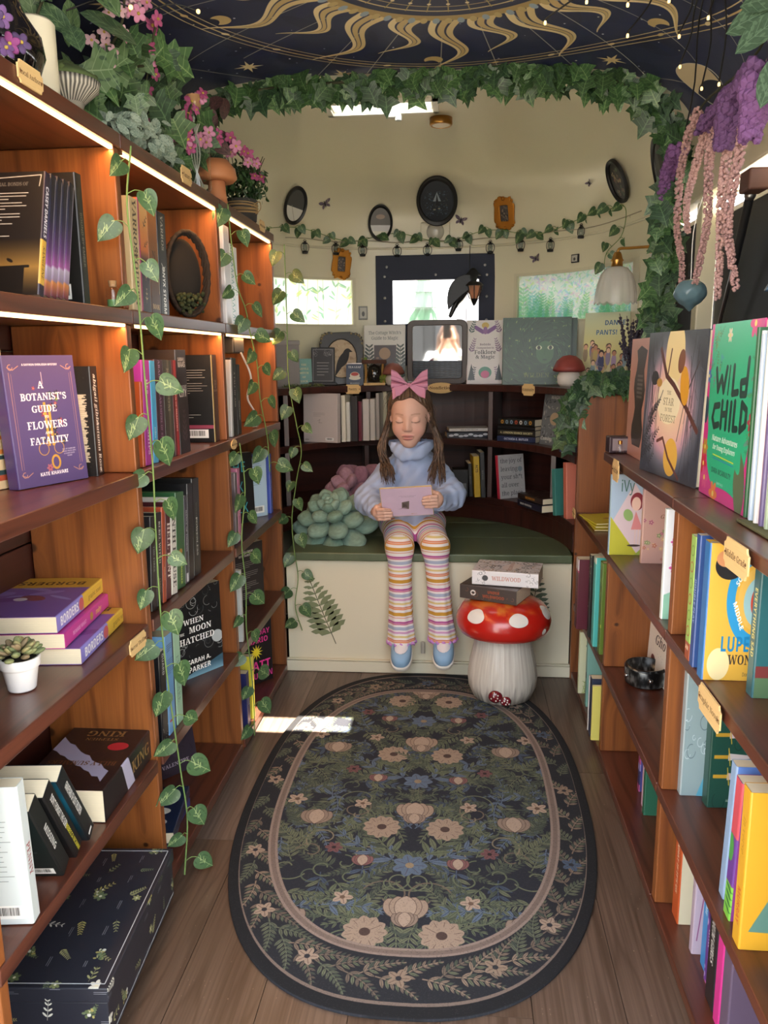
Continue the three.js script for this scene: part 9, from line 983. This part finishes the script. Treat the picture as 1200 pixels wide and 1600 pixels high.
// ---------- the planted top of the left bookcase ----------
{
const Y = LEV.A + 0.001;
const v = thing('black_vase', 'glossy black glass vase at the top left corner', 'vase', [-0.765, Y, -1.375]); part('vase', lathe([[0, 0], [0.045, 0], [0.058, 0.012], [0.072, 0.05], [0.068, 0.08], [0.045, 0.115], [0.036, 0.14], [0.037, 0.165], [0.034, 0.166], [0.03, 0.14], [0, 0.13]], 40), phys('#0e0c0c', 0.08, { clearcoat: 1 }), v);
for (const [x, z, r, h, lab] of [[-0.775, -1.515, 0.038, 0.155, 'white pillar candle beside the black vase'], [-0.86, -1.47, 0.042, 0.25, 'taller white candle behind the black vase']]) { const o = thing('pillar_candle', lab, 'candle', [x, Y, z], 0, 'white pillar candles'); part('wax', lathe([[0, 0], [r, 0], [r, h - 0.006], [r - 0.005, h], [r * 0.6, h - 0.004], [0, h - 0.006]], 32), phys('#ddd6bf', 0.5), o); part('wick', cyl(0.0012, 0.0012, 0.012, 0, h, 0, 6), M.black, o); }
const fl = (o, p, r, m, mid, f, tilt) => { const g = []; for (let k = 0; k < 5; k++) { const a = k * 2 * PI / 5; g.push(new THREE.SphereGeometry(1, 8, 6).scale(r * 0.42, r * 0.3, r * 0.1).translate(r * 0.46, 0, 0).rotateZ(a)); } const q = part('flower', join(g), m, o); q.position.copy(p); q.rotation.order = 'YXZ'; q.rotation.set(tilt, f, rr(0, 6)); part('flower_centre', sph(r * 0.16, 0, 0, r * 0.1, 6), mid, q); };
const pinks = ['#b5588a', '#c784a6', '#d3aebc', '#a54878'].map((q) => phys(q, 0.7, { transmission: 0.15, thickness: 0, side: THREE.DoubleSide })), yel = mat('#b9a04a', 0.8);
const blossom = (label, branches, n, r, ms) => { const o = thing('blossom_branch', label, 'flowers', [0, 0, 0], 0, 'artificial blossom branches'); for (const b of branches) { const c = curve(b); part('twig', new THREE.TubeGeometry(c, 20, 0.003, 5), darkStem, o); for (let k = 0; k < n; k++) { const p = c.getPointAt(clamp((k + rnd()) / n)).add(V(rr(-0.02, 0.03), rr(-0.025, 0.025), rr(-0.02, 0.03))); fl(o, p, r * rr(0.75, 1.2), pick(ms), yel, rr(0.2, 1.2), rr(-0.4, 0.6)); } } };
blossom('pale pink blossom branch rising to the ceiling above the candles', [[[-0.80, 1.76, -1.75], [-0.79, 1.90, -1.80], [-0.76, 2.02, -1.85], [-0.72, 2.07, -1.95]], [[-0.80, 1.85, -1.8], [-0.74, 1.98, -1.85], [-0.72, 2.05, -1.82]]], 15, 0.02, [pinks[1], pinks[2], pinks[2]]);
blossom('deep pink blossom branch among the leaves of the top board', [[[-0.80, 1.80, -2.05], [-0.77, 1.92, -2.05], [-0.74, 1.99, -2.02], [-0.71, 2.05, -2.0]], [[-0.74, 1.78, -2.25], [-0.72, 1.88, -2.2], [-0.71, 1.95, -2.25]]], 12, 0.023, [pinks[0], pinks[3], pinks[1]]);
blossom('arching pink blossom branch reaching towards the nose', [[[-0.75, 1.80, -2.15], [-0.72, 1.86, -2.32], [-0.69, 1.875, -2.48], [-0.68, 1.865, -2.62], [-0.675, 1.855, -2.78]]], 22, 0.022, [pinks[0], pinks[1], pinks[3], pinks[1]]);
const pv = ['#6a4a7c', '#8a3f7c', '#55406a'].map((q) => mat(q, 0.75)); { const o = thing('purple_bloom', 'purple blooms at the very left edge of the top board', 'flowers', [0, 0, 0]); for (let k = 0; k < 9; k++) fl(o, V(-0.715 + rr(-0.03, 0.02), 1.715 + rr(0, 0.06), -1.275 + rr(-0.05, 0.03)), 0.02, pv[k % 3], yel, rr(0.3, 1.1), rr(-0.3, 0.4)); part('twig', tube([[-0.74, 1.702, -1.27], [-0.72, 1.74, -1.28], [-0.71, 1.765, -1.29]], 0.002, 6, 4), darkStem, o); }
const bush = (label, pts, n, spread, size, geo, ms, cat = 'foliage') => { const o = thing('leaf_spray', label, cat, [0, 0, 0], 0, 'artificial leaf sprays on the top board'), c = curve(pts); part('stem', new THREE.TubeGeometry(c, 24, 0.003, 5), darkStem, o); for (let k = 0; k < n; k++) { const p = c.getPointAt(clamp((k + rnd()) / n)).add(V(rr(-1, 1) * spread, rr(-1, 1) * spread, rr(-1, 1) * spread)); p.y = Math.max(p.y, LEV.A + size * 1.15); p.x = Math.min(p.x, -0.715); addLeaf(o, geo, pick(ms), p, size * rr(0.7, 1.3), rr(0.1, 1.2), rr(-0.8, 0.6), rr(-1.4, 1.4)); } };
const bigM = ['#3f5a3f', '#4f6b45', '#34503a'].map((b) => leafMat(leafT(b, '#5a7550', '#2f4a34', '#7d9470'), 0.5)), eucM = ['#7d8f80', '#6c8072', '#8b9a8a'].map((b) => leafMat(leafT(b, '#93a293', '#667a6c', '#a5b0a2'), 0.7)), maroon = [leafMat(leafT('#4a2f30', '#5a3a38', '#3a2426', '#6d4a48'), 0.6)];
bush('large oval leaves behind the candles by the ceiling', [[-0.86, 1.78, -1.62], [-0.84, 1.92, -1.66], [-0.82, 2.02, -1.72]], 26, 0.07, 0.095, oval, bigM);
bush('dark green leaf spray over the mossy mushroom', [[-0.86, 1.76, -1.75], [-0.80, 1.84, -1.85], [-0.76, 1.92, -1.95], [-0.74, 1.96, -2.1]], 60, 0.065, 0.07, ivyLeaf, [...ivyM, bigM[1]]);
bush('green leaves filling the middle of the top board', [[-0.86, 1.75, -1.95], [-0.80, 1.80, -2.1], [-0.78, 1.86, -2.3], [-0.76, 1.92, -2.45]], 64, 0.06, 0.065, ivyLeaf, [...ivyM, bigM[0]]);
bush('silvery eucalyptus sprays spilling to the board edge', [[-0.76, 1.73, -1.72], [-0.725, 1.76, -1.85], [-0.73, 1.78, -1.98], [-0.74, 1.76, -2.06]], 140, 0.035, 0.032, oval, eucM);
bush('maroon and green leaves behind the glass bottle', [[-0.80, 1.80, -2.4], [-0.77, 1.92, -2.45], [-0.75, 1.99, -2.5]], 40, 0.055, 0.07, oval, [...maroon, ivyM[0], ivyM[2]]);
const mm = thing('mossy_mushroom', 'grey gilled mushroom under moss beside the candle', 'ornament', [-0.775, Y, -1.635]); part('stem', lathe([[0, 0], [0.03, 0], [0.024, 0.03], [0.03, 0.05], [0, 0.05]], 20), mat('#a39c8e', 0.9), mm); const gill = lathe([[0.01, 0.045], [0.03, 0.05], [0.058, 0.075], [0.062, 0.09], [0, 0.095]], 60), gp = gill.attributes.position; for (let i = 0; i < gp.count; i++) { const a = Math.atan2(gp.getZ(i), gp.getX(i)), k = 1 + 0.04 * Math.sin(a * 30); gp.setX(i, gp.getX(i) * k); gp.setZ(i, gp.getZ(i) * k); } gill.computeVertexNormals(); part('gills', gill, new THREE.MeshStandardMaterial({ map: dataTex(256, 8, (u) => { const k = 120 + 70 * Math.sin(u * 6.283 * 44) + 40 * vn(u * 90, 1); return [k, k * 0.97, k * 0.9]; }), roughness: 0.95 }), mm); part('cap', lathe([[0, 0.12], [0.03, 0.115], [0.056, 0.1], [0.063, 0.09], [0.05, 0.088], [0, 0.09]], 30), mat('#4a5a34', 0.95), mm); for (let k = 0; k < 26; k++) { const a = rr(0, 6.28), r = rr(0, 0.052); part('moss', sph(rr(0.006, 0.012), Math.cos(a) * r, 0.118 - r * r * 7, Math.sin(a) * r, 6), mat(pick(['#4f5f36', '#3f4e2c', '#5d6a3e']), 1), mm); }
const bt = thing('glass_bottle', 'tall clear glass bottle with a cork among the blossoms', 'bottle', [-0.712, Y, -2.235]); part('glass', lathe([[0, 0], [0.032, 0], [0.036, 0.006], [0.036, 0.15], [0.03, 0.175], [0.019, 0.195], [0.019, 0.215], [0.023, 0.222]], 32), M.glass, bt); part('cork', cyl(0.021, 0.017, 0.03, 0, 0.225, 0, 18), mat('#a8805c', 0.9), bt); part('dried_stems', join(...[0, 1, 2, 3].map((k) => tube([[0.01 * (k - 1.5), 0.01, 0], [0.008 * (1.5 - k), 0.09, 0.008], [0.006 * (k - 1), 0.17, 0]], 0.002, 8, 4))), mat('#8d9286', 0.9), bt).userData.kind = 'stuff';
const tm = thing('terracotta_mushroom', 'terracotta mushroom beside the glass bottle', 'ornament', [-0.715, Y, -2.42]); part('stem', lathe([[0, 0], [0.03, 0], [0.026, 0.03], [0.024, 0.07], [0, 0.07]], 24), mat('#b5764e', 0.7), tm); part('cap', lathe([[0.02, 0.062], [0.05, 0.06], [0.06, 0.07], [0.056, 0.095], [0.036, 0.12], [0, 0.128]], 32), mat('#b9794f', 0.6), tm);
const bw = thing('potted_boxwood', 'bushy boxwood in a dark pot tied with string', 'plant', [-0.735, Y, -2.76]); part('pot', lathe([[0, 0], [0.045, 0], [0.05, 0.004], [0.056, 0.07], [0.052, 0.072], [0, 0.064]], 28), mat('#33312f', 0.7), bw); const sg = []; for (let k = 0; k < 9; k++) sg.push(new THREE.TorusGeometry(0.0535 + 0.001 * (k % 3), 0.0018, 5, 40).rotateX(PI / 2 + rr(-0.1, 0.1)).translate(0, 0.03 + k * 0.0032, 0)); part('string', join(sg), mat('#a3875c', 0.9), bw).userData.kind = 'stuff'; part('bow_tail', tube([[0.04, 0.045, 0.03], [0.07, 0.06, 0.03], [0.075, 0.035, 0.04], [0.06, 0.02, 0.045]], 0.0018, 14, 4), mat('#a3875c', 0.9), bw);
{ const n = 900, im = new THREE.InstancedMesh(oval, ivyM[0], n), m4 = new THREE.Matrix4(), q = new THREE.Quaternion(), e = new THREE.Euler(); for (let k = 0; k < n; k++) { const d = V(rr(-1, 1), rr(-0.55, 1), rr(-1, 1)).normalize(), r = rr(0.55, 1) * (0.085 + 0.02 * Math.sin(d.x * 9 + d.z * 7)); e.set(rr(-1.5, 1.5), rr(0, 6), rr(-1.5, 1.5)); m4.compose(V(d.x * r, 0.12 + d.y * r * 0.85, d.z * r * 1.25), q.setFromEuler(e), V(1, 1, 1).multiplyScalar(rr(0.014, 0.024))); im.setMatrixAt(k, m4); im.setColorAt(k, new THREE.Color().setHSL(0.26, 0.25, rr(0.5, 0.8))); } im.name = 'foliage'; im.userData = { kind: 'stuff' }; im.castShadow = im.receiveShadow = true; bw.add(im); part('twigs', join(...Array.from({ length: 14 }, () => { const a = rr(0, 6.28), r = rr(0.04, 0.1); return tube([[0, 0.06, 0], [Math.cos(a) * r * 0.5, 0.12, Math.sin(a) * r * 0.5], [Math.cos(a) * r, 0.2, Math.sin(a) * r]], 0.0012, 6, 4); })), darkStem, bw).userData.kind = 'stuff'; }
}
// ---------- hanging flowers at the right, fairy lights, glass drop, lavender ----------
{
const bead = (c, r0, n, jit, ell = 1) => { const gs = []; for (let k = 0; k < n; k++) { const t = k / n, p = c.getPointAt(t), r = r0 * (1 - 0.35 * t); for (let j = 0; j < 4; j++) { const a = rr(0, 6.28); gs.push(new THREE.IcosahedronGeometry(r * rr(0.4, 0.6), 0).translate(p.x + Math.cos(a) * r * jit, p.y + rr(-0.5, 0.5) * r, p.z + Math.sin(a) * r * jit)); } } return join(gs); };
const o = thing('hanging_amaranth', 'long dusty pink amaranth strands hanging at the right', 'flowers', [0, 0, 0]), pm = mat('#a68280', 0.85), pm2 = mat('#b38f8c', 0.85);
[[[0.6, 1.857, -2.247], [0.6, 1.816, -2.325], [0.6, 1.724, -2.386], [0.6, 1.589, -2.382], [0.6, 1.479, -2.306], [0.6, 1.42, -2.313]], [[0.6, 1.803, -2.129], [0.6, 1.761, -2.198], [0.6, 1.692, -2.268], [0.6, 1.643, -2.305], [0.6, 1.565, -2.275]], [[0.6, 1.781, -2.076], [0.6, 1.741, -2.116], [0.6, 1.654, -2.117], [0.6, 1.57, -2.104], [0.6, 1.492, -2.139], [0.6, 1.426, -2.18]], [[0.6, 1.751, -1.936], [0.6, 1.708, -1.978], [0.6, 1.617, -2.003], [0.6, 1.518, -1.995], [0.6, 1.446, -1.988], [0.6, 1.373, -1.987]], [[0.6, 1.73, -1.883], [0.6, 1.676, -1.9], [0.6, 1.604, -1.934], [0.6, 1.538, -1.945], [0.6, 1.45, -1.9], [0.6, 1.385, -1.857]]].forEach((p, k) => part('strand', bead(curve(p), 0.0115, 95, 0.75), k % 2 ? pm2 : pm, o));
const pu = thing('purple_spray', 'purple berry sprays above the pink strands', 'flowers', [0, 0, 0]), pp = mat('#5d3d68', 0.8), pp2 = mat('#714a7c', 0.8);
[[[0.58, 1.80, -1.746], [0.58, 1.79, -1.817], [0.58, 1.79, -1.918], [0.58, 1.79, -2.031], [0.58, 1.78, -2.13]], [[0.58, 1.77, -1.761], [0.58, 1.73, -1.76], [0.58, 1.68, -1.784]], [[0.58, 1.78, -1.9], [0.58, 1.74, -1.93], [0.58, 1.70, -1.95]], [[0.62, 1.825, -2.498], [0.62, 1.795, -2.598], [0.62, 1.741, -2.647], [0.62, 1.702, -2.694]]].forEach((p, k) => part('berry_cluster', bead(curve(p), 0.026 - 0.004 * (k === 3 ? 1 : 0), 60, 0.9), k % 2 ? pp2 : pp, pu)); part('stem', tube([[0.6, 1.95, -1.7], [0.6, 1.86, -1.8], [0.6, 1.86, -2.2], [0.62, 1.84, -2.45]], 0.003, 20, 5), darkStem, pu);
const bl = thing('broad_leaves', 'broad felted green leaves at the top right edge', 'foliage', [0, 0, 0]), bm = ['#45604a', '#3c5641'].map((b) => leafMat(leafT(b, '#4f6a52', '#34503a', '#5f7a62'), 0.8)); part('stem', tube([[0.6, 1.98, -1.6], [0.59, 1.92, -1.68], [0.585, 1.8, -1.70]], 0.004, 10, 5), darkStem, bl); for (const [x, y, z, s, sp_] of [[0.6, 1.89, -1.70, 0.11, -1.4], [0.6, 1.87, -1.69, 0.1, -1.1], [0.6, 1.80, -1.67, 0.1, -0.4], [0.6, 1.9, -1.69, 0.09, -1.7], [0.6, 1.77, -1.66, 0.1, 0.1]]) addLeaf(bl, oval, pick(bm), V(x, y, z), s, -0.6, -0.2, sp_);
const gd = thing('glass_drop', 'blue glass fishbowl ornament hanging before the black panel', 'ornament', [0.605, 1.41, -2.235]); const gg = solid((x, y, z) => { let d = elp(x, y, z, [0, 0, 0], [0.042, 0.034, 0.042]); return smin(d, cap(x, y, z, [0, -0.02, 0], [0, -0.046, 0], 0.016, 0.004), 0.02) + 0.0012 * Math.sin(x * 190) * Math.sin(y * 170) * Math.sin(z * 180); }, [-0.06, -0.07, -0.06], [0.06, 0.06, 0.06], 0.004); part('glass', gg, phys('#b5cddc', 0.15, { transmission: 0.3, thickness: 0, ior: 1.4, map: dataTex(64, 64, (u, v) => { const k = 150 + 105 * fbm(u * 14, v * 14, 3); return [k * 0.9, k, k]; }) }), gd); part('thread', tube([[0, 0.033, 0], [0, 0.16, 0], [0.03, 0.26, -0.03]], 0.0012, 8, 4), M.white, gd);
const bell = thing('glass_bell', 'blue glass bell at the right edge of the hatch', 'ornament', [0.63, 1.37, -1.66]); part('bell', lathe([[0.004, 0.09], [0.014, 0.085], [0.02, 0.05], [0.032, 0.015], [0.04, 0]], 28), phys('#8fb0cf', 0.1, { transmission: 0.6, thickness: 0, side: THREE.DoubleSide }), bell); part('thread', tube([[0, 0.09, 0], [0, 0.16, 0], [0.01, 0.27, 0]], 0.001, 6, 4), M.white, bell);
const fl = thing('fairy_lights', 'warm fairy lights on dark wire across the right ceiling', 'lights', [0, 0, 0]), bm2 = new THREE.MeshStandardMaterial({ color: '#ffe6b0', emissive: '#ffca70', emissiveIntensity: 0.5, roughness: 0.4 });
const root = V(0.50, 2.06, -1.75); for (const p of [[0.19, 2.0, -2.03], [0.36, 2.0, -1.955], [0.445, 2.0, -1.945], [0.395, 2.0, -2.13], [0.55, 1.99, -2.02], [0.52, 2.0, -2.15], [0.57, 1.99, -2.33], [0.615, 1.92, -2.28], [0.62, 1.89, -2.15], [0.62, 1.83, -2.45], [0.63, 1.93, -2.0], [0.275, 2.02, -1.98]]) { const q = V(...p), up = q.clone().lerp(root, 0.35); up.y = 2.045; part('wire', tube([q.clone().add(V(0, 0.008, 0)), q.clone().lerp(up, 0.5).add(V(0.01, 0.01, 0)), up, root], 0.0022, 14, 5), M.black, fl); part('bulb', lathe([[0, -0.005], [0.0028, -0.004], [0.0034, 0], [0.0024, 0.004], [0, 0.005]], 10).translate(q.x, q.y, q.z), bm2, fl); }
const fl2 = thing('fairy_lights', 'warm fairy lights among the leaves above the candles', 'lights', [0, 0, 0]); for (const p of [[-0.70, 2.0, -1.62], [-0.69, 2.0, -1.66], [-0.70, 1.985, -1.80], [-0.60, 2.03, -1.95]]) { part('wire', tube([p, [p[0] - 0.05, p[1] + 0.01, p[2] + 0.02], [p[0] - 0.12, p[1] - 0.02, p[2] + 0.05]], 0.0018, 8, 4), M.black, fl2); part('bulb', sph(0.005, ...p, 8), bm2, fl2); }
const lv = thing('dried_lavender', 'bunch of dark dried lavender behind the tall end panel', 'flowers', [0.645, 1.16, -3.08]), lm = mat('#403a48', 0.95); for (let k = 0; k < 46; k++) { const a = rr(0, 6.28), r = rr(0.01, 0.085), h = rr(0.12, 0.24), c = curve([[0, -0.04, 0], [Math.cos(a) * r * 0.5, h * 0.5, Math.sin(a) * r * 0.4], [Math.cos(a) * r, h, Math.sin(a) * r * 0.7]]); const gs = [new THREE.TubeGeometry(c, 8, 0.0012, 4)]; for (let j = 0; j < 9; j++) { const p = c.getPointAt(0.5 + j * 0.055); gs.push(new THREE.IcosahedronGeometry(0.0062, 0).translate(p.x + rr(-0.004, 0.004), p.y, p.z + rr(-0.004, 0.004))); } part('flower_spike', join(gs), lm, lv); }
const cl = thing('glass_dome', 'small clear glass dome among the ivy', 'ornament', [0.505, 1.146, -3.04]); part('dome', new THREE.SphereGeometry(0.045, 24, 14, 0, PI * 2, 0, PI / 2).translate(0, 0.02, 0), M.glass, cl); part('base', cyl(0.048, 0.05, 0.016, 0, 0.01, 0, 24), mat('#5a4030', 0.6), cl); part('knob', sph(0.008, 0, 0.07, 0, 10), M.glass, cl);
}
// ---------- the photographer, who shows in the mirror ----------
{
const o = thing('person', 'woman in a white shirt photographing from the doorway, seen in the mirror', 'person', [0.02, -0.4, 0.42]);
const skinD = (x, y, z) => { let d = elp(x, y, z, [0, 1.60, 0], [0.075, 0.105, 0.09]); d = smin(d, cap(x, y, z, [0, 1.5, 0.01], [0, 1.42, 0.02], 0.045, 0.05), 0.03); for (const s of [-1, 1]) { d = smin(d, cap(x, y, z, [s * 0.2, 1.22, -0.08], [s * 0.035, 1.58, -0.27], 0.035, 0.024), 0.02); d = smin(d, cap(x, y, z, [s * 0.045, 1.6, -0.27], [s * 0.03, 1.68, -0.285], 0.03, 0.018), 0.015); d = smin(d, cap(x, y, z, [s * 0.1, 0.85, 0.03], [s * 0.1, 0.06, 0.03], 0.06, 0.04), 0.03); } return smin(d, cap(x, y, z, [0, 1.38, 0.03], [0, 0.9, 0.03], 0.12, 0.12), 0.05); };
part('body', solid(skinD, [-0.35, 0, -0.34], [0.35, 1.76, 0.25], 0.013), mat('#c79a84', 0.6), o);
part('shirt', solid((x, y, z) => { let d = cap(x, y, z, [0, 1.36, 0.03], [0, 0.98, 0.03], 0.15, 0.16); for (const s of [-1, 1]) { d = smin(d, cap(x, y, z, [s * 0.17, 1.4, 0.03], [s * 0.235, 1.2, -0.06], 0.06, 0.058), 0.05); d = smin(d, cap(x, y, z, [s * 0.235, 1.2, -0.06], [s * 0.11, 1.44, -0.2], 0.055, 0.045), 0.03); } return Math.max(d + 0.005 * Math.sin(x * 40 + y * 30), 0.9 - y); }, [-0.36, 0.86, -0.3], [0.36, 1.56, 0.26], 0.014), mat('#d6dce6', 0.85), o);
part('trousers', solid((x, y, z) => { let d = elp(x, y, z, [0, 0.92, 0.03], [0.165, 0.13, 0.12]); for (const s of [-1, 1]) d = smin(d, cap(x, y, z, [s * 0.09, 0.88, 0.03], [s * 0.1, 0.1, 0.03], 0.085, 0.06), 0.04); return d; }, [-0.25, 0.02, -0.12], [0.25, 1.06, 0.2], 0.015), mat('#262a36', 0.9), o);
part('hair', solid((x, y, z) => { let d = elp(x, y, z, [0, 1.63, 0.02], [0.09, 0.105, 0.1]); for (const s of [-1, 1]) d = smin(d, cap(x, y, z, [s * 0.075, 1.6, 0.03], [s * 0.1, 1.34, 0.0], 0.035, 0.03), 0.03); return Math.max(d, -elp(x, y, z, [0, 1.58, -0.09], [0.068, 0.09, 0.075])); }, [-0.2, 1.26, -0.14], [0.2, 1.78, 0.16], 0.011), mat('#4a3224', 0.6), o);
part('phone', rb(0.075, 0.15, 0.009, -0.015, 1.675, -0.30, 0.004), M.black, o);
}
renderer.render(scene, camera);
